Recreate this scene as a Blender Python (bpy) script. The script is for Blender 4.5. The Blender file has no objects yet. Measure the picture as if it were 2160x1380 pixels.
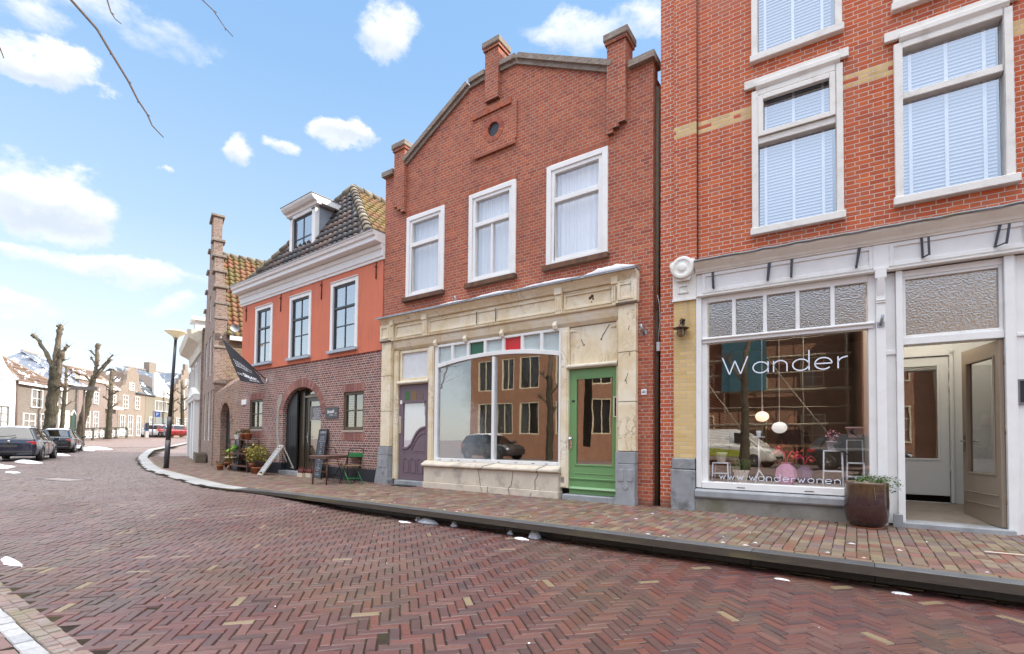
import bpy, math, random
import numpy as np
from math import sin, cos, pi, radians as R, atan2, hypot
random.seed(7)
S = bpy.context.scene
# ------------------------------------------------------------------ camera, sky, sun, exposure
HC = 1.06
F_, PITCH, ROLL, CY, AM = 1037.1, .03, .01, 899.4, .9594      # focal length in px of a 2160 px wide frame, pitch, roll, principal row, view azimuth
cp, sp, cr, sr = cos(PITCH), sin(PITCH), cos(ROLL), sin(ROLL)
MC = np.array([[cr, -sr, 0], [sr, cr, 0], [0, 0, 1]]) @ np.array([[1, 0, 0], [0, cp, sp], [0, -sp, cp]])
FW = np.array([-cos(AM), sin(AM), 0]); RT = np.array([sin(AM), cos(AM), 0])
MW = MC @ np.stack([RT, [0, 0, -1], FW])
cam = bpy.data.objects.new('camera', bpy.data.cameras.new('camera')); S.collection.objects.link(cam)
from mathutils import Matrix, Vector
m = Matrix.Identity(4)
for i in range(3):
    m[i][0], m[i][1], m[i][2] = MW[0][i], -MW[1][i], -MW[2][i]
m[2][3] = HC
cam.matrix_world = m
cam.data.sensor_width = 36; cam.data.lens = F_ / 2160 * 36
cam.data.shift_y = (CY - 690) / 2160; cam.data.clip_start = .05; cam.data.clip_end = 2000
S.camera = cam
S.view_settings.view_transform = 'Standard'; S.view_settings.look = 'None'
S.view_settings.exposure = 1.42; S.view_settings.gamma = 1
S.cycles.max_bounces = 8; S.cycles.transparent_max_bounces = 24; S.cycles.sample_clamp_indirect = 6
S.cycles.caustics_reflective = False; S.cycles.caustics_refractive = False

SUN_DIR = Vector((.64, .60, .50)).normalized()                  # towards the sun: behind the row of shops, to the right
sun = bpy.data.objects.new('sun', bpy.data.lights.new('sun', 'SUN')); S.collection.objects.link(sun)
sun.data.energy = 2.6; sun.data.angle = R(.6); sun.data.color = (1, .93, .82)
sun.rotation_euler = SUN_DIR.to_track_quat('Z', 'Y').to_euler()

class NT:
    """small helper to write node trees"""
    def __init__(s, t): s.t = t; s.n = t.nodes; s.l = t.links
    def N(s, kind, **kw):
        n = s.n.new(kind); ins = kw.pop('I', {})
        for k, v in kw.items(): setattr(n, k, v)
        for k, v in ins.items(): s.put(n.inputs[k], v)
        return n
    def put(s, sock, v):
        if isinstance(v, bpy.types.NodeSocket): s.l.new(v, sock)
        elif v is not None:
            if sock.type == 'RGBA' and len(v) == 3: v = (*v, 1)
            sock.default_value = v
    def M(s, op, a, b=None, c=None, clamp=False):
        n = s.n.new('ShaderNodeMath'); n.operation = op; n.use_clamp = clamp
        for i, v in enumerate((a, b, c)):
            if v is not None: s.put(n.inputs[i], v)
        return n.outputs[0]
    def VM(s, op, a, b=None, sc=None):
        n = s.n.new('ShaderNodeVectorMath'); n.operation = op; s.put(n.inputs[0], a)
        if b is not None: s.put(n.inputs[1], b)
        if sc is not None: s.put(n.inputs['Scale'], sc)
        return n.outputs['Value'] if op in ('DOT_PRODUCT', 'LENGTH', 'DISTANCE') else n.outputs[0]
    def mix(s, f, a, b, blend='MIX'):
        n = s.n.new('ShaderNodeMix'); n.data_type = 'RGBA'; n.blend_type = blend; n.clamp_factor = True
        s.put(n.inputs[0], f); s.put(n.inputs[6], a); s.put(n.inputs[7], b); return n.outputs[2]
    def step(s, x, lo, hi):
        n = s.n.new('ShaderNodeMapRange'); n.interpolation_type = 'SMOOTHSTEP'
        for i, v in enumerate((x, lo, hi, 0., 1.)): s.put(n.inputs[i], v)
        return n.outputs[0]
    def noise(s, vec, scale, detail=3, rough=.55, dim='3D', dist=0):
        n = s.n.new('ShaderNodeTexNoise'); n.noise_dimensions = dim
        if vec is not None: s.put(n.inputs['Vector'], vec)
        n.inputs['Scale'].default_value = scale; n.inputs['Detail'].default_value = detail
        n.inputs['Roughness'].default_value = rough; n.inputs['Distortion'].default_value = dist
        return n.outputs['Fac']
    def ramp(s, f, stops, const=False):
        n = s.n.new('ShaderNodeValToRGB'); cr_ = n.color_ramp
        if const: cr_.interpolation = 'CONSTANT'
        while len(cr_.elements) < len(stops): cr_.elements.new(.5)
        for e, (p_, c_) in zip(cr_.elements, stops):
            e.position = p_; e.color = (*c_, 1) if len(c_) == 3 else c_
        s.put(n.inputs[0], f); return n.outputs[0]

def azel(px, py):
    d = MW.T @ np.array([(px - 1080) / F_, (py - CY) / F_, 1.]); d /= np.linalg.norm(d)
    return atan2(d[1], d[0]), math.asin(d[2])

W = bpy.data.worlds.new('World'); S.world = W; W.use_nodes = True
t = NT(W.node_tree); W.node_tree.nodes.clear()
out = t.N('ShaderNodeOutputWorld'); bg = t.N('ShaderNodeBackground')
sky = t.N('ShaderNodeTexSky', sky_type='NISHITA', sun_disc=False, sun_elevation=math.asin(SUN_DIR.z), sun_rotation=atan2(SUN_DIR.x, SUN_DIR.y), air_density=1.0, dust_density=.6, ozone_density=1.4)
tc = t.N('ShaderNodeTexCoord').outputs['Generated']
sx = t.N('ShaderNodeSeparateXYZ', I={0: tc})
az = t.M('ARCTAN2', sx.outputs[1], sx.outputs[0]); el = t.M('ARCSINE', sx.outputs[2])
pz = t.M('ADD', t.M('MAXIMUM', sx.outputs[2], 0.), .22)
pv = t.N('ShaderNodeCombineXYZ', I={0: t.M('DIVIDE', sx.outputs[0], pz), 1: t.M('DIVIDE', sx.outputs[1], pz), 2: 0.}).outputs[0]
fbm = t.noise(t.VM('MULTIPLY', tc, (1, 1, 1.8)), 7.5, 9, .62, dist=.35)
big = t.noise(pv, 1.1, 6, .6)
wv = t.VM('SUBTRACT', t.N('ShaderNodeTexNoise', I={'Vector': t.VM('MULTIPLY', tc, (1, 1, 1.5)), 'Scale': 7., 'Detail': 7., 'Roughness': .62}).outputs['Color'], (.5, .5, .5))
ws = t.N('ShaderNodeSeparateXYZ', I={0: wv})
az = t.M('ADD', az, t.M('MULTIPLY', ws.outputs[0], .20)); el0 = el; el = t.M('ADD', el, t.M('MULTIPLY', ws.outputs[1], .12))
dens = None; lowc = None
CLOUDS = [(95, 130, 150, 55, 1.25), (250, 45, 250, 60, .62), (40, 30, 120, 50, .6), (815, 60, 90, 78, 1.0), (1230, 62, 150, 62, .95), (1360, 40, 90, 60, .8), (488, 318, 66, 40, 1.15), (725, 302, 82, 40, 1.1), (598, 318, 45, 26, .7),
          (120, 425, 210, 92, 1.3), (235, 565, 230, 34, .85), (60, 520, 110, 30, .8), (385, 640, 90, 26, .6), (60, 640, 170, 30, .6), (345, 350, 25, 15, .7), (200, 185, 30, 22, .7)]
for px, py, rx, ry, w in CLOUDS:
    a0, e0 = azel(px, py); a1 = azel(px + rx, py)[0]; e1 = azel(px, py - ry)[1]
    da = t.M('DIVIDE', t.M('SUBTRACT', az, a0), abs(a1 - a0)); de = t.M('DIVIDE', t.M('SUBTRACT', el, e0), abs(e1 - e0))
    g = t.M('MULTIPLY', t.M('MAXIMUM', t.M('SUBTRACT', 1., t.M('ADD', t.M('MULTIPLY', da, da), t.M('MULTIPLY', de, de))), 0.), w)
    dens = g if dens is None else t.M('MAXIMUM', dens, g)
    lw = t.M('MULTIPLY', g, t.step(t.M('MULTIPLY', de, -1.), -.35, .55)); lowc = lw if lowc is None else t.M('MAXIMUM', lowc, lw)
el = el0
cl = t.step(t.M('ADD', dens, t.M('MULTIPLY', t.M('SUBTRACT', fbm, .5), 1.9)), .22, .95)
cl = t.M('MULTIPLY', cl, t.step(dens, 0., .12))
# unseen bright cloud added overhead to light the shaded fronts; paler sky behind
back = t.M('MULTIPLY', t.M('ADD', t.VM('DOT_PRODUCT', tc, tuple(-FW)), .25), 1.5, clamp=True)
high = t.step(sx.outputs[2], .70, .86)
over = t.M('MULTIPLY', high, t.step(big, .30, .46))
shade = t.mix(t.M('MULTIPLY', lowc, .75, clamp=True), (1.0, .99, .97), (.50, .585, .70)); shade0 = t.mix(t.step(t.noise(t.VM('MULTIPLY', tc, (1, 1, 2)), 9, 5), .35, .7), (.70, .76, .85), (1.0, .99, .97))
skyc = t.mix(1., sky.outputs[0], (.098, .098, .098), 'MULTIPLY')
thin = t.ramp(t.M('DIVIDE', el, 1.2), [(.0, (.43, .445, .45)), (.14, (.37, .41, .44)), (.30, (.23, .32, .42)), (.52, (.145, .255, .41)), (.9, (.11, .215, .39))])
skyc = t.mix(.7, skyc, thin)                       # thin high haze softens the blue
skyc = t.mix(t.M('MULTIPLY', back, t.step(el, .12, .5)), skyc, (.50, .58, .73))
skyc = t.mix(t.M('MULTIPLY', cl, .88), skyc, t.mix(1., shade, (.47, .47, .47), 'MULTIPLY'))
skyc = t.mix(over, skyc, (2.1, 2.08, 2.05))
t.put(bg.inputs[0], skyc); bg.inputs[1].default_value = 1.0
t.l.new(bg.outputs[0], out.inputs[0])

# ------------------------------------------------------------------ mesh helpers
COL = S.collection
class MB:
    """collects shapes; build() links them as one mesh object with box-projected UVs in metres"""
    def __init__(s): s.v = []; s.f = []; s.uvs = {}; s.sm = set()
    def face(s, pts, uv=None):
        n = len(s.v); s.v += [tuple(p) for p in pts]; s.f.append(tuple(range(n, n + len(pts))))
        if uv is not None: s.uvs[len(s.f) - 1] = uv
        return s
    def box(s, x0, x1, y0, y1, z0, z1):
        n = len(s.v)
        s.v += [(x0, y0, z0), (x1, y0, z0), (x1, y1, z0), (x0, y1, z0), (x0, y0, z1), (x1, y0, z1), (x1, y1, z1), (x0, y1, z1)]
        s.f += [tuple(n + i for i in q) for q in ((0, 3, 2, 1), (4, 5, 6, 7), (0, 1, 5, 4), (1, 2, 6, 5), (2, 3, 7, 6), (3, 0, 4, 7))]
        return s
    def bar(s, a, b, w, h=None, up=(0, 0, 1)):
        a, b, up = Vector(a), Vector(b), Vector(up); h = w if h is None else h
        d = (b - a).normalized(); sd = d.cross(up)
        if sd.length < 1e-4: sd = d.cross(Vector((1, 0, 0)))
        sd.normalize(); u = sd.cross(d); n = len(s.v)
        for p in (a, b):
            for i, j in ((-1, -1), (1, -1), (1, 1), (-1, 1)): s.v.append(tuple(p + sd * (w / 2 * i) + u * (h / 2 * j)))
        s.f += [tuple(n + i for i in q) for q in ((3, 2, 1, 0), (4, 5, 6, 7), (0, 1, 5, 4), (1, 2, 6, 5), (2, 3, 7, 6), (3, 0, 4, 7))]
        return s
    def prism(s, poly, y0, y1, axis='y'):
        """poly: (x, z) points, counter-clockwise seen from -y; extruded from y0 to y1"""
        P = (lambda p, y: (p[0], y, p[1])) if axis == 'y' else ((lambda p, y: (p[0], p[1], y)) if axis == 'z' else (lambda p, y: (y, p[0], p[1])))
        n, k = len(s.v), len(poly)
        s.v += [P(p, y0) for p in poly] + [P(p, y1) for p in poly]
        s.f.append(tuple(range(n, n + k))); s.f.append(tuple(range(n + 2 * k - 1, n + k - 1, -1)))
        for i in range(k):
            j = (i + 1) % k; s.f.append((n + j, n + i, n + k + i, n + k + j))
        return s
    def tube(s, pts, rad, n=8, cap=True, smooth=True):
        pts = [Vector(p) for p in pts]; k0 = len(s.v)
        if not hasattr(rad, '__len__'): rad = [rad] * len(pts)
        for i, p in enumerate(pts):
            d = (pts[min(i + 1, len(pts) - 1)] - pts[max(i - 1, 0)]).normalized()
            a = d.cross(Vector((.13, .97, .2)) if abs(d.y) < .9 else Vector((1, .1, 0))).normalized(); b = d.cross(a)
            for j in range(n):
                q = p + (a * cos(2 * pi * j / n) + b * sin(2 * pi * j / n)) * rad[i]; s.v.append(tuple(q))
        for i in range(len(pts) - 1):
            for j in range(n):
                j2 = (j + 1) % n; s.f.append((k0 + i * n + j, k0 + i * n + j2, k0 + (i + 1) * n + j2, k0 + (i + 1) * n + j))
                if smooth: s.sm.add(len(s.f) - 1)
        if cap:
            s.f.append(tuple(k0 + j for j in range(n - 1, -1, -1))); e = k0 + (len(pts) - 1) * n; s.f.append(tuple(e + j for j in range(n)))
        return s
    def lathe(s, prof, c=(0, 0, 0), n=24, axis='z', smooth=True):
        """prof: (radius, height) points"""
        k0 = len(s.v); m_ = len(prof)
        for j in range(n):
            a = 2 * pi * j / n
            for r, h in prof:
                q = (r * cos(a), r * sin(a), h) if axis == 'z' else ((r * cos(a), h, r * sin(a)) if axis == 'y' else (h, r * cos(a), r * sin(a)))
                s.v.append((c[0] + q[0], c[1] + q[1], c[2] + q[2]))
        for j in range(n):
            j2 = (j + 1) % n
            for i in range(m_ - 1):
                s.f.append((k0 + j * m_ + i, k0 + j2 * m_ + i, k0 + j2 * m_ + i + 1, k0 + j * m_ + i + 1))
                if smooth: s.sm.add(len(s.f) - 1)
        return s
    def ball(s, c, r, n=12, sq=(1, 1, 1)):
        s_ = len(s.v); k = n // 2
        s.lathe([(r * sin(pi * i / k), -r * cos(pi * i / k)) for i in range(k + 1)], (0, 0, 0), n)
        for i in range(s_, len(s.v)): p = s.v[i]; s.v[i] = (c[0] + p[0] * sq[0], c[1] + p[1] * sq[1], c[2] + p[2] * sq[2])
        return s
    def xf(s, fn, start=0):
        for i in range(start, len(s.v)): s.v[i] = tuple(fn(*s.v[i]))
        return s
    def build(s, name, mat, parent=None, bevel=0, loc=None, rz=None, label=None, seg=1, fix=True):
        me = bpy.data.meshes.new(name); me.from_pydata(s.v, [], s.f)
        uvl = me.uv_layers.new(name='UVMap'); co = np.array(s.v) if s.v else np.zeros((0, 3))
        uv = np.zeros((len(me.loops), 2)); sm = np.zeros(len(me.polygons), bool)
        for p in me.polygons:
            ls, n_ = p.loop_start, p.loop_total; c = co[list(p.vertices)]; no = p.normal
            if p.index in s.uvs: uv[ls:ls + n_] = s.uvs[p.index]
            elif abs(no[2]) > .8: uv[ls:ls + n_] = c[:, :2]
            elif abs(no[0]) > .72: uv[ls:ls + n_] = c[:, 1:]
            else: uv[ls:ls + n_] = c[:, (0, 2)]
            sm[p.index] = p.index in s.sm
        uvl.data.foreach_set('uv', uv.ravel()); me.polygons.foreach_set('use_smooth', sm)
        me.materials.append(mat); me.update()
        if fix and len(s.f) < 60000:
            import bmesh
            b = bmesh.new(); b.from_mesh(me); bmesh.ops.remove_doubles(b, verts=b.verts, dist=1e-5)
            bmesh.ops.recalc_face_normals(b, faces=b.faces); b.to_mesh(me); b.free()
        o = bpy.data.objects.new(name, me); COL.objects.link(o)
        if parent: o.parent = parent
        if loc is not None: o.location = loc
        if rz is not None: o.rotation_euler = (0, 0, rz)
        if bevel:
            mo = o.modifiers.new('bevel', 'BEVEL'); mo.width = bevel; mo.segments = seg; mo.limit_method = 'ANGLE'; mo.angle_limit = R(40)
        if label: o['label'] = label
        return o

def tag(o, label, cat, group=None):
    o['label'] = label; o['category'] = cat
    if group: o['group'] = group
    return o
def thing(name, label, cat, loc=(0, 0, 0), rz=0, group=None):
    o = bpy.data.objects.new(name, None); COL.objects.link(o); o.empty_display_size = .2
    o.location = loc; o.rotation_euler = (0, 0, rz); return tag(o, label, cat, group)
def struct(o, kind='structure'): o['kind'] = kind; return o
def copy_tree(o, parent=None):
    c = o.copy(); COL.objects.link(c)
    if parent: c.parent = parent
    for ch in o.children: copy_tree(ch, c)
    return c
def text_mesh(mb, body, size, fn, extrude=.001, space=1.0, xs=1.0, align='CENTER', bold=0):
    """adds lettering to mb; fn maps the text's own (x, y, z) to the place it stands"""
    cu = bpy.data.curves.new('lettering', 'FONT'); cu.body = body; cu.size = size; cu.extrude = extrude; cu.space_character = space
    cu.align_x = align; cu.resolution_u = 3; cu.offset = bold
    o = bpy.data.objects.new('lettering', cu); me = bpy.data.meshes.new_from_object(o); n = len(mb.v)
    mb.v += [tuple(fn(v.co.x * xs, v.co.y, v.co.z)) for v in me.vertices]
    mb.f += [tuple(n + i for i in p.vertices) for p in me.polygons]
    bpy.data.meshes.remove(me); bpy.data.objects.remove(o); bpy.data.curves.remove(cu); return mb

def wall_cells(mb, x0, x1, z0, z1, y0, y1, holes):
    """a wall sheet y0..y1 with rectangular openings (x0, x1, z0, z1), with their reveals"""
    xs = sorted({x0, x1, *[min(max(h[i], x0), x1) for h in holes for i in (0, 1)]}); zs = sorted({z0, z1, *[min(max(h[i], z0), z1) for h in holes for i in (2, 3)]})
    sol = lambda i, j: 0 <= i < len(xs) - 1 and 0 <= j < len(zs) - 1 and not any(h[0] - 1e-6 < (xs[i] + xs[i + 1]) / 2 < h[1] and h[2] < (zs[j] + zs[j + 1]) / 2 < h[3] for h in holes)
    for i in range(len(xs) - 1):
        for j in range(len(zs) - 1):
            if not sol(i, j): continue
            a, b, c, d = xs[i], xs[i + 1], zs[j], zs[j + 1]
            mb.face([(a, y0, c), (b, y0, c), (b, y0, d), (a, y0, d)]); mb.face([(b, y1, c), (a, y1, c), (a, y1, d), (b, y1, d)])
            if not sol(i - 1, j): mb.face([(a, y1, c), (a, y0, c), (a, y0, d), (a, y1, d)])
            if not sol(i + 1, j): mb.face([(b, y0, c), (b, y1, c), (b, y1, d), (b, y0, d)])
            if not sol(i, j - 1): mb.face([(a, y1, c), (b, y1, c), (b, y0, c), (a, y0, c)])
            if not sol(i, j + 1): mb.face([(a, y0, d), (b, y0, d), (b, y1, d), (a, y1, d)])
    return mb
def ring(mb, x0, x1, z0, z1, w, y0, y1, wb=None, wt=None):
    """rectangular frame of width w, butt jointed"""
    wb = w if wb is None else wb; wt = w if wt is None else wt
    mb.box(x0, x0 + w, y0, y1, z0, z1); mb.box(x1 - w, x1, y0, y1, z0, z1)
    mb.box(x0 + w, x1 - w, y0, y1, z0, z0 + wb); mb.box(x0 + w, x1 - w, y0, y1, z1 - wt, z1); return mb
def moulding(mb, x0, x1, prof, y):
    """a strip along x with the profile prof of (outwards, z) points in front of y"""
    n, k = len(mb.v), len(prof)
    for x in (x0, x1): mb.v += [(x, y - d, z) for d, z in prof]
    for i in range(k - 1): mb.f.append((n + i, n + k + i, n + k + i + 1, n + i + 1))
    mb.f.append(tuple(range(n, n + k))); mb.f.append(tuple(range(n + 2 * k - 1, n + k - 1, -1))); mb.f.append((n + k - 1, n + 2 * k - 1, n + k, n)); return mb

# ------------------------------------------------------------------ materials
MATS = {}
def new_mat(name):
    m_ = bpy.data.materials.new(name); m_.use_nodes = True; m_.node_tree.nodes.clear(); t = NT(m_.node_tree)
    o = t.N('ShaderNodeOutputMaterial'); return m_, t, o
def paint(name, col, rough=.55, var=.12, scale=6, metal=0, bump=.15, bscale=60, spec=.5, dirt=None, dirt_amt=.5, dirt_scale=1.5, streak=False, coat=0, isl=0):
    """painted / plain surface: broad tone variation, fine bump, optional dirt"""
    if name in MATS: return MATS[name]
    m_, t, o = new_mat(name); b = t.N('ShaderNodeBsdfPrincipled')
    oc = t.N('ShaderNodeTexCoord').outputs['Object']
    f = t.noise(oc, scale, 5, .6)
    c = t.mix(f, tuple(x * (1 - var * 1.6) for x in col), tuple(min(1, x * (1 + var)) for x in col))
    if dirt:
        v = t.VM('MULTIPLY', oc, (3, 3, .5)) if streak else oc
        c = t.mix(t.M('MULTIPLY', t.step(t.noise(v, dirt_scale, 6, .65), .48, .72), dirt_amt), c, dirt)
    if isl:
        ri = t.N('ShaderNodeNewGeometry').outputs['Random Per Island']; c = t.mix(1., c, t.ramp(ri, [(0, (1 - isl,) * 3), (1, (1 + isl * .4,) * 3)]), 'MULTIPLY')
    t.put(b.inputs['Base Color'], c); b.inputs['Metallic'].default_value = metal; b.inputs['Specular IOR Level'].default_value = spec
    t.put(b.inputs['Roughness'], t.M('ADD', rough, t.M('MULTIPLY', t.M('SUBTRACT', f, .5), .2), clamp=True))
    if coat: b.inputs['Coat Weight'].default_value = coat; b.inputs['Coat Roughness'].default_value = .04
    if bump:
        bp = t.N('ShaderNodeBump', I={'Strength': bump, 'Distance': .01, 'Height': t.noise(oc, bscale, 4, .6)}); t.l.new(bp.outputs[0], b.inputs['Normal'])
    t.l.new(b.outputs[0], o.inputs[0]); MATS[name] = m_; return m_

def brick(name, cols, mortar, bl=.21, bh=.062, joint=.011, bond='cross', bump=.5, wash=None, wash_amt=.4, wash_scale=1.2, base=None, yellow=None, rough=.8, vert=False, wob=.004, streaks=.45):
    """brickwork from the UVs in metres; bond cross (rows of stretchers and headers in turn), flemish or run"""
    if name in MATS: return MATS[name]
    m_, t, o = new_mat(name); b = t.N('ShaderNodeBsdfPrincipled')
    uv = t.N('ShaderNodeUVMap', uv_map='UVMap').outputs[0]
    wn = t.N('ShaderNodeTexNoise', I={'Vector': uv, 'Scale': 14., 'Detail': 2.}).outputs['Color']
    uv2 = t.VM('ADD', uv, t.VM('SCALE', t.VM('SUBTRACT', wn, (.5, .5, .5)), sc=wob * 2))
    s_ = t.N('ShaderNodeSeparateXYZ', I={0: uv2}); u, v = s_.outputs[0], s_.outputs[1]
    if vert: u, v = v, u
    v = t.M('ADD', v, 50 * bh); u = t.M('ADD', u, 100 * bl)
    row = t.M('FLOOR', t.M('DIVIDE', v, bh)); fv = t.M('SUBTRACT', v, t.M('MULTIPLY', row, bh))
    par = t.M('FLOORED_MODULO', row, 2.) if hasattr(bpy.types, 'x') else t.M('MODULO', row, 2.)
    if bond == 'cross':
        L = t.M('SUBTRACT', bl, t.M('MULTIPLY', par, bl / 2))
        h2 = t.M('MODULO', t.M('FLOOR', t.M('DIVIDE', row, 2.)), 2.)
        off = t.M('ADD', t.M('MULTIPLY', par, bl / 4), t.M('MULTIPLY', t.M('MULTIPLY', h2, t.M('SUBTRACT', 1., par)), bl / 2))
        uu = t.M('ADD', u, off); col = t.M('FLOOR', t.M('DIVIDE', uu, L)); fu = t.M('SUBTRACT', uu, t.M('MULTIPLY', col, L))
    elif bond == 'flemish':
        P = bl * 1.5; uu = t.M('ADD', u, t.M('MULTIPLY', par, bl * .75)); k = t.M('FLOOR', t.M('DIVIDE', uu, P)); r_ = t.M('SUBTRACT', uu, t.M('MULTIPLY', k, P))
        hd = t.M('GREATER_THAN', r_, bl); L = t.M('SUBTRACT', bl, t.M('MULTIPLY', hd, bl / 2)); fu = t.M('SUBTRACT', r_, t.M('MULTIPLY', hd, bl)); col = t.M('ADD', t.M('MULTIPLY', k, 2.), hd)
    else:
        L = bl; uu = t.M('ADD', u, t.M('MULTIPLY', par, bl / 2)); col = t.M('FLOOR', t.M('DIVIDE', uu, L)); fu = t.M('SUBTRACT', uu, t.M('MULTIPLY', col, L))
    ed = t.M('MINIMUM', t.M('MINIMUM', fu, t.M('SUBTRACT', L, fu)), t.M('MINIMUM', fv, t.M('SUBTRACT', bh, fv)))
    face = t.step(ed, joint / 2 - .0025, joint / 2 + .0025)
    wno = t.N('ShaderNodeTexWhiteNoise', noise_dimensions='2D', I={'Vector': t.N('ShaderNodeCombineXYZ', I={0: col, 1: row}).outputs[0]})
    rnd = wno.outputs['Value']
    n_ = len(cols); c = t.ramp(rnd, [((i + .02) / n_, q) for i, q in enumerate(cols)])
    fine = t.noise(uv, 90, 4, .7); c = t.mix(t.M('MULTIPLY', fine, .5), c, (.05, .03, .025), 'MULTIPLY') if False else t.mix(.35, c, t.ramp(fine, [(.3, (.55, .55, .55)), (.7, (1.25, 1.2, 1.2))]), 'MULTIPLY')
    if yellow:    # bands of yellow brick: (z0, z1, colour)
        for z0, z1, yc in yellow:
            sv = t.N('ShaderNodeSeparateXYZ', I={0: uv}).outputs[1]
            inb = t.M('MULTIPLY', t.M('GREATER_THAN', sv, z0), t.M('LESS_THAN', sv, z1))
            ir = t.M('MULTIPLY', t.M('MULTIPLY', t.M('GREATER_THAN', sv, z0 + bh), t.M('LESS_THAN', sv, z1 - bh)), t.M('LESS_THAN', t.M('MODULO', col, 3.), .5))
            c = t.mix(t.M('MULTIPLY', inb, t.M('SUBTRACT', 1., ir)), c, t.mix(rnd, yc, tuple(x * .8 for x in yc)))
    sk = t.step(t.noise(t.VM('MULTIPLY', uv, (5., .45, 1.)), 1.0, 6, .65), .50, .74); c = t.mix(t.M('MULTIPLY', sk, streaks), c, (.50, .45, .43), 'MULTIPLY')
    mc = t.mix(t.noise(uv, 3, 5, .6), tuple(x * .75 for x in mortar), tuple(min(1, x * 1.15) for x in mortar))
    c = t.mix(face, mc, c)
    if wash: c = t.mix(t.M('MULTIPLY', t.step(t.noise(uv, wash_scale, 7, .68), .45, .75), wash_amt), c, wash)
    if base: # damp dark foot: (height, colour)
        sv = t.N('ShaderNodeSeparateXYZ', I={0: uv}).outputs[1]
        c = t.mix(t.M('MULTIPLY', t.M('SUBTRACT', 1., t.step(t.M('ADD', sv, t.M('MULTIPLY', t.noise(uv, 4, 4), base[0])), base[0] * .5, base[0] * 1.6)), .75), c, base[1])
    t.put(b.inputs['Base Color'], c); b.inputs['Roughness'].default_value = rough; b.inputs['Specular IOR Level'].default_value = .3
    h = t.M('ADD', t.M('MULTIPLY', face, .8), t.M('ADD', t.M('MULTIPLY', fine, .25), t.M('MULTIPLY', t.M('MULTIPLY', rnd, face), .25)))
    bp = t.N('ShaderNodeBump', I={'Strength': bump, 'Distance': .008, 'Height': h}); t.l.new(bp.outputs[0], b.inputs['Normal'])
    t.l.new(b.outputs[0], o.inputs[0]); MATS[name] = m_; return m_

def island(name, cols, rough=.6, fine=40, spec=.4, pos=True, snow=0, moss=None, rare=None, sheen=None):
    """loose units (pavers, tiles, leaves): a colour for each separate piece"""
    if name in MATS: return MATS[name]
    m_, t, o = new_mat(name); b = t.N('ShaderNodeBsdfPrincipled')
    ri = t.N('ShaderNodeNewGeometry').outputs['Random Per Island']; oc = t.N('ShaderNodeTexCoord').outputs['Object']
    n_ = len(cols); c = t.ramp(ri, [((i + .01) / n_, q) for i, q in enumerate(cols)], const=n_ > 6)
    if rare: c = t.mix(t.M('MULTIPLY', t.M('GREATER_THAN', t.M('FRACT', t.M('MULTIPLY', ri, 977.)), 1 - rare[1]), .85), c, rare[0])
    f = t.noise(oc, fine, 5, .7); c = t.mix(.6, c, t.ramp(f, [(.25, (.5, .5, .5)), (.75, (1.35, 1.3, 1.28))]), 'MULTIPLY')
    if sheen:                                       # pale sky sheen painted into the brick colour, stronger towards the far left
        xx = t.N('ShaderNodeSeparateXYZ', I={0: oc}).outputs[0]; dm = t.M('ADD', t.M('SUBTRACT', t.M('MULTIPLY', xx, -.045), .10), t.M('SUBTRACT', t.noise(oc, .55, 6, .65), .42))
        c = t.mix(t.M('MULTIPLY', t.step(dm, .05, .75), sheen[1]), c, sheen[0])
    if moss: c = t.mix(t.M('MULTIPLY', t.step(t.noise(oc, moss[1], 6, .65), .42, .66), moss[2]), c, moss[0])
    if snow: c = t.mix(t.step(t.noise(oc, 1.3, 7, .7), .66 - snow, .70 - snow), c, (.8, .82, .86))
    t.put(b.inputs['Base Color'], c); t.put(b.inputs['Roughness'], t.M('ADD', rough - .12, t.M('MULTIPLY', f, .3), clamp=True)); b.inputs['Specular IOR Level'].default_value = spec
    bp = t.N('ShaderNodeBump', I={'Strength': .35, 'Distance': .006, 'Height': f}); t.l.new(bp.outputs[0], b.inputs['Normal'])
    t.l.new(b.outputs[0], o.inputs[0]); MATS[name] = m_; return m_

def glass(name, tint=(1, 1, 1), r0=.07, wave=.03, wscale=1.2, rough=0., gloss=(1, 1, 1), power=4.):
    """window pane: mirrors more at a grazing angle, otherwise clear"""
    if name in MATS: return MATS[name]
    m_, t, o = new_mat(name)
    fc = t.N('ShaderNodeLayerWeight', I={'Blend': .5}).outputs['Facing']
    fac = t.M('ADD', r0, t.M('MULTIPLY', t.M('POWER', fc, power), 1 - r0), clamp=True)
    g = t.N('ShaderNodeBsdfGlossy', I={'Color': gloss, 'Roughness': rough}); tr = t.N('ShaderNodeBsdfTransparent', I={'Color': tint})
    oc = t.N('ShaderNodeTexCoord').outputs['Object']
    bp = t.N('ShaderNodeBump', I={'Strength': wave, 'Distance': .05, 'Height': t.noise(oc, wscale, 2)}); t.l.new(bp.outputs[0], g.inputs['Normal'])
    mx = t.N('ShaderNodeMixShader', I={0: fac}); t.l.new(tr.outputs[0], mx.inputs[1]); t.l.new(g.outputs[0], mx.inputs[2])
    t.l.new(mx.outputs[0], o.inputs[0]); MATS[name] = m_; return m_
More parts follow.
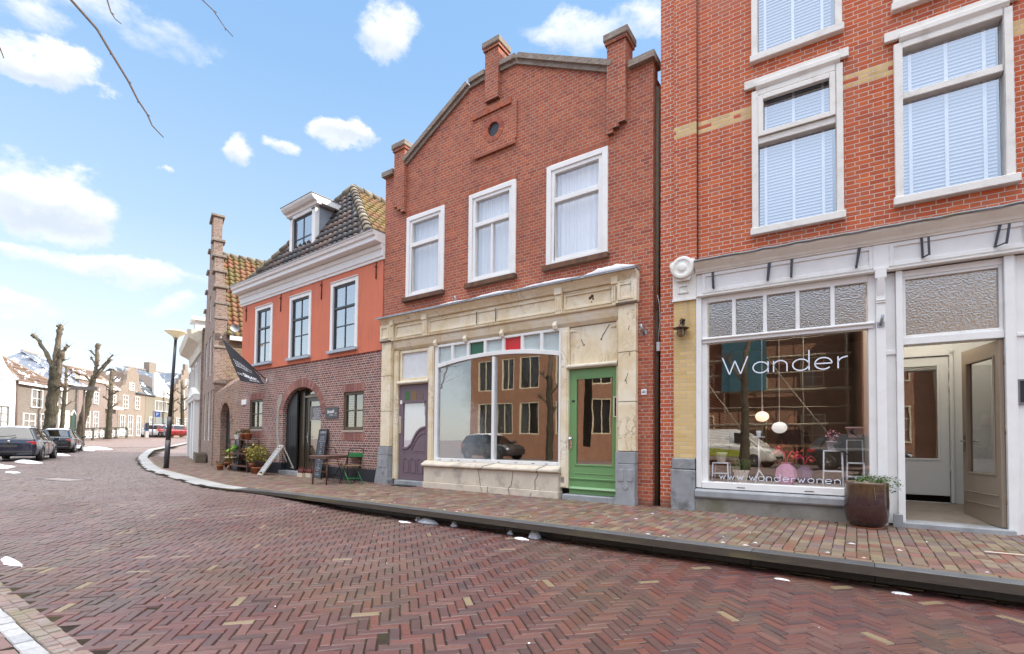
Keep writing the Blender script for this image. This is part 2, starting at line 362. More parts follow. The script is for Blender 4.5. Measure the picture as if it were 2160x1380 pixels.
def textured_glass(name, col, rough=.35, bump=.5, scale=60, trans=.35, spec=.6):
    """figured glass: rough glossy surface over a translucent tinted body"""
    if name in MATS: return MATS[name]
    m_, t, o = new_mat(name); b = t.N('ShaderNodeBsdfPrincipled'); oc = t.N('ShaderNodeTexCoord').outputs['Object']
    f = t.noise(oc, scale, 3, .6)
    t.put(b.inputs['Base Color'], t.mix(t.noise(oc, 2.2, 4), tuple(x * .7 for x in col), tuple(min(1, x * 1.2) for x in col)))
    b.inputs['Roughness'].default_value = rough; b.inputs['Specular IOR Level'].default_value = spec; b.inputs['Transmission Weight'].default_value = trans
    bp = t.N('ShaderNodeBump', I={'Strength': bump, 'Distance': .01, 'Height': f}); t.l.new(bp.outputs[0], b.inputs['Normal'])
    t.l.new(b.outputs[0], o.inputs[0]); MATS[name] = m_; return m_
def figured(name, col):
    """hammered glass: glossy, finely dimpled, dim room behind"""
    m_, t, o = new_mat(name); oc = t.N('ShaderNodeTexCoord').outputs['Object']
    f = t.noise(oc, 42, 2, .5); bp = t.N('ShaderNodeBump', I={'Strength': .42, 'Distance': .012, 'Height': f})
    d = t.N('ShaderNodeBsdfDiffuse', I={'Color': t.mix(t.noise(oc, 1.6, 3), tuple(x * .7 for x in col), tuple(x * 1.3 for x in col))}); g = t.N('ShaderNodeBsdfGlossy', I={'Roughness': .10, 'Color': (1, .98, .95)})
    t.l.new(bp.outputs[0], d.inputs['Normal']); t.l.new(bp.outputs[0], g.inputs['Normal'])
    mx = t.N('ShaderNodeMixShader', I={0: .34}); t.l.new(d.outputs[0], mx.inputs[1]); t.l.new(g.outputs[0], mx.inputs[2]); t.l.new(mx.outputs[0], o.inputs[0]); return m_
def lamp_mat(name, col, strength):
    if name in MATS: return MATS[name]
    m_, t, o = new_mat(name); e = t.N('ShaderNodeEmission', I={'Color': col, 'Strength': strength}); t.l.new(e.outputs[0], o.inputs[0]); MATS[name] = m_; return m_
def cloth(name, col, rough=.9):
    return paint(name, col, rough, .05, 3, bump=.1, bscale=200, spec=.1)
# ------------------------------------------------------------------ ground: road, pavement, kerb
def sm(t): t = min(1., max(0., t)); return t * t * (3 - 2 * t)
def rise(x, y):
    s = min(-.93 * x + .37 * y, 78) - 31
    return 0. if s <= 0 else .028 * s * s / (s + 3)
def road(x, y): return -.122 + .10 * sm((-x - 6.3) / 3.2) * sm(1.4 - abs(y - 5.4) / 5) + rise(x, y)
KERB = [(6, 5.53), (-8.9, 5.50), (-10.2, 5.40), (-11.5, 5.42), (-14, 5.84), (-17, 6.42), (-19.3, 6.85), (-23, 7.9), (-26.35, 8.94), (-29.8, 9.95), (-33, 11.06), (-39.7, 13.66), (-47.2, 18.1), (-56, 23)]
def kerb_y(x):                                     # back edge of the kerb
    for (xa, ya), (xb, yb) in zip(KERB, KERB[1:]):
        if xb <= x <= xa: return ya + (yb - ya) * (xa - x) / (xa - xb)
    return KERB[0][1] if x > KERB[0][0] else 23 + (-56 - x) * .6
KW = .21
def far_sheet_mat():
    m_, t, o = new_mat('distant_paving'); b = t.N('ShaderNodeBsdfPrincipled'); oc = t.N('ShaderNodeTexCoord').outputs['Object']
    c = t.ramp(t.noise(t.VM('MULTIPLY', oc, (5, 12, 1)), 1.0, 6, .8), [(.3, (.10, .065, .055)), (.5, (.19, .135, .12)), (.7, (.28, .21, .19))])
    sn = t.step(t.M('ADD', t.noise(oc, .35, 6, .7), t.M('MULTIPLY', t.noise(oc, 2.5, 5, .7), .3)), .80, .84)
    c = t.mix(sn, c, (.78, .8, .84)); t.put(b.inputs['Base Color'], c); b.inputs['Roughness'].default_value = .62
    bp = t.N('ShaderNodeBump', I={'Strength': .5, 'Distance': .02, 'Height': t.noise(oc, 9, 5, .7)}); t.l.new(bp.outputs[0], b.inputs['Normal'])
    t.l.new(b.outputs[0], o.inputs[0]); return m_
def grid_sheet(name, xs, ys, zf, mat, keep=lambda x, y: True):
    mb = MB(); idx = {}
    for i, x in enumerate(xs):
        for j, y in enumerate(ys): idx[i, j] = len(mb.v); mb.v.append((x, y, zf(x, y)))
    for i in range(len(xs) - 1):
        for j in range(len(ys) - 1):
            if keep((xs[i] + xs[i + 1]) / 2, (ys[j] + ys[j + 1]) / 2): mb.f.append((idx[i, j], idx[i + 1, j], idx[i + 1, j + 1], idx[i, j + 1]))
    mb.sm = set(range(len(mb.f))); return struct(mb.build(name, mat, fix=False))
ax = [-900, -500, -300, -200, -150] + list(np.arange(-120, 21, 1.5)) + [40, 100, 300, 900]
ay = [-900, -400, -150, -80] + list(np.arange(-40, 61, 1.5)) + [80, 120, 250, 500, 900]
grid_sheet('ground', ax, ay, lambda x, y: road(x, y) - .024, far_sheet_mat())
joint = paint('joint_sand', (.035, .027, .022), .95, .4, 8, spec=.1, dirt=(.10, .085, .035), dirt_amt=.6, dirt_scale=.8)
BX0 = -46.
grid_sheet('road_bed', list(np.arange(BX0, 6.1, .5)), list(np.arange(-2.5, 17.1, .5)), lambda x, y: road(x, y) - .0065, joint, lambda x, y: y < kerb_y(x) + .3)
grid_sheet('pavement_bed', list(np.arange(-31.2, 6.6, .4)), list(np.arange(5, 22.1, .4)), lambda x, y: rise(x, y) - .0065, joint, lambda x, y: y > kerb_y(x) - .35)

def pavers(units, zf, chamfer=.005, tilt=.009, lift=.003, seed=3):
    """units: (cx, cy, length, width, angle) -> one mesh of separate chamfered bricks"""
    rg = random.Random(seed); mb = MB()
    for cx, cy, L, w, a in units:
        a += rg.gauss(0, .018); L *= 1 + rg.gauss(0, .018); w *= 1 + rg.gauss(0, .03); dz = rg.gauss(0, lift) * .6; tx, ty = rg.gauss(0, tilt), rg.gauss(0, tilt)
        ca, sa = cos(a), sin(a); n = len(mb.v)
        for ins, z in ((0, -.007), (chamfer, 0)):
            for sx_, sy_ in ((-1, -1), (1, -1), (1, 1), (-1, 1)):
                lx, ly = sx_ * (L / 2 - ins), sy_ * (w / 2 - ins); x, y = cx + lx * ca - ly * sa, cy + lx * sa + ly * ca
                mb.v.append((x, y, zf(x, y) + z + (dz + lx * tx + ly * ty if z == 0 else 0)))
        mb.f += [(n + 4, n + 5, n + 6, n + 7)] + [(n + i, n + (i + 1) % 4, n + 4 + (i + 1) % 4, n + 4 + i) for i in range(4)]
    return mb
ROADC = [(.155, .058, .048), (.115, .05, .046), (.19, .066, .045), (.13, .062, .06), (.10, .048, .046), (.205, .085, .065), (.15, .075, .07), (.17, .055, .04), (.125, .07, .062), (.095, .055, .055), (.22, .11, .085), (.16, .09, .07), (.14, .052, .043), (.185, .075, .055), (.18, .10, .08), (.145, .06, .05), (.165, .065, .05), (.12, .06, .055), (.2, .07, .05), (.14, .08, .07), (.17, .06, .045), (.13, .055, .05), (.155, .07, .06)]
def herringbone(keep, L=.196, w=.0655, ang=R(48)):
    """single-brick herringbone; the pattern repeats along its diagonals"""
    u = []; ca, sa = cos(ang), sin(ang); k = L / w
    N_ = 430
    for i in range(-N_, N_):
        for j in range(-150, 170):
            # stair of one horizontal and one vertical brick
            bx, by = i * w + j * (L + w) * 0 + j * 2 * L * .5, -i * w * -1
            px, py = i * w + j * L, i * w - j * L
            for (x, y, a) in ((px + L / 2, py + w / 2, 0), (px + L + w / 2 - L - w + w, py + w + L / 2, pi / 2)):
                X, Y = x * ca - y * sa - 12, x * sa + y * ca + 3.2
                if keep(X, Y): u.append((X, Y, L - .007, w - .006, a + ang))
    return u
def in_road(x, y): return BX0 + .5 < x < 4.5 and .93 < y < kerb_y(x) - KW - .11 - .20 * sm((-x - 9.5) / 1.2) and y > -.2 * x - 2.2
rb = pavers(herringbone(in_road), road, tilt=.013)
struct(rb.build('road', island('road_brick', [(r_ * .60, g_ * .47, b_ * .48) for r_, g_, b_ in ROADC], rough=.42, spec=.8, rare=((.24, .18, .10), .012), sheen=((.24, .185, .165), .60), moss=((.12, .10, .04), .7, .25)), fix=False))
units = []
x = 5.
while x > -13:                                      # gutter course along the kerb
    units.append((x, kerb_y(x) - KW - .055, .205, .085, 0)); x -= .212
struct(pavers(units, road, seed=5).build('gutter_course', island('gutter_brick', [(.20, .16, .10), (.17, .12, .085), (.22, .15, .10), (.14, .10, .08)], moss=((.12, .11, .04), 3, .5)), fix=False))
units = []; strip = []; bays = []
x = 4.
while x > -16:
    units += [(x, .89, .069, .072, 0), (x + .03, .825, .069, .066, 0)]; x -= .075
x = 4.
while x > -16: strip.append((x, .742, .15, .092, 0)); x -= .157
for j in range(30):
    x = 3.5 + (j % 2) * .1
    while x > -14: bays.append((x, .66 - j * .072, .196, .066, 0)); x -= .203
struct(pavers(units, road, seed=6).build('edging_course', island('edging_brick', [(.22, .15, .13), (.26, .19, .17), (.19, .14, .13), (.24, .20, .18)], moss=((.14, .13, .04), 3, .5)), fix=False))
struct(pavers(strip, road, seed=7).build('parking_line', island('setts', [(.36, .36, .37), (.42, .42, .43), (.32, .33, .35)], rough=.7)))
struct(pavers(bays, road, seed=8).build('parking_bay', island('bay_brick', [(.22, .14, .12), (.18, .11, .10), (.25, .17, .15)]), fix=False))
# pavement: bricks in columns running from the kerb to the shop fronts
PAVC = [(.23, .10, .085), (.21, .12, .115), (.25, .19, .13), (.17, .09, .072), (.20, .115, .085), (.145, .08, .075), (.19, .135, .10), (.17, .125, .095), (.215, .17, .12), (.15, .095, .10), (.20, .085, .06), (.235, .18, .13), (.16, .12, .115), (.19, .145, .12), (.15, .08, .062)]
units = []; rg = random.Random(11); i = 0
def facade_y(x):                                   # depth of the building line
    if x > -2.66: return 8.05 + (x + 2.66) * .049
    if x > -9.58: return 8.06
    if x > -17.3: return 8.06 + (-9.58 - x) * .0386
    if x > -20.8: return 8.35 + (-17.3 - x) * .21
    return 9.05 + (-20.8 - x) * .374
x = 4.7
while x > -31:
    y = kerb_y(x) + .115 + (.0 if i % 2 else .105); y1 = facade_y(x) + .1
    if i % 2 == 0: units.append((x, kerb_y(x) + .115 + .05, .095, .098, pi / 2))
    while y < y1: units.append((x, y + .102, .193, .0985, pi / 2)); y += .2045
    x -= .1035; i += 1
struct(pavers(units, rise, tilt=.014, seed=12).build('pavement', island('paver', PAVC, rough=.62, moss=((.10, .095, .035), 1.6, .4)), fix=False))
units = []; x = 5.
while x > -30: units.append((x, kerb_y(x) + .055, .2, .095, -atan2(kerb_y(x - .1) - kerb_y(x), .1))); x -= .208
struct(pavers(units, rise, seed=13).build('pavement_edge', island('paver_edge', [(.21, .165, .10), (.19, .15, .09), (.22, .15, .10), (.17, .11, .085)], moss=((.10, .095, .035), 2, .4)), fix=False))
# kerb stones, about a metre each, with a rounded front edge; flush round the bend to the left
xk = 5.2; KM = {0: MB(), 1: MB()}
pts = []
x = 6.
while x > -55:
    pts.append((x, kerb_y(x))); x -= .02 if x > -34 else .4
acc = 0; cur = [pts[0]]; stones = []
for a, b in zip(pts, pts[1:]):
    acc += hypot(b[0] - a[0], b[1] - a[1]); cur.append(b)
    if acc > .98: stones.append(cur); cur = [b]; acc = 0
for st in stones:
    a, b = Vector(st[0]), Vector(st[-1]); d = (b - a).normalized(); nrm = Vector((-d.y, d.x)); nrm = nrm if nrm.y < 0 else -nrm
    a += d * .004; b -= d * .004; mb = KM[int(a.x < -10.6)]; n = len(mb.v)
    for p in (a, b):
        KW = .21 + .20 * sm((-p.x - 10) / 1.2); zt = rise(p.x, p.y) + .002; zr = road(p.x, p.y) - .03
        for off, z in ((0, zt - .05), (0, zt), (KW - .075, zt - .003), (KW - .03, zt - .016), (KW, zt - .045), (KW + .02, min(zr, zt - .06))):
            q = p + nrm * off; mb.v.append((q.x, q.y, z))
    for i in range(5): mb.f.append((n + i, n + i + 1, n + 7 + i, n + 6 + i))
    mb.f.append(tuple(range(n, n + 6))); mb.f.append(tuple(range(n + 11, n + 5, -1)))
struct(KM[1].build('kerb_bend', paint('pale_kerb', (.36, .35, .335), .55, .15, 5, bump=.3, dirt=(.62, .63, .65), dirt_amt=.45, dirt_scale=1.2, isl=.15)))
struct(KM[0].build('kerb', paint('kerb_stone', (.105, .11, .12), .45, .35, 5, bump=.4, bscale=50, dirt=(.05, .047, .045), dirt_amt=.5, dirt_scale=2.5, spec=.5, isl=.35)))
# drain cover let into the road
snowm = paint('snow', (.78, .80, .84), .85, .10, 9, bump=1., bscale=45, spec=.2, dirt=(.42, .40, .38), dirt_amt=.5, dirt_scale=14)
def snow_lump(c, rx, ry, h, seed, zf=None, n=22, rings=7):
    rg = random.Random(seed); mb = MB(); z0 = (zf or road)(c[0], c[1]) - .004; k = [rg.uniform(.6, 1.15) for _ in range(n)]
    k = [(k[i - 1] + 2 * k[i] + k[(i + 1) % n]) / 4 for i in range(n)]
    mb.v.append((c[0], c[1], z0 + h))
    for r_ in range(1, rings + 1):
        f = r_ / rings
        for i in range(n):
            a = 2 * pi * i / n; x, y = c[0] + rx * f * k[i] * cos(a), c[1] + ry * f * k[i] * sin(a)
            mb.v.append((x, y, (zf or road)(x, y) - .004 + h * (1 - f ** 2.2) * rg.uniform(.75, 1.15)))
    for i in range(n): mb.f.append((0, 1 + i, 1 + (i + 1) % n))
    for r_ in range(rings - 1):
        for i in range(n): a, b = 1 + r_ * n, 1 + (r_ + 1) * n; mb.f.append((a + i, b + i, b + (i + 1) % n, a + (i + 1) % n))
    mb.sm = set(range(len(mb.f))); return mb
SN = [(-5.05, 5.12, .22, .07, .07, 'long white clump of leftover snow against the kerb, largest of them'), (-5.30, 5.17, .06, .045, .06, 'small round lump of snow at the left end of the kerb snow'), (-5.35, 4.95, .2, .05, .015, 'thin flat streak of melting snow on the road bricks beside the largest kerb snow'), (-4.55, 5.13, .07, .05, .065, 'peaked lump of snow by the kerb, right of the long clump'),
      (-3.62, 5.15, .06, .045, .05, 'little peaked lump of snow left of the white stone-like lump at the kerb'), (-3.25, 5.13, .10, .07, .10, 'tallest pointed lump of snow at the kerb in front of the green door'), (-3.34, 4.98, .12, .05, .02, 'flat crust of snow on the bricks before the tallest kerb snow'), (-.55, 4.9, .10, .03, .012, 'thin patch of slush on the road below the yellow brick pier'),
      (.28, 5.02, .09, .045, .014, 'thin patch of slush on the road at the kerb in front of the glazed pot')]
for i, (x, y, rx, ry, h, lb) in enumerate(SN):
    tag(snow_lump((x, y), rx, ry, h, i).build('snow_lump', snowm), lb, 'snow', 'snow left along the kerb')
for i, (x, y, rx, ry, h) in enumerate([(-25.2, 3.7, 2.4, .55, .10), (-28.3, 5.2, 2.2, .35, .09), (-22.3, 3.2, 1.5, .25, .05), (-20.6, 3.5, .7, .16, .03), (-6.5, 1.12, .35, .07, .03), (-4.55, .62, .3, .05, .03), (-4.1, .56, .25, .05, .03), (-35.6, 7.9, 1.6, .3, .07), (-44, 11.6, 2.0, .9, .15), (-41.6, 10.5, 1.2, .4, .1)]):
    struct(snow_lump((x, y), rx, ry, h, 40 + i).build('snow_patch', snowm), 'stuff')
rg = random.Random(21); mb = MB()                   # crumbs of snow on the pavement
for i in range(46):
    x = rg.uniform(-7, 4.2); y = rg.choice([kerb_y(x) + abs(rg.gauss(0, .25)), rg.uniform(5.7, 7.6)]) if x > -5 else kerb_y(x) + abs(rg.gauss(0, .15)); r_ = rg.uniform(.004, .014); n = len(mb.v)
    mb.v += [(x + r_ * rg.uniform(.6, 3.4) * cos(a), y + r_ * .4 * sin(a), .001) for a in np.arange(0, 6.2, 1.05)] + [(x, y, .012)]
    mb.f += [(n + k, n + (k + 1) % 6, n + 6) for k in range(6)]
for i in range(22):
    x = rg.uniform(-6, 3); y = rg.uniform(1.5, 5.1); r_ = rg.uniform(.004, .009); n = len(mb.v)
    mb.v += [(x + r_ * cos(a), y + r_ * sin(a), road(x, y) + .001) for a in np.arange(0, 6.2, 1.05)] + [(x, y, road(x, y) + .008)]
    mb.f += [(n + k, n + (k + 1) % 6, n + 6) for k in range(6)]
struct(mb.build('snow_crumbs', snowm), 'stuff')
iron = paint('cast_iron', (.10, .095, .09), .55, .3, 20, bump=.5, bscale=80)
dr = thing('drain_cover', 'pale square drain covers let into the herringbone road at left', 'drain cover', (-16.4, 3.7, -.028), R(10))
mb = MB(); ring(mb, -.75, .75, -.28, .28, .06, -.002, .012).xf(lambda x, y, z: (x, z, y)); mb.build('frame', iron, dr)
MB().box(-.68, .68, -.21, .21, -.004, .008).build('lid', paint('drain_lid', (.33, .27, .25), .7, .3, 9), dr)
sl = tag(MB().box(-.22, .22, -.012, .012, 0, .012).build('wood_sliver', paint('pale_wood', (.62, .52, .42), .7), loc=(1.25, 6.75, .002), rz=R(4), bevel=.003), 'thin pale sliver of wood lying on the pavement before the open shop door', 'sliver')
# ------------------------------------------------------------------ shared building materials
def marble(name):
    m_, t, o = new_mat(name); b = t.N('ShaderNodeBsdfPrincipled'); oc = t.N('ShaderNodeTexCoord').outputs['Object']
    f = t.noise(oc, 1.7, 6, .62, dist=.8); c = t.ramp(f, [(.25, (.60, .47, .29)), (.42, (.72, .60, .40)), (.55, (.78, .69, .52)), (.75, (.80, .76, .66))])
    v = t.N('ShaderNodeTexNoise', I={'Vector': t.VM('MULTIPLY', oc, (1.4, 1, .9)), 'Scale': 2.1, 'Detail': 8., 'Roughness': .6, 'Distortion': 1.6}).outputs['Fac']
    vein = t.M('SUBTRACT', 1., t.step(t.M('ABSOLUTE', t.M('SUBTRACT', v, .5)), .0, .022))
    c = t.mix(t.M('MULTIPLY', vein, t.step(t.noise(oc, 1.3, 3), .45, .65)), c, (.40, .31, .22))
    g = t.step(t.noise(oc, 3.1, 7, .7), .55, .72); c = t.mix(t.M('MULTIPLY', g, .4), c, (.50, .38, .24)); c = t.mix(t.M('MULTIPLY', t.step(t.noise(t.VM('MULTIPLY', oc, (5, 5, .8)), 2.2, 6, .7), .58, .72), .35), c, (.42, .37, .31))
    t.put(b.inputs['Base Color'], c); b.inputs['Roughness'].default_value = .5
    bp = t.N('ShaderNodeBump', I={'Strength': .2, 'Distance': .01, 'Height': t.noise(oc, 40, 5)}); t.l.new(bp.outputs[0], b.inputs['Normal']); t.l.new(b.outputs[0], o.inputs[0]); return m_
white = paint('white_paint', (.80, .80, .79), .45, .04, 5, bump=.08, dirt=(.45, .42, .37), dirt_amt=.18, dirt_scale=3)
oldwhite = paint('old_white_paint', (.74, .72, .68), .55, .06, 7, bump=.3, bscale=40, dirt=(.34, .30, .25), dirt_amt=.32, dirt_scale=4.5)
cream = marble('marbled_cream_paint')
creamw = paint('pale_cream_paint', (.72, .66, .54), .55, .08, 6, bump=.25, dirt=(.33, .27, .2), dirt_amt=.4, dirt_scale=5)
bluestone = paint('bluestone', (.33, .34, .36), .7, .25, 5, bump=.5, bscale=55, dirt=(.13, .13, .12), dirt_amt=.55, dirt_scale=3)
zinc = paint('zinc', (.33, .35, .38), .5, .3, 7, metal=.4, bump=.3, dirt=(.14, .13, .10), dirt_amt=.6, dirt_scale=6)
black = paint('black_paint', (.018, .018, .02), .45, .3, 8, bump=.15)
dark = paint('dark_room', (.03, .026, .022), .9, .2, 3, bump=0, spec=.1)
curtain_m = cloth('net_curtain', (.80, .83, .88))
lead = paint('lead', (.20, .21, .23), .55, .3, 6, metal=.2, bump=.4, bscale=25)
steel = paint('galvanised_steel', (.42, .44, .47), .4, .25, 14, metal=.8, bump=.1)
pane_m = glass('window_glass', r0=.24, wave=.015)
shop_pane = glass('shop_glass', r0=.27, wave=.02, wscale=.9, gloss=(1, .97, .93))
RED_M = [(.42, .105, .05), (.34, .08, .042), (.46, .125, .058), (.38, .095, .05), (.29, .07, .045), (.49, .145, .066), (.43, .108, .048), (.36, .105, .06)]
brick_m = brick('red_brick', RED_M, (.42, .34, .28), .212, .0625, .010, 'cross', .55, wash=(.20, .07, .05), wash_amt=.45, wash_scale=.8, base=(.16, (.11, .075, .06)))
soldier = brick('soldier_brick', RED_M, (.20, .16, .13), .112, .0625, .008, 'run', .5, vert=True)
coping_m = brick('weathered_coping', [(.27, .21, .17), (.22, .15, .12), (.31, .26, .22), (.24, .19, .15)], (.30, .27, .24), .12, .065, .012, 'run', .7, wash=(.40, .37, .33), wash_amt=.6, wash_scale=4)

def each(pieces, name, mat, parent, **kw): return [p.build(name, mat, parent, **kw) for p in pieces]
def folds(mb, x0, x1, z0, z1, y, amp=.018, pitch=.085, seed=1):
    rg = random.Random(seed); n = max(8, int((x1 - x0) / .012)); ph = 0; pr = None; k = len(mb.v)
    for i in range(n + 1):
        x = x0 + (x1 - x0) * i / n; ph += 2 * pi * .012 / (pitch * (1 + .5 * sin(x * 9 + seed))); d = amp * sin(ph) + .3 * amp * sin(2.3 * ph + 1)
        mb.v += [(x, y + d * 1.15, z0), (x, y + d * .8, z1)]
    for i in range(n): mb.f.append((k + 2 * i, k + 2 * i + 2, k + 2 * i + 3, k + 2 * i + 1)); mb.sm.add(len(mb.f) - 1)
    return mb
def pane_face(mb, x0, x1, z0, z1, y): return mb.face([(x0, y, z0), (x1, y, z0), (x1, y, z1), (x0, y, z1)])

# ------------------------------------------------------------------ the brick shop house in the middle, number 43
Mh = thing('brick_shop_house', 'narrow red brick shop house with bell shaped gable, cream marbled shop front and green door', 'house', (-9.578, 8.0663, 0))
MWW = 6.79; MC_ = 3.38
WIN = [(.80, 2.02), (2.74, 3.98), (4.70, 5.975)]
mb = MB(); SF = (.0, 6.53)                         # shop front opening in the brick wall
wall_cells(mb, 0, MWW, 0, 7.55, 0, .24, [(a, b, 4.42, 6.37) for a, b in WIN] + [(.08, 6.50, 0, 3.9)])
gab = [(.76, 7.55), (6.0, 7.55), (6.0, 7.69), (5.0, 8.21), (4.5, 8.47), (3.96, 8.755), (3.55, 8.76), (3.2, 8.76), (2.75, 8.74), (2.0, 8.34), (1.02, 7.81), (.76, 7.67)]
hole = [(MC_ + .10 * cos(a), 7.60 + .10 * sin(a)) for a in np.arange(0, 2 * pi, pi / 8)]
mb.prism(gab, 0.0, .24); mb.box(0, .76, 0, .24, 7.55, 7.58); mb.box(6.0, MWW, 0, .24, 7.55, 7.58)
mb.build('wall', brick_m, Mh)
# raised brick panel with the round hole, pilaster blocks and their corbels
mb = MB(); pn = [(2.83, 7.13), (3.98, 7.13), (3.98, 8.12), (2.83, 8.12)]; k = len(mb.v); N_ = 32
outer = []
for i in range(N_):
    a = 2 * pi * i / N_; c_, s_ = cos(a), sin(a); sc = min(.575 / max(abs(c_), 1e-6), .495 / max(abs(s_), 1e-6)); outer.append((3.405 + c_ * sc, 7.625 + s_ * sc))
for i in range(N_):
    j = (i + 1) % N_; a, b = 2 * pi * i / N_, 2 * pi * j / N_; r_ = .145
    p, q = (MC_ + .015 + r_ * cos(a), 7.60 + r_ * sin(a)), (MC_ + .015 + r_ * cos(b), 7.60 + r_ * sin(b)); P, Q = outer[i], outer[j]
    mb.face([(p[0], -.035, p[1]), (P[0], -.035, P[1]), (Q[0], -.035, Q[1]), (q[0], -.035, q[1])]); mb.face([(P[0], -.035, P[1]), (P[0], 0, P[1]), (Q[0], 0, Q[1]), (Q[0], -.035, Q[1])])
    mb.face([(p[0], -.035, p[1]), (q[0], -.035, q[1]), (q[0], -.002, q[1]), (p[0], -.002, p[1])])
mb.build('brick_panel', brick_m, Mh)
MB().lathe([(0, -.003), (.14, -.003)], (MC_ + .015, 0, 7.60), 24, 'y').build('round_hole', black, Mh)
mb = MB(); n_ = 30                                  # ring of bricks on end round the hole
for i in range(n_):
    a = 2 * pi * (i + .5) / n_; w_ = pi / n_ * .86; c = (MC_ + .015, 7.60); q = [(c[0] + r_ * cos(a + s_), c[1] + r_ * sin(a + s_)) for r_, s_ in ((.15, -w_), (.265, -w_), (.265, w_), (.15, w_))]
    mb.prism(q, -.042, -.034)
mb.build('hole_surround', island('ring_brick', RED_M), Mh)
each([MB().box(2.78, 4.0, -.06, -.036, 7.10, 7.15), MB().box(2.83, 3.86, -.055, -.036, 7.98, 8.12).box(2.83, 3.86, -.072, -.056, 7.965, 7.99)], 'panel_ledge', soldier, Mh)
def gable_pier(x0, x1, zt, corb, capz):
    mb = MB(); mb.box(x0, x1, -.09, .24, corb[0][1], zt)
    for i, (w, z) in enumerate(corb[1:]): mb.box(x0 if w > 0 else x1 + w, x0 + w if w > 0 else x1, -.088 + .004 * i, -.001, z, corb[i][1])
    mb.box(x0 - .03, x1 + .03, -.12, .27, zt, zt + .06); mb.build('gable_pier', brick_m, Mh)
    cp_ = MB(); cp_.box(x0 - .055, x1 + .055, -.15, .30, zt + .06, zt + capz); n = len(cp_.v)
    cp_.build('pier_cap', coping_m, Mh, bevel=.012)
gable_pier(.40, .76, 8.06, [(0, 6.70), (-.24, 6.62), (-.12, 6.53)], .19)
gable_pier(3.195, 3.545, 9.29, [(0, 8.27), (.35, 8.22)], .19)
gable_pier(5.98, 6.33, 8.14, [(0, 6.68), (.22, 6.62), (.11, 6.54)], .19)
mb = MB()                                          # brick coping that follows the gable
def cop(a, b, up=.185):
    d = Vector((b[0] - a[0], b[1] - a[1])).normalized(); nn = Vector((-d.y, d.x)); nn = nn if nn.y > 0 else -nn
    for y0, y1, k0, k1 in ((-.10, .30, .085, up), (-.05, .26, 0, .085)):
        q = [Vector(a) + nn * k0, Vector(b) + nn * k0, Vector(b) + nn * k1, Vector(a) + nn * k1]; mb.prism([(p.x, p.y) for p in q], y0, y1)
for a, b in ((gab[2], gab[3]), (gab[3], gab[4]), (gab[4], gab[5]), (gab[5], (3.56, 8.765)), ((3.18, 8.765), gab[8]), (gab[8], gab[9]), (gab[9], gab[10]), (gab[10], gab[11])): cop(a, b)
mb.box(-.05, .345, -.10, .30, 7.581, 7.70); mb.box(6.386, MWW + .05, -.10, .30, 7.581, 7.70)
mb.build('gable_coping', coping_m, Mh, bevel=.008)
# upper windows
for wi, (a, b) in enumerate(WIN):
    f = MB(); ring(f, a, b, 4.43, 6.37, .105, -.035, .10, .07, .105); ring(f, a + .105, b - .105, 4.50, 6.265, .075, -.012, .085, .06, .07)
    f.box(a + .18, b - .18, -.03, .08, 5.62, 5.715)
    if wi == 1: f.box((a + b) / 2 - .028, (a + b) / 2 + .028, -.008, .07, 4.56, 5.62)
    w = f.build('window', white, Mh, bevel=.008)
    p = MB(); pane_face(p, a + .15, b - .15, 4.5, 6.25, .045); p.build('pane', pane_m, w)
    c = folds(MB(), a + .02, b - .02, 4.45, 6.35, .17, .022, .10, wi); c.build('curtain', curtain_m, w)
    s = MB(); s.box(a - .06, b + .03, -.10, .12, 4.33, 4.428); s.build('sill', brick('sill_brick', [(.15, .07, .05), (.11, .06, .045), (.18, .085, .05)], (.10, .085, .06), .11, .3, .012, 'run', .6, wash=(.14, .12, .05), wash_amt=.5, wash_scale=5), w, bevel=.006)
    l = MB(); l.box(a - .02, b + .02, -.006, .02, 6.375, 6.49); l.build('lintel', soldier, w)
# body behind the front, roof
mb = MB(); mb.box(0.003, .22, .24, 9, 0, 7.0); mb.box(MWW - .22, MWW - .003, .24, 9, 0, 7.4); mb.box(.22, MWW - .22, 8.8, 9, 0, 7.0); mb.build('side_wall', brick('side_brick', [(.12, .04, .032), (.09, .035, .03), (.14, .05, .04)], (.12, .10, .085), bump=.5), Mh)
mb = MB(); mb.prism([(0, 6.9), (MWW, 6.9), (MC_, 8.6)], .25, 9); mb.build('roof', paint('dark_tiles', (.09, .07, .06), .7), Mh)
mb = MB(); mb.box(.23, MWW - .23, .25, 8.8, 3.95, 4.1); mb.build('ceiling', paint('ceiling_white', (.55, .53, .48), .8), Mh)
mb = MB(); mb.box(.23, MWW - .23, .35, 8.8, -.1, .12); mb.build('shop_floor', paint('shop_floor', (.20, .15, .11), .5, .3, 2), Mh)
mb = MB(); mb.box(.24, MWW - .24, 5.2, 5.3, .12, 3.95); mb.box(1.72, 1.76, .35, 5.2, .12, 3.95); mb.box(5.1, 5.14, .35, 5.2, .12, 3.95); mb.build('partition', paint('inner_wall', (.16, .13, .10), .85, .3, 2), Mh)
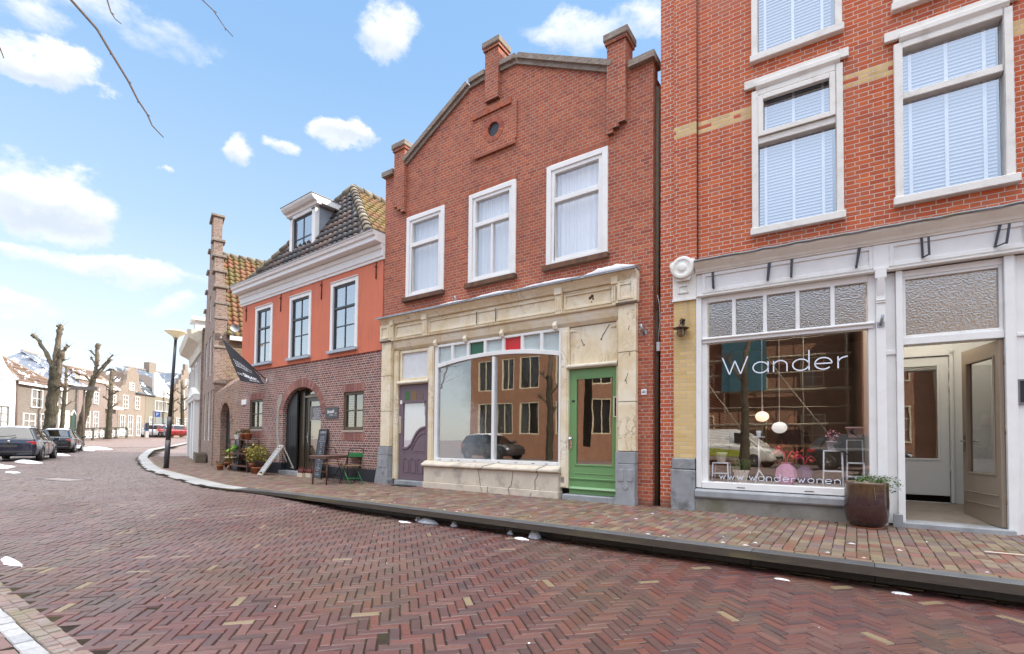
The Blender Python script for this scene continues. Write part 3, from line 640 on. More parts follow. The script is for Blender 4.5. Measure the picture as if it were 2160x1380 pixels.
# --- shop front: cream marbled woodwork
sf = MB()
PL = [(.075, .40), (6.215, 6.535)]                  # outer pilasters
for a, b in PL:
    sf.box(a, b, -.10, .10, .91, 1.745); sf.box(a, b, -.10, .10, 1.755, 2.60); sf.box(a, b, -.10, .10, 2.61, 3.43)
    sf.box(a + .006, b - .006, -.09, .09, .905, 3.46)
    sf.box(a - .03, b + .02, -.14, .10, 3.46, 3.84); ring(sf, a + .01, b - .03, 3.50, 3.80, .045, -.155, -.139)
sf.box(.40, 6.215, -.06, .10, 3.46, 3.84)           # frieze
for a, b in ((.57, 1.43), (1.67, 3.03), (3.07, 3.53), (3.57, 4.94), (5.17, 6.07)):
    ring(sf, a - .035, b + .035, 3.50, 3.785, .035, -.085, -.059)
for a, b in ((.405, .50), (1.47, 1.61), (4.97, 5.11), (6.11, 6.21)):
    sf.box(a, b, -.125, -.058, 3.44, 3.95)
    for i in range(3): x = a + (b - a) * (i + .5) / 3; sf.box(x - .011, x + .011, -.14, -.124, 3.50, 3.76)
    sf.box(a - .012, b + .012, -.155, -.126, 3.80, 3.93)
moulding(sf, .05, 6.56, [(.0, 3.84), (.10, 3.84), (.115, 3.87), (.12, 3.885), (.17, 3.95), (.20, 3.975), (.20, 4.0), (0, 4.0)], 0.0)
moulding(sf, .40, 6.215, [(.055, 3.43), (.10, 3.435), (.11, 3.46), (.055, 3.462)], 0.0)
# coved band under the frieze
n = len(sf.v)
prof = [(-.055, 3.43), (-.05, 3.36), (-.02, 3.27), (.05, 3.21), (.12, 3.20)]
moulding(sf, .41, 6.205, [(-y, z) for y, z in prof] + [(-.16, 3.20), (-.16, 3.43)], 0.0)
for x in (1.82, 2.70, 3.68, 4.93): sf.prism([(0, 3.18), (0, 3.36), (.02, 3.36), (.07, 3.25), (.045, 3.18)], x - .05, x + .035, 'x').xf(lambda X, Y, Z: (X, -.015 - Y, Z) if False else (X, -Y - .01, Z), len(sf.v) - 10)
# posts between door, window, door
for a, b, z0 in ((.41, .56, .12), (1.575, 1.74, .55), (5.03, 5.195, .2), (6.145, 6.205, .12)):
    sf.box(a, b, .0, .14, z0, 3.20); sf.box(a + .03, b - .03, -.018, 0.001, z0 + .02, 3.12)
for x, s in ((.56, 1), (1.575, -1), (5.195, 1), (6.145, -1)):   # little carved brackets in the corners
    for i in range(3): sf.ball((x + s * (.02 + .05 * i), .06, 3.13 - .01 * i), .035 - .008 * i, 8, (1, .6, 1))
sfo = sf.build('shop_front', cream, Mh, bevel=.005)
mb = MB()
for a, b in PL: each([MB().box(a - .03, b + .015, -.142, -.10, 3.425, 3.455)] + [MB().box(a, b, -.098, -.02, z, z + .008) for z in (1.746, 2.601, .898)], 'pilaster_joint', paint('grime', (.12, .09, .07), .8), sfo)
for a, b, z0, z1 in ((.60, 1.56, 2.46, 3.19), (5.20, 6.14, 2.49, 3.19)):
    mb = MB(); mb.box(a, b, .07, .09, z0, z1); mb.build('panel', cream if a > 3 else paint('white_board', (.68, .70, .73), .5), sfo, label='plain pale board panel above the purple door' if a < 3 else 'marbled panel with painted cracks above the green door')
    mb = MB(); mb.box(a - .03, b + .03, -.02, .1, z0 - .085, z0 - .005); moulding(mb, a - .03, b + .03, [(.02, z0 - .08), (.05, z0 - .06), (.05, z0 - .03), (.02, z0 - .005)], 0); mb.build('door_head', creamw, sfo, bevel=.004)
    if a < 3: mb = MB(); ring(mb, a, b, z0, z1, .06, .03, .0695); mb.build('panel_frame', cream, sfo)
# stone feet
for a, b in PL:
    mb = MB(); mb.box(a - .025, b + .005, -.14, .10, .70, .895)
    prof = [(a - .02, .69), (b, .69), (b, .16), (b + .02, .10), (b + .02, -.05), (a - .13, -.05), (a - .13, .06), (a - .05, .40)] if a < 3 else [(a - .02, .69), (b, .69), (b, .16), (b + .005, .10), (b + .005, -.05), (a - .05, -.05), (a - .05, .10), (a - .02, .16)]
    mb.prism(prof[::-1], -.15, .10); mb.box(a + .0, b - .02, -.135, -.10, .69, .70)
    for i in range(2): x = a + (b - a) * (i + .5) / 2; mb.box(x - .05, x + .05, -.162, -.149, .40, .60)
    mb.prism([(a + .12, .30), (a + .165, .24), (a + .21, .30), (a + .165, .36)][::1], -.162, -.149)
    mb.build('stone_foot', bluestone, sfo, bevel=.01)
# zinc flashing with snow on it
mb = MB(); n = len(mb.v)
moulding(mb, -.02, 6.57, [(-.02, 4.10), (-.02, 4.09), (.235, 4.022), (.24, 3.985), (.225, 3.985), (.225, 4.004), (-.02, 4.004)], 0); mb.build('zinc_flashing', zinc, sfo)
mb = MB(); rg = random.Random(4)
for x0, x1, h in ((2.0, 2.9, .022), (3.05, 4.1, .035), (4.2, 5.55, .03), (5.62, 6.56, .075)):
    n = 14; k = len(mb.v)
    for i in range(n + 1):
        x = x0 + (x1 - x0) * i / n; e = min(1, 3.5 * min(i, n - i) / n + .05); hh = h * e * rg.uniform(.75, 1.2)
        for d, z in ((0.02, 4.085 + hh * .5), (.12, 4.057 + hh), (.215, 4.03 + hh), (.25, 4.02 + hh * .45), (.243, 4.012)): mb.v.append((x, -d, z))
    for i in range(n):
        for j in range(4): a = k + i * 5 + j; mb.f.append((a, a + 5, a + 6, a + 1)); mb.sm.add(len(mb.f) - 1)
mb.build('ledge_snow', snowm, sfo)
# --- big shop window with arched head and coloured lights
W0, W1 = 1.77, 5.02
fr = MB()
def arch(x): return 2.74 + .145 * (1 - ((x - 3.42) / 1.55) ** 2)
fr.box(W0, W0 + .10, .0, .12, .60, 3.20); fr.box(4.985, 5.028, .0, .12, .60, 3.20); fr.box(W0 + .10, 4.985, .0, .12, 3.155, 3.20)
fr.box(W0 + .10, 4.985, -.03, .12, .60, .67); fr.box(3.405, 3.475, -.01, .10, .67, 2.80)
xs = np.linspace(W0 + .10, 4.985, 25); n = len(fr.v)
for i in range(24):
    a, b = xs[i], xs[i + 1]; fr.prism([(a, arch(a) - .055), (b, arch(b) - .055), (b, arch(b) + .03), (a, arch(a) + .03)], -.005, .11)
for x in (2.29, 2.74, 3.205, 3.68, 4.145, 4.60): fr.box(x - .035, x + .035, .0, .10, arch(x) - .01, 3.155)
sw = fr.build('shop_window', white, Mh, bevel=.005)
each([MB().box(x - .035, x + .035, -.0325, -.029, .625, .634) for x in (2.0, 2.35, 2.55, 3.0, 3.62, 4.05, 4.45, 4.75)], 'drain_slot', black, sw)

MB().face([(W0 + .08, .05, .66), (3.44, .05, .66), (3.44, .05, 2.86), (W0 + .08, .05, 2.72)]).build('pane', shop_pane, sw)
MB().face([(3.44, .05, .66), (5.0, .05, .66), (5.0, .05, 2.72), (3.44, .05, 2.86)]).build('pane', shop_pane, sw)
LC = [('clear', (.50, .58, .58)), ('clear', (.52, .58, .58)), ('green', (.02, .12, .065)), ('clear', (.5, .54, .54)), ('red', (.62, .015, .02)), ('clear', (.5, .54, .53)), ('clear', (.48, .56, .56))]
le = [W0 + .10, 2.29, 2.74, 3.205, 3.68, 4.145, 4.60, 4.985]
for i, (nm, c) in enumerate(LC):
    a, b = le[i] + .02, le[i + 1] - .02
    MB().face([(a, .05, arch(a) - .02), (b, .05, arch(b) - .02), (b, .05, 3.16), (a, .05, 3.16)]).build('coloured_light', textured_glass(nm + '_figured_glass', c, .3, .5, 55, 0.0), sw, label={'green': 'dark green pane in the row of lights', 'red': 'bright red pane in the row of lights'}.get(nm))
# white grime on the inside of the left pane, window ledge inside
def smear_mat():
    m_, t, o = new_mat('smeared_paper'); b = t.N('ShaderNodeBsdfPrincipled'); oc = t.N('ShaderNodeTexCoord').outputs['Object']
    t.put(b.inputs['Base Color'], t.mix(t.noise(oc, 60, 5, .8), (.20, .22, .23), (.42, .45, .47))); b.inputs['Roughness'].default_value = .9
    tr = t.N('ShaderNodeBsdfTransparent'); s_ = t.N('ShaderNodeSeparateXYZ', I={0: oc})
    edge = t.M('ADD', t.M('MULTIPLY', t.M('SUBTRACT', 3.35, s_.outputs[0]), .75), t.M('MULTIPLY', t.M('SUBTRACT', 1.9, s_.outputs[2]), .35))
    mk = t.step(t.M('ADD', edge, t.M('MULTIPLY', t.M('SUBTRACT', t.noise(oc, 2.2, 5, .6), .5), .9)), .18, .75)
    mk = t.M('MULTIPLY', mk, t.M('ADD', .55, t.M('MULTIPLY', t.noise(oc, 90, 4, .8), .75)), clamp=True)
    mx = t.N('ShaderNodeMixShader', I={0: mk}); t.l.new(tr.outputs[0], mx.inputs[1]); t.l.new(b.outputs[0], mx.inputs[2]); t.l.new(mx.outputs[0], o.inputs[0]); return m_
mb = MB(); pane_face(mb, W0 + .09, 3.43, .68, 2.86, .058); mb.build('whitewash_smear', smear_mat(), sw)
mb = MB(); mb.box(1.78, 5.08, .10, .75, .58, .66); mb.build('inner_ledge', paint('dusty_ledge', (.45, .43, .40), .8), sw)
dish = MB(); dish.lathe([(0, .672), (.10, .672), (.16, .70), (.165, .705), (.10, .685), (0, .682)], (4.78, .33, 0), 24); dish.build('dark_dish', black, sw)
# plinth below the window
pm = paint('stained_cream_plinth', (.66, .58, .47), .6, .14, 4, bump=.25, dirt=(.22, .19, .17), dirt_amt=.6, dirt_scale=3.2)
mb = MB(); moulding(mb, 1.52, 5.06, [(-.1, .61), (.02, .60), (.10, .555), (.145, .535), (.15, .49), (.12, .475), (.10, .47), (-.1, .47)], 0)
mb.box(1.55, 5.03, -.085, .1, .13, .47); mb.box(1.54, 5.045, -.11, .1, -.05, .13); pl = mb.build('plinth', pm, sfo, bevel=.01)
mb = MB()
for pts in ([(3.52, .598, -.02), (3.30, .54, -.147), (3.24, .48, -.15), (3.13, .46, -.088), (3.17, .30, -.088), (3.20, .14, -.088), (3.23, .10, -.113), (3.26, .02, -.113)], [(3.42, .13, -.113), (3.40, .07, -.113), (3.41, -.02, -.113)], [(4.02, .46, -.088), (4.0, .30, -.088), (3.98, .19, -.088), (3.93, .13, -.113), (3.95, .0, -.113)], [(4.74, .598, -.02), (4.62, .54, -.147), (4.60, .48, -.15), (4.60, .42, -.088), (4.53, .30, -.088), (4.54, .15, -.088), (4.45, .05, -.113), (4.43, -.02, -.113)]):
    MB().tube([(x, y, z) for x, z, y in pts], .005, 5).build('painted_crack', paint('crack_paint', (.06, .045, .04), .8), pl)
mb = MB()
for pts in ([(5.42, 2.95), (5.46, 2.87), (5.50, 2.84), (5.45, 2.84)], [(5.98, 3.16), (5.90, 3.05), (5.84, 2.96)], [(5.85, 2.97), (5.81, 2.90), (5.84, 2.92)]): MB().tube([(x, .066, z) for x, z in pts], .006, 4).build('painted_vein', paint('crack_paint', (.06, .045, .04), .8), sfo)
for pts in ([(6.40, 2.24), (6.37, 2.16), (6.34, 2.10)], [(6.36, 2.15), (6.37, 2.06)], [(6.42, 3.05), (6.40, 2.98)], [(6.43, 2.60), (6.425, 2.54)]): MB().tube([(x, -.101, z) for x, z in pts], .005, 4).build('painted_vein', paint('crack_paint', (.06, .045, .04), .8), sfo)
mb = MB()
for x, z, r_ in ((5.66, 3.655, .03), (5.70, 3.68, .035), (5.72, 3.63, .02), (5.69, 3.58, .014)): MB().ball((x, -.062, z), r_, 8, (1, .12, 1)).build('torn_hole', paint('torn_wood', (.10, .05, .03), .9), sfo)
# purple door on the left
pur = paint('mauve_paint', (.165, .115, .14), .5, .1, 5, bump=.15)
d = MB(); X0, X1, Z0, Z1, Y = .575, 1.575, .12, 2.375, .05
wall_cells(d, X0, X1, Z0, Z1, Y, Y + .05, [(X0 + .13, X1 - .13, .75, 1.93)])
d.box(X0 + .13, X1 - .13, Y + .012, Y + .04, .75, .80); d.box(X0 + .13, X1 - .13, Y - .02, Y, 1.93, 1.985)
cv = [(X0 + .13, .86), (X0 + .30, .87), (X0 + .42, .95), (X0 + .52, 1.12), (X0 + .62, 1.25), (X0 + .74, 1.33), (X1 - .13, 1.36)]   # swung rail
d.prism([(X0 + .13, .75), (X1 - .13, .75)] + cv[::-1], Y - .002, Y + .04)
for a, b in zip(cv, cv[1:]): d.bar((a[0], Y - .008, a[1]), (b[0], Y - .008, b[1]), .03, .05, (0, 0, 1))
d.tube([(p[0] + .02, Y - .005, p[1] - .13) for p in cv[2:]], .012, 6); d.box(X0 + .50, X1 - .14, Y - .012, Y, .80, .815)
for i in range(3):
    x = X0 + .17 + i * .235
    d.box(x, x + .012, Y - .014, Y, .30, .58); d.box(x + .168, x + .18, Y - .014, Y, .30, .58); d.box(x, x + .18, Y - .014, Y, .295, .307)
    d.tube([(x + .09 - .085 * cos(t_), Y - .004, .58 + .05 * sin(t_)) for t_ in np.linspace(0, pi, 9)], .009, 5)
pd = d.build('door', pur, Mh, bevel=.004, label='mauve panelled wooden door with lace curtain')
MB().box(X0 + .12, X1 - .12, Y + .035, Y + .045, .8, 1.94).build('lace_curtain', cloth('lace', (.72, .70, .74)), pd)
mb = MB(); pane_face(mb, X0 + .125, X1 - .125, .8, 1.94, Y + .028); mb.build('glass', pane_m, pd)
for i, (nm, c) in enumerate((('green', (.03, .14, .03)), ('amber', (.22, .12, .03)), ('brown', (.16, .10, .08)))):
    x = X0 + .19 + i * .235; mb = MB(); mb.prism([(x, 2.0), (x + .15, 2.0), (x + .15, 2.17), (x + .12, 2.215), (x + .075, 2.235), (x + .03, 2.215), (x, 2.17)], Y - .004, Y + .01); mb.build('stained_pane', textured_glass(nm + '_stained_glass', c, .3, .6, 70, 0), pd, label=nm + ' arched stained pane')
mb = MB(); mb.box(X0 + .44, X0 + .60, Y - .012, Y - .001, 1.945, 1.985); mb.build('letter_slot', paint('brass', (.55, .42, .28), .4, metal=.6), pd)
mb = MB(); ring(mb, X0 + .02, X0 + .07, 1.22, 1.62, .012, Y - .02, Y - .001); mb.build('door_pull', cream, pd); MB().box(X0 + .032, X0 + .058, Y - .006, Y - .001, 1.232, 1.608).build('slot', black, pd)
mb = MB(); mb.box(X0 - .01, X1 + .0, -.08, .12, -.05, .115); mb.build('doorstep', bluestone, pd, bevel=.012)
MB().box(.60, .675, .0445, .049, 1.92, 2.01).build('number_plate', white, pd)
# green door
gm = paint('leaf_green_paint', (.155, .32, .13), .38, .07, 3, bump=.06, coat=.3)
d = MB(); X0, X1, Z0, Z1, Y = 5.195, 6.145, .10, 2.40, .055
wall_cells(d, X0, X1, Z0, Z1, Y, Y + .05, [(X0 + .145, X1 - .09, .65, 2.21)]); ring(d, X0 + .115, X1 - .062, .62, 2.24, .03, Y - .012, Y - .0005)
d.box(X0 + .10, X1 - .08, Y - .01, Y, .475, .485); moulding(d, X0 + .01, X1 - .01, [(0, .40), (.018, .40), (.022, .38), (0, .34)], Y); moulding(d, X0 + .005, X1 - .005, [(0, .24), (.02, .235), (.045, .20), (.045, .19), (0, .19)], Y)
gd = d.build('door', gm, Mh, bevel=.004, label='leaf green glazed front door')
mb = MB(); pane_face(mb, X0 + .14, X1 - .08, .64, 2.22, Y + .02); mb.build('glass', glass('door_glass', r0=.30, wave=.022, wscale=1.4, gloss=(1, .95, .9)), gd)
mb = MB(); mb.box(5.212, 5.252, Y - .014, Y - .001, .93, 1.18); mb.lathe([(0, -.075), (.028, -.07), (.034, -.05), (.028, -.028), (.012, -.022), (.012, 0)], (5.232, Y - .01, 1.11), 14, 'y'); mb.build('knob', paint('chrome', (.75, .75, .76), .15, metal=1), gd)
mb = MB(); mb.box(5.227, 5.237, Y - .016, Y - .0142, .985, 1.01); mb.build('keyhole', black, gd)
mb = MB(); mb.box(5.245, 5.31, Y - .008, Y - .001, 1.795, 1.83); mb.build('name_plate', black, gd)
mb = MB(); ring(mb, 6.075, 6.145, 1.50, 1.86, .016, Y - .02, Y - .001); mb.build('letter_box', creamw, gd); MB().box(6.091, 6.129, Y - .006, Y - .001, 1.516, 1.844).build('slot', black, gd)
mb = MB(); mb.box(5.12, 6.17, -.09, .12, -.05, .095); mb.build('doorstep', bluestone, gd, bevel=.012)
mb = MB(); mb.box(5.06, 5.13, -.02, -.001, .30, .40); mb.build('meter_box', steel, sfo)
# 43, brackets, wire
mb = MB(); mb.box(6.598, 6.688, -.008, -.001, 1.865, 1.96); np_ = mb.build('number_plate', paint('enamel_white', (.85, .86, .88), .25), Mh)
mb = MB(); text_mesh(mb, '43', .062, lambda x, y, z: (6.643 + x, -.0095 - z, 1.89 + y), .0008, bold=.001); mb.build('numeral', paint('enamel_blue', (.01, .025, .09), .3), np_)
mb = MB(); mb.box(6.60, 6.69, -.008, -.001, 2.885, 2.96); mb.tube([(6.64, -.02, 2.90), (6.62, -.11, 3.05)], .022, 10); mb.build('flag_holder', steel, Mh)
mb = MB(); mb.box(2.41, 2.49, -.008, -.001, 4.05, 4.11); mb.tube([(2.45, -.02, 4.06), (2.43, -.11, 4.21)], .02, 10); mb.build('flag_holder', steel, Mh)
mb = MB()
for x, z in ((6.56, 2.94), (6.57, 2.98), (6.72, 2.95), (6.70, 2.99), (6.56, 2.70), (6.72, 2.71), (6.62, 2.05), (6.64, 2.06), (6.60, 1.6), (6.66, 1.15)): MB().ball((x, -.002, z), .012, 6, (1.3, .3, 1)).build('patched_plug_hole', paint('filler', (.5, .45, .42), .9), Mh)
# the dark gap beside the house: old pipe and cable
gp = thing('alley_pipe', 'old weathered wooden downpipe standing in the narrow dark gap between the two brick houses', 'pipe', (-2.735, 8.22, 0))
mb = MB(); mb.tube([(-.035, 0, -.02), (-.035, 0, 3.5), (-.03, .02, 7.2)], .045, 10); mb.build('pipe', paint('weathered_pipe', (.16, .12, .085), .85, .4, 12, bump=.6), gp)
mb = MB(); mb.tube([(-.02, -.05, 3.72), (-.02, -.08, 3.45), (.0, -.09, 3.3)], .012, 8); mb.build('rusty_elbow', paint('rust', (.16, .06, .03), .9), gp)
mb = MB(); mb.tube([(.0, -.07, 3.55), (.03, -.07, 3.4), (.045, -.07, 3.1), (.025, -.07, 2.9), (.02, -.07, 2.75)], .007, 6); mb.build('cable', paint('grey_cable', (.5, .5, .5), .5), gp)
mb = MB(); mb.box(-.01, .045, -.09, -.05, 2.60, 2.75); mb.build('junction_box', paint('grey_plastic', (.55, .57, .58), .5), gp)
mb = MB(); mb.box(-2.80, -2.62, 9.2, 9.25, -.1, 7); gpw = struct(mb.build('alley_wall', dark))
tag(MB().box(-.31, .31, -.13, .13, .0, .014).build('doormat', paint('rubber_mat', (.02, .02, .02), .9, bump=.8, bscale=150), loc=(-8.55, 7.88, .004), rz=R(2), bevel=.004), 'small black rubber doormat on the pavement before the purple door', 'doormat')
def each(pieces, name, mat, parent, **kw): return [p.build(name, mat, parent, **kw) for p in pieces]
# ------------------------------------------------------------------ the tall brick corner shop on the right
CA = .0487
Ch = thing('brick_shop_building', 'tall orange red brick building with white shop front, yellow brick bands and an open door', 'building', (-2.655, 8.0663, 0), CA)
RED_C = [(.50, .105, .036), (.44, .085, .032), (.55, .125, .04), (.47, .115, .045), (.39, .08, .036), (.58, .15, .05), (.43, .115, .06), (.51, .10, .032)]
YB = [(.66, .47, .20), (.60, .42, .17), (.70, .52, .25), (.63, .46, .22)]
bc = brick('orange_brick', RED_C, (.56, .46, .40), .214, .0632, .0098, 'flemish', .5, wash=(.40, .17, .13), wash_amt=.5, wash_scale=.7)
bcy = brick('orange_brick_band', RED_C, (.56, .46, .40), .214, .0632, .0098, 'flemish', .5, wash=(.40, .17, .13), wash_amt=.4, wash_scale=.7, yellow=[(6.0672, 6.2568, (.68, .48, .22))])
bcl = brick('orange_brick_edge', RED_C, (.58, .50, .45), .214, .0632, .0105, 'cross', .5, wash=(.40, .17, .15), wash_amt=.5, wash_scale=.8, base=(.25, (.15, .085, .06)))
CWIN = [(1.385, 2.545, 4.22, 6.43), (3.112, 4.265, 4.25, 6.43), (1.385, 2.545, 6.90, 9.0), (3.112, 4.265, 6.90, 9.0)]
CX1 = 16.0  # lengthened out of view on the right to block sun from the road
mb = MB(); wall_cells(mb, .585, CX1, 3.9, 11.5, .03, .28, CWIN + [(5.0, 6.15, 4.25, 6.43), (5.0, 6.15, 6.9, 9.0)]); mb.build('wall', bcy, Ch)
mb = MB(); mb.box(0, .222, .0, .28, -.1, 11.5); mb.build('edge_strip', bcl, Ch)
mb = MB(); mb.box(.226, .578, -.03, .28, 4.0, 11.5); mb.build('brick_pilaster', bcy, Ch)
mb = MB(); mb.tube([(.588, .02, 3.95), (.588, .02, 11.5)], .011, 6); mb.build('cable_pipe', paint('brown_pipe', (.14, .09, .07), .7), Ch)
mb = MB(); mb.box(.003, .2, .28, 9, -.1, 11.4); mb.box(CX1 - .25, CX1, .28, 9, -.1, 11.4); mb.box(.2, CX1 - .25, 8.8, 9, -.1, 11.4); mb.build('side_wall', bcl, Ch)
MB().box(.003, CX1, .03, 9, 11.5, 11.7).build('roof', paint('flat_roof', (.1, .1, .1), .8), Ch)
MB().box(.25, CX1 - .3, .3, 8.7, 3.4, 3.5).build('ceiling', paint('shop_ceiling', (.5, .48, .44), .8), Ch)
MB().box(.25, CX1 - .3, .3, 8.7, 6.55, 6.65).build('floor_slab', paint('shop_ceiling', (.5, .48, .44), .8), Ch)
blind_m = paint('blind_slats', (.56, .64, .78), .5, .04, 3, bump=0)
def c_window(a, b, z0, z1, vent, full=True, ov=.0):
    f = MB(); wd = .085
    ring(f, a, b, z0, z1, wd, -.03, .16, .02, .085); f.box(a - .02, b + ov + .02, -.055, .12, z0 - .01, z0 + .095)
    if z1 < 7: f.box(a + wd, b - wd, -.01, .12, 5.60 if vent else 5.66, 5.70 if vent else 5.75)
    w = f.build('window', oldwhite, Ch, bevel=.008)
    if vent:
        h = MB(); ring(h, a + wd + .005, b - wd - .005, 5.705, z1 - .10, .07, -.045, .03); h.build('vent_sash', oldwhite, w, bevel=.005)
    p = MB(); pane_face(p, a + .07, b - .07, z0 + .05, z1 - .07, .075); p.build('pane', glass('upper_glass', r0=.36, wave=.012, gloss=(.90, .95, 1)), w)  # mirror colour tinted blue to deepen the sky reflection
    bl = MB(); z = z0 + .10; i = 0
    while z < z1 - .12:
        n = len(bl.v); x0, x1 = a + .095, b - .13
        bl.v += [(x0, .112, z), (x1, .112, z), (x1, .135, z + .043), (x0, .135, z + .043)]; bl.f.append((n, n + 1, n + 2, n + 3)); z += .0475
    bl.build('blind', blind_m, w, fix=False)
    ts = []
    for k in ((a + .18), (a + b) / 2 - .03, (b - .24)): ts.append(MB().box(k - .018, k + .018, .098, .103, z0 + .09, z1 - .1))
    each(ts, 'blind_tape', paint('blind_tape', (.80, .84, .90), .7), w)
    if z1 < 7:
        l = MB(); l.box(a - .10, b + .07, -.04, .02, z1 + .062, z1 + .19); moulding(l, a + .06, b - .03, [(.0, z1 + .005), (.03, z1 + .005), (.062, z1 + .05), (.062, z1 + .115), (.041, z1 + .12), (0, z1 + .12)], 0); l.build('lintel', oldwhite, w, bevel=.006)
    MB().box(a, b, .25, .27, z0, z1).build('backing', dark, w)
    return w
c_window(*CWIN[0], True); c_window(*CWIN[1], False, ov=.02); c_window(*CWIN[2], False); c_window(*CWIN[3], False)
for z0, z1 in ((4.25, 6.43), (6.9, 9.0)): c_window(5.0, 6.15, z0, z1, False)
# white shop front
sf = MB()
sf.box(.575, CX1, -.04, .20, 3.385, 3.74)
for a, b in ((.72, 2.815), (3.08, 4.31), (4.6, 6.8)):
    ring(sf, a - .05, b + .05, 3.43, 3.735, .05, -.06, -.0395)
sf.box(2.86, 3.03, -.07, -.0395, 3.40, 3.735)
sf.build('frieze', white, Ch, bevel=.004)
mb = MB(); moulding(mb, .575, CX1, [(.0, 3.742), (.075, 3.742), (.085, 3.765), (.10, 3.77), (.12, 3.80), (.21, 3.865), (.225, 3.885), (.225, 3.905), (0, 3.905)], 0); moulding(mb, .60, CX1, [(.04, 3.36), (.09, 3.37), (.10, 3.384), (.04, 3.384)], 0); mb.build('cornice', paint('cornice_paint', (.82, .80, .75), .55, .06, 5, dirt=(.45, .38, .30), dirt_amt=.25, dirt_scale=4), Ch, bevel=.003)
mb = MB(); rg = random.Random(3); k = 0; n = 110
for i in range(n + 1):
    x = .58 + (CX1 - .58) * i / n; j = rg.uniform(-.006, .006)
    mb.v += [(x, .03, 3.975), (x, -.03, 3.965), (x, -.235, 3.925 + j), (x, -.25, 3.905 + j), (x, -.235 + j, 3.885 + j * 1.5), (x, -.20, 3.9)]
for i in range(n):
    for j in range(5): a = i * 6 + j; mb.f.append((a, a + 6, a + 7, a + 1))
mb.build('lead_flashing', paint('mossy_lead', (.21, .22, .235), .6, .35, 4, bump=.5, bscale=30, dirt=(.17, .155, .06), dirt_amt=.85, dirt_scale=3.2), Ch)
# yellow brick pier with stone foot and white scroll head
yb = brick('yellow_brick', YB, (.48, .41, .36), .214, .0632, .006, 'run', .3)
pr = MB().box(.226, .571, -.05, .2, .812, 3.345).build('brick_pier', yb, Ch)
mb = MB(); mb.box(.205, .56, -.085, .2, .64, .81); mb.box(.19, .562, -.09, .2, -.06, .632); mb.build('stone_foot', paint('stained_bluestone', (.30, .31, .325), .75, .25, 6, bump=.5, bscale=45, dirt=(.055, .05, .045), dirt_amt=.7, dirt_scale=3.6), pr, bevel=.012)
hd = MB(); hd.box(.215, .575, -.07, .2, 3.38, 3.93); hd.lathe([(0, -.175), (.06, -.175), (.062, -.165), (.12, -.165), (.125, -.175), (.172, -.17), (.18, -.155), (.18, -.06)], (.385, 0, 3.865), 28, 'y'); hd.lathe([(0, -.15), (.062, -.15), (.062, -.07)], (.245, 0, 3.92), 20, 'y')
hd.prism([(.29, 3.66), (.49, 3.66), (.52, 3.72), (.26, 3.72)], -.13, -.07); ring(hd, .30, .47, 3.47, 3.60, .022, -.088, -.069); hd.box(.205, .58, -.085, .2, 3.345, 3.379); hd.box(.33, .56, -.09, .2, 3.93, 4.01)
hd.build('scroll_head', paint('flaking_white', (.78, .77, .73), .6, .06, 6, bump=.4, bscale=30, dirt=(.40, .33, .18), dirt_amt=.45, dirt_scale=4), pr, bevel=.012, seg=2)
# posts, lights, frames
fr = MB()
fr.box(.575, .655, -.055, .2, .36, 3.37); fr.box(.655, .735, .0, .16, .36, 3.36); fr.box(2.80, 2.885, .0, .16, .36, 3.36)
fr.box(.735, 2.80, .0, .14, 3.28, 3.36); fr.box(.66, 2.86, -.02, .14, 2.635, 2.725); moulding(fr, .66, 2.875, [(.02, 2.68), (.045, 2.685), (.05, 2.705), (.02, 2.712)], 0)
fr.box(.66, 2.88, -.06, .16, .355, .455)
for x in (1.123, 1.55, 1.972, 2.398): fr.box(x - .026, x + .026, -.01, .12, 2.725, 3.28)
swc = fr.build('shop_window', white, Ch, bevel=.005)
for x in (.52, .58): pass
each([MB().box(x - .055, x + .055, -.063, -.0595, .385, .396) for x in (1.22, 2.1)], 'drain_slot', black, swc)
fg = figured('hammered_glass', (.15, .135, .115))
le = [.735, 1.123, 1.55, 1.972, 2.398, 2.80]
for a, b in zip(le, le[1:]): p = MB(); pane_face(p, a + .02, b - .02, 2.72, 3.285, .05); p.build('figured_pane', fg, swc)
p = MB(); pane_face(p, .73, 2.805, .45, 2.64, .055); p.build('pane', glass('wander_glass', r0=.22, wave=.02, gloss=(1, .97, .93)), swc)
lt = paint('window_lettering', (.78, .84, .95), .5, .02); mb = MB()
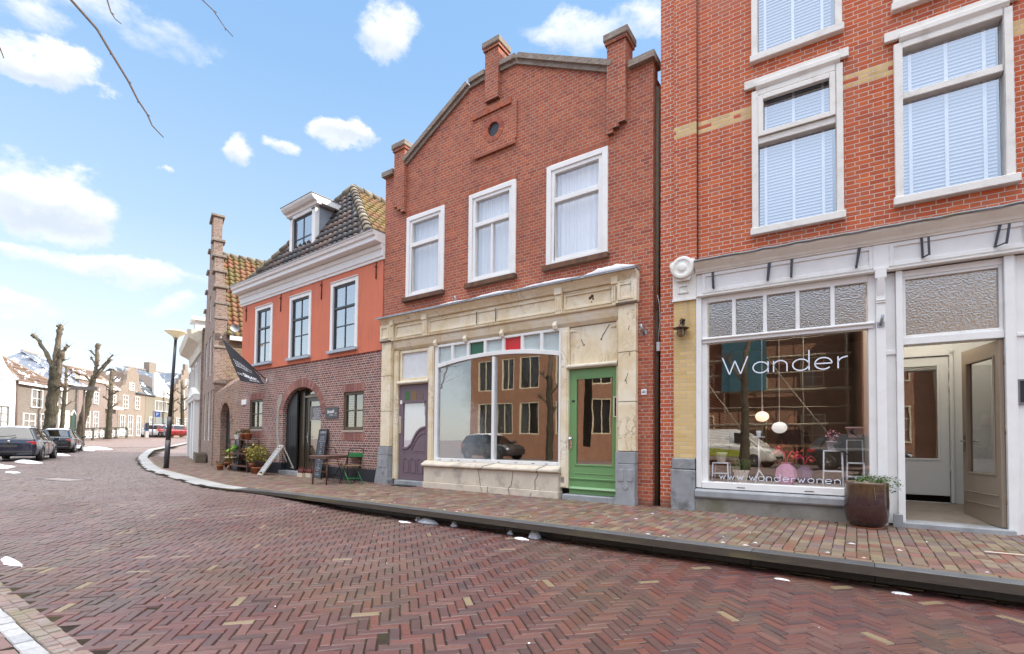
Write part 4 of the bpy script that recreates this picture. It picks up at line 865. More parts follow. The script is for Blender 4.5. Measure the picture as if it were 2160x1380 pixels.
# thin geometric lettering drawn as strokes
def strokes(mb, word, x0, z0, h, wd, adv, y, sp=.0):
    """h: x-height; wd: stroke; adv: width of a round letter"""
    def arc(cx, cz, rx, rz, a0, a1, n=20): return [(cx + rx * cos(a), cz + rz * sin(a)) for a in np.linspace(a0, a1, n)]
    x = x0; r_ = adv / 2
    for ch in word:
        P = []; a = adv
        if ch in 'Ww':
            H = h * (1.62 if ch == 'W' else 1); a = adv * (1.75 if ch == 'W' else 1.2); P = [[(x, z0 + H), (x + a * .28, z0), (x + a * .5, z0 + H * .78), (x + a * .72, z0), (x + a, z0 + H)]]
        elif ch == 'a': P = [arc(x + r_, z0 + h / 2, r_, h / 2, 0, 2 * pi), [(x + a, z0 + h), (x + a, z0)]]
        elif ch == 'o': P = [arc(x + r_, z0 + h / 2, r_, h / 2, 0, 2 * pi)]
        elif ch == 'd': P = [arc(x + r_, z0 + h / 2, r_, h / 2, 0, 2 * pi), [(x + a, z0 + h * 1.75), (x + a, z0)]]
        elif ch == 'e': P = [[(x, z0 + h / 2), (x + a, z0 + h / 2)] + arc(x + r_, z0 + h / 2, r_, h / 2, 0, 2 * pi - .75)]
        elif ch == 'n': a = adv * .85; P = [[(x, z0), (x, z0 + h)], [(x, z0 + h * .55)] + arc(x + a / 2, z0 + h * .56, a / 2, h * .44, pi, 0) + [(x + a, z0)]]
        elif ch == 'r': a = adv * .55; P = [[(x, z0), (x, z0 + h)], [(x, z0 + h * .5)] + arc(x + a, z0 + h * .5, a, h * .47, pi, pi / 2)]
        elif ch == 'l': a = 0; P = [[(x, z0), (x, z0 + h * 1.75)]]
        elif ch == '.': a = wd; P = [[(x, z0), (x + wd, z0)]]
        for q in P:
            for (xa, za), (xb, zb) in zip(q, q[1:]): mb.bar((xa, y, za), (xb, y, zb), .002, wd, (0, 0, 1)) if abs(zb - za) < abs(xb - xa) * 3 else mb.bar((xa, y, za), (xb, y, zb), wd, .002, (0, -1, 0))
        x += a + sp
    return x
strokes(mb, 'Wander', .95, 2.125, .165, .017, .205, .045, .072); mb.build('lettering', lt, swc, label='shop name lettering WANDER in thin white on the window')
mb = MB(); strokes(mb, 'www.wanderwonen.nl', .90, .505, .062, .0075, .075, .045, .036); mb.build('lettering', lt, swc, label='thin white web address along the bottom of the window')
mb = MB(); moulding(mb, .565, 2.90, [(-.1, .35), (.02, .35), (.10, .33), (.125, .315), (.125, .225), (.11, .21), (.09, .195), (-.1, .195)], 0); mb.build('stone_sill', bluestone, Ch, bevel=.008)
mb = MB(); mb.box(.563, 2.95, -.085, .1, -.06, .194); mb.build('stone_base', paint('mossy_stone', (.25, .24, .215), .8, .25, 4, bump=.5, bscale=40, dirt=(.10, .09, .035), dirt_amt=.7, dirt_scale=1.8), Ch, bevel=.008)
# post between window and door, door case
fr = MB(); fr.box(2.885, 2.99, -.05, .2, .0, 3.36); fr.box(2.99, 3.10, .03, .2, .02, 3.36); fr.box(3.10, 3.172, -.035, .2, .0, 3.36)
fr.box(2.875, 3.0, -.10, -.05, 3.28, 3.42); fr.prism([(.05, 3.05), (.10, 3.28), (.05, 3.28)], 2.895, 2.98, 'x').xf(lambda X, Y, Z: (X, -Y, Z), len(fr.v) - 6)
for z in (2.955, 2.985): fr.box(2.88, 2.995, -.065, -.05, z, z + .016)
fr.box(4.14, 4.228, -.035, .2, .0, 3.36); fr.box(4.228, CX1, .03, .2, .0, 3.36); fr.box(4.228, 4.245, -.01, .03, .0, 3.36); fr.box(4.25, 5.2, .01, .03, 2.38, 2.42)
fr.box(3.172, 4.14, .0, .2, 2.375, 2.47); fr.box(3.172, 4.14, .02, .2, 3.28, 3.36); ring(fr, 3.172, 4.14, 2.47, 3.28, .035, .03, .12)
fr.box(5.2, 5.3, -.04, .03, 0, 3.36); fr.box(2.99, 3.10, .01, .03, 2.26, 2.32)
fr.build('door_case', white, Ch, bevel=.005)
p = MB(); pane_face(p, 3.20, 4.11, 2.50, 3.255, .07); p.build('figured_pane', fg, Ch)
mb = MB(); mb.box(3.12, 4.19, -.10, .25, -.06, .062); mb.build('doorstep', bluestone, Ch, bevel=.01)
mb = MB(); ring(mb, 4.245, 4.34, 1.56, 1.86, .02, .0, .03); lb = mb.build('letter_box', paint('grey_metal', (.17, .17, .20), .4), Ch); MB().box(4.262, 4.322, .012, .02, 1.58, 1.84).build('slot', black, lb)
mb = MB(); mb.box(2.892, 2.975, -.056, -.051, 2.625, 2.70); mb.tube([(2.935, -.07, 2.66), (2.95, -.14, 2.77)], .019, 10); mb.build('flag_holder', steel, Ch)
# porch behind the open door
wp = paint('porch_white', (.60, .61, .60), .6, .04, 3, bump=.05)
mb = MB(); mb.face([(2.9, .2, .058), (4.5, .2, .058), (4.5, 1.62, .20), (2.9, 1.62, .20)]); mb.build('porch_floor', paint('porch_lino', (.26, .215, .175), .5, .25, 2.5, dirt=(.10, .08, .06), dirt_amt=.5, dirt_scale=6), Ch)
mb = MB(); mb.box(4.44, 4.5, .2, 1.62, .0, 3.3); mb.box(4.425, 4.44, .25, 1.62, 1.10, 1.15); mb.box(2.84, 2.9, .2, 1.62, 0, 3.3); wall_cells(mb, 2.9, 4.44, .1, 3.3, 1.56, 1.62, [(2.98, 3.885, .2, 2.42)]); mb.box(3.885, 3.93, 1.53, 1.56, .2, 2.5); mb.box(2.9, 3.93, 1.53, 1.559, 2.42, 2.47); mb.build('porch_wall', wp, Ch, bevel=.003)
mb = MB(); mb.box(2.9, 4.44, .2, 1.6, 3.3, 3.35); mb.build('porch_ceiling', wp, Ch)
d = MB(); wall_cells(d, 2.985, 3.88, .30, 2.41, 1.57, 1.61, [(3.09, 3.745, .86, 2.27)]); ring(d, 3.06, 3.775, .83, 2.30, .03, 1.56, 1.569); idr = d.build('inner_door', wp, Ch, bevel=.003)
p = MB(); pane_face(p, 3.085, 3.75, .855, 2.275, 1.59); p.build('glass', glass('inner_glass', r0=.20, wave=.03, tint=(.8, .75, .7)), idr)
each([MB().tube([(3.885, 1.545, z), (3.885, 1.545, z + .13)], .013, 8) for z in (.62, 1.88, 2.10)], 'hinge', paint('hinge_grey', (.45, .45, .44), .4), idr)
MB().box(.26, CX1 - .3, 5.4, 5.5, 0, 3.4).build('back_wall', paint('shop_wall', (.30, .25, .20), .8, .3, 2), Ch)
MB().box(.26, 2.84, .3, 5.4, .0, .30).build('shop_floor', paint('shop_boards', (.22, .15, .10), .45, .3, 3), Ch)
mb = MB(); mb.box(.66, 2.84, .10, .85, .30, .45); mb.build('display_ledge', paint('ledge_paint', (.50, .49, .48), .5), Ch)
# lit lamps behind the figured glass: one in the porch, one deeper in the shop
for nm_, lb_, u_, y_, z_, e_ in (('porch_lamp', 'warm lit ceiling bulb in the white porch behind the open door', 3.62, .85, 2.92, 9), ('shop_lamp', 'warm lit bulb hanging behind the middle figured pane of the shop window', 1.78, 1.1, 3.0, 11)):
    v_ = Matrix.Translation((-2.655, 8.0663, 0)) @ Matrix.Rotation(CA, 4, 'Z') @ Vector((u_, y_, z_)); pl2 = thing(nm_, lb_, 'lamp', tuple(v_), CA)
    mb = MB(); mb.ball((0, 0, 0), .05, 14); mb.build('bulb', lamp_mat('warm_bulb', (1, .72, .42), 6.), pl2); mb = MB(); mb.tube([(0, 0, .05), (0, 0, 3.3 - z_)], .006, 5); mb.build('cord', black, pl2)
    ld = bpy.data.lights.new(nm_, 'POINT'); ld.energy = e_; ld.color = (1, .90, .76); ld.shadow_soft_size = .06; lo = bpy.data.objects.new('light', ld); COL.objects.link(lo); lo.parent = pl2; lo.location = (0, -.09, -.04)
# open door leaf
dl = MB(); L_ = .90; tn = paint('taupe_paint', (.27, .21, .155), .35, .06, 4, bump=.05, coat=.2)
wall_cells(dl, 0, L_, .07, 2.36, -.022, .022, [(.115, L_ - .13, .70, 2.17)])
for s_ in (-1, 1):
    y0, y1 = (-.034, -.022) if s_ < 0 else (.022, .034)
    ring(dl, .105, L_ - .12, .69, 2.18, .02, y0, y1); dl.box(.05, L_ - .05, y0, y1, .44, .455); dl.box(.05, L_ - .05, y0, y1, .30, .32)
ang = pi - R(78)
od = dl.build('open_door', tn, Ch, bevel=.004, loc=(4.115, .03, 0), rz=pi - R(78))
p = MB(); pane_face(p, .11, L_ - .125, .695, 2.175, 0); p.build('glass', pane_m, od)
hn = MB()
for s_ in (-1, 1):
    hn.box(L_ - .085, L_ - .05, s_ * .028 - .006, s_ * .028 + .006, .98, 1.20); hn.tube([(L_ - .068, s_ * .03, 1.12), (L_ - .068, s_ * .07, 1.12), (L_ - .19, s_ * .07, 1.12)], .009, 8)
hn.build('handle', paint('satin_steel', (.62, .61, .59), .25, metal=1), od)
each([MB().tube([(-.005, -.03, z), (-.005, -.03, z + .11)], .012, 8) for z in (.35, 1.2, 2.05)], 'hinge', tn, od)
# iron sign brackets on the frieze
bk = [(.84, -.012, 0), (1.61, .03, 0), (1.905, .012, 0), (2.69, .045, 0), (3.372, -.008, .055), (4.075, .05, .085)]
for i, (u, tl, sh) in enumerate(bk):
    mb = MB(); y0, y1 = -.068, -.14; t0 = (u + tl * .6, y0, 3.74); b0 = (u - tl * .4, y0, 3.475)
    mb.bar(t0, b0, .026, .008, (0, 1, 0)); b1 = (u - tl * .4 + sh, y1, 3.49); mb.bar(b0, b1, .026, .008, (0, 0, 1)); mb.bar((b1[0], y1, 3.475), (b1[0] + tl * .6, y1, 3.715), .026, .008, (0, 1, 0)); mb.lathe([(.016, -.074), (.016, -.064), (.0, -.064)], (t0[0], 0, 3.745), 10, 'y')
    mb.build('sign_bracket', paint('dark_iron', (.055, .055, .07), .45, .3, 20, metal=.3), Ch)
# wall lamp on the yellow pier
wl = thing('wall_lamp', 'bronze barn style wall lamp with glass jar on the yellow brick pier', 'wall lamp', tuple((Matrix.Translation((-2.655, 8.0663, 0)) @ Matrix.Rotation(CA, 4, 'Z') @ Vector((.366, -.05, 2.9)))), CA)
brz = paint('bronze', (.10, .072, .05), .4, .3, 20, metal=.6)
mb = MB(); mb.lathe([(.03, .155), (.03, .175), (.045, .18), (.045, .19)], (0, 0, -.05), 12); mb.box(-.035, .035, -.012, 0, .06, .16); mb.tube([(0, -.01, .12), (0, -.06, .15), (0, -.10, .13), (0, -.11, .05)], .014, 8); mb.build('arm', brz, wl)
mb = MB(); mb.lathe([(.02, .05), (.04, .03), (.05, .012), (.125, -.012), (.128, -.018), (.05, -.006), (.0, -.006)], (0, -.11, 0), 24); mb.build('lamp_shade', brz, wl)
mb = MB(); mb.lathe([(.05, -.006), (.052, -.10), (.045, -.135), (.02, -.15), (0, -.152)], (0, -.11, 0), 20); mb.build('glass_jar', textured_glass('amber_jar', (.40, .27, .14), .12, .3, 40, .5), wl)
mb = MB(); mb.lathe([(.056, -.005), (.056, -.012), (.05, -.012)], (0, -.11, 0), 16)
for k in range(4): a = k * pi / 2 + .4; mb.tube([(.056 * cos(a), -.11 + .056 * sin(a), -.01), (.056 * cos(a), -.11 + .056 * sin(a), -.11), (.03 * cos(a), -.11 + .03 * sin(a), -.15)], .0035, 4)
mb.build('guard', brz, wl)

# ------------------------------------------------------------------ the orange plastered house with the arched door
RA = -.0386
Rh = thing('orange_house', 'orange plastered house with brick ground floor, arched black doorway and white cornice', 'house', (-9.578, 8.0663, 0), RA)
RL = -7.52
PUR = [(.22, .075, .06), (.16, .06, .055), (.28, .10, .075), (.13, .055, .055), (.25, .09, .08), (.20, .065, .05), (.31, .14, .11), (.11, .06, .06)]
bp_ = brick('purple_brick', PUR, (.52, .41, .36), .195, .062, .018, 'cross', .7, wash=(.46, .36, .32), wash_amt=.5, wash_scale=1.5, wob=.008)
acx, arx, az0, arz = -3.70, 1.03, 1.80, .78
mb = MB()
LW = [(-6.88, -6.03, 1.36, 2.33), (-1.61, -.737, 1.30, 2.305)]
wall_cells(mb, RL, -.02, .30, 3.28, 0, .35, LW + [(acx - arx, acx + arx, .0, az0 + arz)])
N_ = 18; A = [(acx + arx * cos(a), az0 + arz * sin(a)) for a in np.linspace(pi, 0, N_ + 1)]
for (xa, za), (xb, zb) in zip(A, A[1:]):
    zt = az0 + arz; mb.face([(xa, 0, za), (xb, 0, zb), (xb, 0, zt), (xa, 0, zt)]); mb.face([(xa, 0, za), (xa, .35, za), (xb, .35, zb), (xb, 0, zb)])
    mb.face([(xb, .35, zb), (xa, .35, za), (xa, .35, zt), (xb, .35, zt)])
mb.build('brick_wall', bp_, Rh)
mb = MB(); V = 44
for i in range(V):
    a0, a1 = pi - pi * (i + .12) / V, pi - pi * (i + .88) / V; q = []
    for r_, a in ((.0, a0), (0, a1), (.235, a1), (.235, a0)): q.append((acx + (arx + r_) * cos(a), az0 + (arz + r_) * sin(a)))
    mb.prism(q[::-1], -.012, .02)
mb.build('arch_bricks', island('course_brick', [(.34, .15, .12), (.28, .11, .09), (.40, .19, .15), (.24, .10, .085)]), Rh)
mb = MB(); n = len(mb.v); A2 = [(acx + (arx + .24) * cos(a), az0 + (arz + .24) * sin(a)) for a in np.linspace(pi, 0, N_ + 1)]
for i in range(N_): mb.face([(A[i][0], -.004, A[i][1]), (A[i + 1][0], -.004, A[i + 1][1]), (A2[i + 1][0], -.004, A2[i + 1][1]), (A2[i][0], -.004, A2[i][1])])
mb.build('arch_mortar', paint('pale_mortar', (.48, .39, .34), .9, .15, 10), Rh)
for a, b, z0, z1 in LW:
    w = MB(); ring(w, a, b, z0, z1, .075, .03, .12, .09); w.box((a + b) / 2 - .022, (a + b) / 2 + .022, .045, .10, z0 + .09, z1 - .075); w.box(a + .075, b - .075, .047, .098, (z0 + z1) / 2 - .0, (z0 + z1) / 2 + .035)
    wd = w.build('window', paint('olive_brown_paint', (.095, .075, .04), .5, .2, 8), Rh, bevel=.005); p = MB(); pane_face(p, a + .06, b - .06, z0 + .07, z1 - .06, .07); p.build('pane', shop_pane, wd)
    s_ = MB(); s_.box(a - .03, b + .03, -.02, .12, z0 - .045, z0 - .002); s_.build('sill', paint('pale_mortar', (.48, .39, .34), .9, .15, 10), wd)
    for z, h in ((z1 + .01, .2), (z0 - .27, .2)):
        l = MB()
        for i in range(13): x = a - .05 + (b - a + .1) * i / 13; l.box(x, x + .056, -.008, .02, z, z + h)
        l.build('brick_course', island('course_brick', [(.34, .15, .12), (.28, .11, .09), (.40, .19, .15), (.24, .10, .085)]), wd)
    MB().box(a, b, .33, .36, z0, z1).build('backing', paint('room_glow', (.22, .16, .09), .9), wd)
each([MB().box(RL - .01, acx - arx - .0, -.03, .35, -.1, .33), MB().box(acx + arx, -.02, -.03, .35, -.1, .315)], 'tarred_base', paint('tar_paint', (.022, .024, .032), .55, .3, 4, bump=.3), Rh, bevel=.006)
pl_ = paint('orange_plaster', (.62, .175, .095), .75, .10, 2.2, bump=.55, bscale=22, dirt=(.45, .125, .075), dirt_amt=.6, dirt_scale=1.3, streak=True)
UW = [(-6.58, -5.46, 3.46, 5.34), (-4.43, -3.24, 3.44, 5.335), (-2.26, -1.02, 3.44, 5.345)]
mb = MB(); wall_cells(mb, RL, -.02, 3.285, 6.0, -.018, .35, UW); mb.box(RL - .002, -.02, -.028, -.0178, 3.285, 3.40); mb.build('plaster_wall', pl_, Rh)
bd = paint('blue_black_paint', (.035, .04, .055), .35, .2, 6, coat=.2)
for i, (a, b, z0, z1) in enumerate(UW):
    w = MB(); ring(w, a, b, z0, z1, .115, -.045, .12, .02, .115); moulding(w, a, b, [(.045, z1 - .02), (.07, z1 - .01), (.075, z1 + .012), (.045, z1 + .016)], 0)
    wf = w.build('window', white, Rh, bevel=.005)
    s_ = MB(); s_.box(a - .05, b + .03, -.11, .05, z0 - .05, z0 + .03); s_.build('sill', paint('grey_blue_sill', (.40, .44, .50), .5), wf, bevel=.006)
    s_ = MB(); ring(s_, a + .115, b - .115, z0 + .03, z1 - .115, .05, .0, .07); zm = z0 + (z1 - z0) * .615; s_.box(a + .165, b - .165, -.012, .07, zm - .02, zm + .035); s_.box((a + b) / 2 - .014, (a + b) / 2 + .014, .012, .06, z0 + .08, z1 - .165); s_.box(a + .165, b - .165, .014, .058, z0 + .66, z0 + .69); s_.build('sash', bd, wf, bevel=.003)
    p = MB(); pane_face(p, a + .14, b - .14, z0 + .05, z1 - .14, .03); p.build('pane', glass('sash_glass', r0=.5, wave=.03, wscale=1.5), wf)
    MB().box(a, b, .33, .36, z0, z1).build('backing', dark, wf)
anc = []
for x, z0, z1 in ((-7.25, 5.0, 5.49), (-4.97, 4.99, 5.52), (-2.73, 4.99, 5.51), (-.285, 5.11, 5.53)): m_ = MB(); m_.tube([(x, -.035, z0), (x, -.03, z1)], .016, 6); m_.ball((x, -.045, z1 - .12), .028, 8, (1.2, 1, 1.2)); anc.append(m_)
each(anc, 'wall_anchor', paint('rusty_red_iron', (.13, .035, .025), .7), Rh)
# cornice with gutter
mb = MB(); moulding(mb, RL - .10, .03, [(0, 5.54), (.05, 5.54), (.055, 5.60), (.085, 5.62), (.085, 5.78), (.12, 5.80), (.135, 5.90), (0, 5.9)], 0)
moulding(mb, RL - .16, .03, [(0, 5.902), (.30, 5.93), (.31, 5.95), (.31, 6.04), (.355, 6.06), (.375, 6.13), (.40, 6.15), (.40, 6.175), (0, 6.175)], 0); mb.build('cornice', white, Rh, bevel=.004)
mb = MB(); mb.box(RL - .17, .035, -.41, .2, 6.176, 6.19); mb.build('gutter_lead', lead, Rh)
# roof: steep hip towards the street, ridge running back
TILE_D = [(.05, .038, .034), (.075, .052, .045), (.04, .033, .034), (.11, .06, .045), (.14, .085, .06), (.06, .05, .05), (.09, .055, .04), (.035, .03, .032)]
TILE_M = [(.20, .14, .065), (.24, .125, .07), (.17, .14, .06), (.26, .175, .085), (.16, .125, .07), (.27, .13, .08)]
TILE_O = [(.22, .095, .05), (.26, .11, .055), (.19, .09, .045), (.21, .115, .05), (.16, .11, .045), (.27, .12, .07), (.18, .125, .055)]
def pantiles(poly, org, eu, ev, tw=.235, th=.30, amp=.032, lap=.035):
    """interlocking pantiles laid over the polygon poly given in (along the eaves, up the slope) metres; a separate piece per tile"""
    eu, ev = Vector(eu).normalized(), Vector(ev).normalized(); nn = eu.cross(ev); org = Vector(org); mb = MB()
    us = [p[0] for p in poly]; vs = [p[1] for p in poly]
    def inside(u, v):
        c = False
        for i in range(len(poly)):
            (x1, y1), (x2, y2) = poly[i], poly[i - 1]
            if (y1 > v) != (y2 > v) and u < (x2 - x1) * (v - y1) / (y2 - y1) + x1: c = not c
        return c
    K = 6; v = min(vs)
    while v < max(vs):
        u = min(us)
        while u < max(us):
            if inside(u + tw / 2, min(v + th * .5, max(vs) - .01)):
                n = len(mb.v); jz = random.uniform(-.004, .004)
                for vv, z in ((v - .04, lap), (v + th * .96, 0)):
                    for i in range(K + 1):
                        f = i / K; h = amp * (sin(2 * pi * f - .6)) ; q = org + eu * (u + f * tw * 1.02) + ev * vv + nn * (h + z + jz + .03); mb.v.append(tuple(q))
                for i in range(K + 1): mb.v.append(tuple(Vector(mb.v[n + i]) - nn * .03))
                for i in range(K):
                    mb.f.append((n + i, n + i + 1, n + K + 1 + i + 1, n + K + 1 + i)); mb.sm.add(len(mb.f) - 1); mb.f.append((n + 2 * K + 2 + i, n + 2 * K + 3 + i, n + i + 1, n + i))
            u += tw
        v += th
    return mb
EV, AP = 6.17, (-3.42, 1.40, 8.93)
E0, E1 = Vector((-6.50, -.22, EV)), Vector((-.34, -.22, EV))
wdt = E1.x - E0.x; sl = hypot(AP[1] + .22, AP[2] - EV)
rm = island('dark_pantile', TILE_D, rough=.38, spec=.6, fine=14)
pantiles([(0, 0), (wdt, 0), (AP[0] - E0.x, sl)], E0, (1, 0, 0), (0, AP[1] + .22, AP[2] - EV)).build('roof', rm, Rh, fix=False)
for sgn, e, nm in ((1, E1, 'moss_pantile'), (-1, E0, 'moss_pantile')):
    run = abs(e.x - AP[0]); s2 = hypot(run, AP[2] - EV); D_ = 8.5
    poly = [(0, 0), (D_, 0), (D_, s2), (AP[1] + .22, s2)]
    if sgn > 0: pantiles(poly, e, (0, 1, 0), (-run, 0, AP[2] - EV)).build('roof', island(nm, TILE_M, rough=.8, fine=12, moss=((.25, .21, .05), 3, .6)), Rh, fix=False)
    else: pantiles([(-p[0], p[1]) for p in poly], e, (0, -1, 0), (run, 0, AP[2] - EV)).build('roof', rm, Rh, fix=False)
mb = MB(); mb.face([tuple(E0), tuple(E1), AP]); mb.face([tuple(E1), (E1.x, 8.3, EV), (AP[0], 8.3, AP[2]), AP]); mb.face([(E0.x, 8.3, EV), tuple(E0), AP, (AP[0], 8.3, AP[2])]); mb.face([(E1.x, 8.3, EV), (E0.x, 8.3, EV), (AP[0], 8.3, AP[2])]); mb.build('roof_boards', dark, Rh)
mb = MB()
for a, b in ((E0, Vector(AP)), (E1, Vector(AP)), (Vector(AP), Vector((AP[0], 8.2, AP[2])))):
    n_ = int((b - a).length / .33); d_ = (b - a) / n_
    for i in range(n_): p0 = a + d_ * i + Vector((0, 0, .05)); mb.tube([p0, p0 + d_ * 1.12], [.14, .115], 10)
mb.build('ridge_tiles', island('ridge_tile', [(.10, .075, .06), (.15, .11, .08), (.07, .055, .05), (.20, .17, .12)], rough=.7, moss=((.30, .28, .2), 5, .5)), Rh, fix=False)
mb = MB(); mb.box(RL, RL + .3, .35, 8.3, -.1, 6.15); mb.box(-.3, -.03, .35, 8.3, -.1, 6.15); mb.box(RL + .3, -.3, 8.0, 8.3, -.1, 6.15); mb.build('side_wall', bp_, Rh)
MB().box(RL + .05, -.05, .3, 8.2, 3.2, 3.28).build('ceiling', dark, Rh)
MB().box(RL + .05, -.05, .35, 8.2, 5.6, 5.7).build('attic_floor', dark, Rh)
# dormer
dm = MB(); dx0, dx1, dy = -4.83, -3.40, .12
ring(dm, dx0, dx1, 6.40, 7.95, .17, dy, dy + .14, .10, .12); dm.box(dx0 + .155, dx0 + .185, dy - .02, dy, 6.5, 7.8)
moulding(dm, dx0 - .16, dx1 + .16, [(-.1, 7.95), (.03, 7.95), (.05, 8.02), (.14, 8.05), (.20, 8.12), (.22, 8.16), (.22, 8.19), (-.1, 8.19)], dy)
dm.box(dx0 - .16, dx1 + .16, dy + .10, 1.2, 8.0, 8.19); dor = dm.build('dormer', white, Rh, bevel=.006)
each([MB().prism([(dy + .14, 6.4), (1.25, 7.95), (dy + .14, 7.95)], a, a + .07, 'x') for a in (dx1 - .09, dx0 + .02)], 'cheek', paint('zinc_cheek', (.36, .39, .43), .4, .2, 3, metal=.3), dor)
mb = MB(); mb.box(dx0 - .18, dx1 + .18, dy - .23, 1.25, 8.19, 8.21); mb.build('dormer_roof', lead, dor)
s_ = MB(); ring(s_, dx0 + .17, dx1 - .17, 6.50, 7.83, .05, dy + .05, dy + .10); s_.box((dx0 + dx1) / 2 - .016, (dx0 + dx1) / 2 + .016, dy + .055, dy + .09, 6.55, 7.78); s_.box(dx0 + .22, dx1 - .22, dy + .057, dy + .088, 7.15, 7.185); s_.build('sash', bd, dor)
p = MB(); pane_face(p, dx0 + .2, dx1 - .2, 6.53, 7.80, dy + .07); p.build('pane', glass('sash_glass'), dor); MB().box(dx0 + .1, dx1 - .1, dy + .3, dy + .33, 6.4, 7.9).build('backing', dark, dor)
each([MB().box(x - .07, x + .07, dy - .035, dy - .001, 7.86, 7.90) for x in (dx0 + .09, dx1 - .09)], 'lead_cap', lead, dor)
# arched doorway: open black board leaf and glazed door
mb = MB(); x0, x1 = acx - arx + .01, acx - .42
q = [(x0, .12)] + [(x1, .12)] + [(acx + (arx - .015) * cos(a), az0 + (arz - .015) * sin(a)) for a in np.linspace(math.acos((x1 - acx) / arx), pi, 10)]
mb.prism(q, .10, .15)
for i in range(6): x = x0 + (x1 - x0) * (i + .5) / 6; mb.box(x - .006, x + .006, .094, .0998, .14, 1.75)
mb.build('board_leaf', black, Rh, label='black boarded door leaf folded open in the arch')
gx0, gx1 = -3.86, -2.72
brn = paint('dark_brown_paint', (.05, .038, .024), .35, .2, 6, coat=.2)
mb = MB(); ring(mb, gx0, gx1, .12, 2.34, .075, .24, .33, .03); mb.box(acx + arx - .1, acx + arx, .2, .33, .12, 2.2); mb.box(x1 - .02, gx0, .2, .32, .12, 2.5); ring(mb, gx0, gx1, 2.34, 2.6, .05, .26, .30); fr_ = mb.build('door_frame', brn, Rh, bevel=.004)
mb = MB(); mb.box(gx0 - .05, gx1 + .05, .20, .30, 2.29, 2.34); mb.build('transom', paint('pale_transom', (.38, .33, .24), .5), fr_)
mb = MB(); ring(mb, gx0 + .08, gx1 - .08, .16, 2.28, .11, .25, .30, .24, .11); gdr = mb.build('glazed_door', brn, Rh, bevel=.004)
p = MB(); pane_face(p, gx0 + .18, gx1 - .18, .39, 2.18, .275); p.build('glass', shop_pane, gdr); p = MB(); pane_face(p, gx0 + .04, gx1 - .04, 2.38, 2.57, .285); p.build('glass', shop_pane, gdr)
mb = MB(); mb.box(gx0 + .115, gx0 + .145, .235, .249, .95, 1.25); mb.tube([(gx0 + .13, .245, 1.12), (gx0 + .13, .19, 1.12), (gx0 + .23, .19, 1.12)], .01, 6); mb.build('handle', steel, gdr)
mb = MB(); mb.box(gx0 + .24, gx1 - .26, .262, .27, 1.62, 2.02); ps = mb.build('poster', paint('poster_grey', (.16, .16, .17), .7), gdr); mb = MB(); ring(mb, gx0 + .225, gx1 - .245, 1.605, 2.035, .015, .255, .2618); mb.build('poster_border', paint('poster_cream', (.6, .58, .5), .6), ps)
mb = MB()
for j in range(5): 
    text_mesh(mb, ['LUNCH', 'KOFFIE', 'TAART', 'SOEP', 'BROOD'][j], .085, lambda x, y, z, j=j: ((gx0 + gx1) / 2 - .01 + x * 1.5, .259 - z, 1.92 - j * .07 + y), .0005)
mb.build('lettering', paint('sign_white', (.75, .75, .75), .6), ps)
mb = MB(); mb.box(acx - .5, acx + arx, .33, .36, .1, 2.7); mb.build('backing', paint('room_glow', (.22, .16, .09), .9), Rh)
mb = MB(); mb.box(acx - arx - .02, acx + arx + .06, -.10, .24, -.06, .115); mb.build('doorstep', bluestone, Rh, bevel=.01)
mb = MB(); rg = random.Random(8); zs_ = np.linspace(.34, 2.42, 22); cl_ = [(-4.98 + .06 * sin(z * 3.1) + (.14 * max(0, z - 2.1)), .05 + .035 * rg.random() + (.05 if z > 2.05 else 0)) for z in zs_]
mb.prism([(c_ + w_, z) for (c_, w_), z in zip(cl_, zs_)] + [(c_ - w_, z) for (c_, w_), z in list(zip(cl_, zs_))[::-1]], -.018, .0); mb.build('mortar_scar', paint('grey_mortar', (.36, .33, .29), .95, .2, 9, bump=.8, bscale=25), Rh)
# sign by the door, white plate
mb = MB(); mb.box(-2.43, -1.83, -.022, -.001, 1.63, 1.925); sg = mb.build('sign', paint('sign_slate', (.075, .078, .085), .5), Rh)
mb = MB(); text_mesh(mb, 'Smaak', .13, lambda x, y, z: (-2.17 + x + y * .12, -.0235 - z, 1.775 + y + x * .06), .0005, bold=.004); text_mesh(mb, 'HOEK', .065, lambda x, y, z: (-2.13 + x, -.0235 - z, 1.70 + y), .0005, space=1.2); text_mesh(mb, 'OPEN', .04, lambda x, y, z: (-1.93 + x, -.0235 - z, 1.75 + y), .0005); text_mesh(mb, 'di-zo', .04, lambda x, y, z: (-1.93 + x, -.0235 - z, 1.70 + y), .0005); mb.build('lettering', paint('sign_white', (.75, .75, .75), .6), sg)
MB().box(-7.46, -7.11, -.02, -.001, 2.19, 2.365).build('wall_plate', white, Rh, bevel=.004)
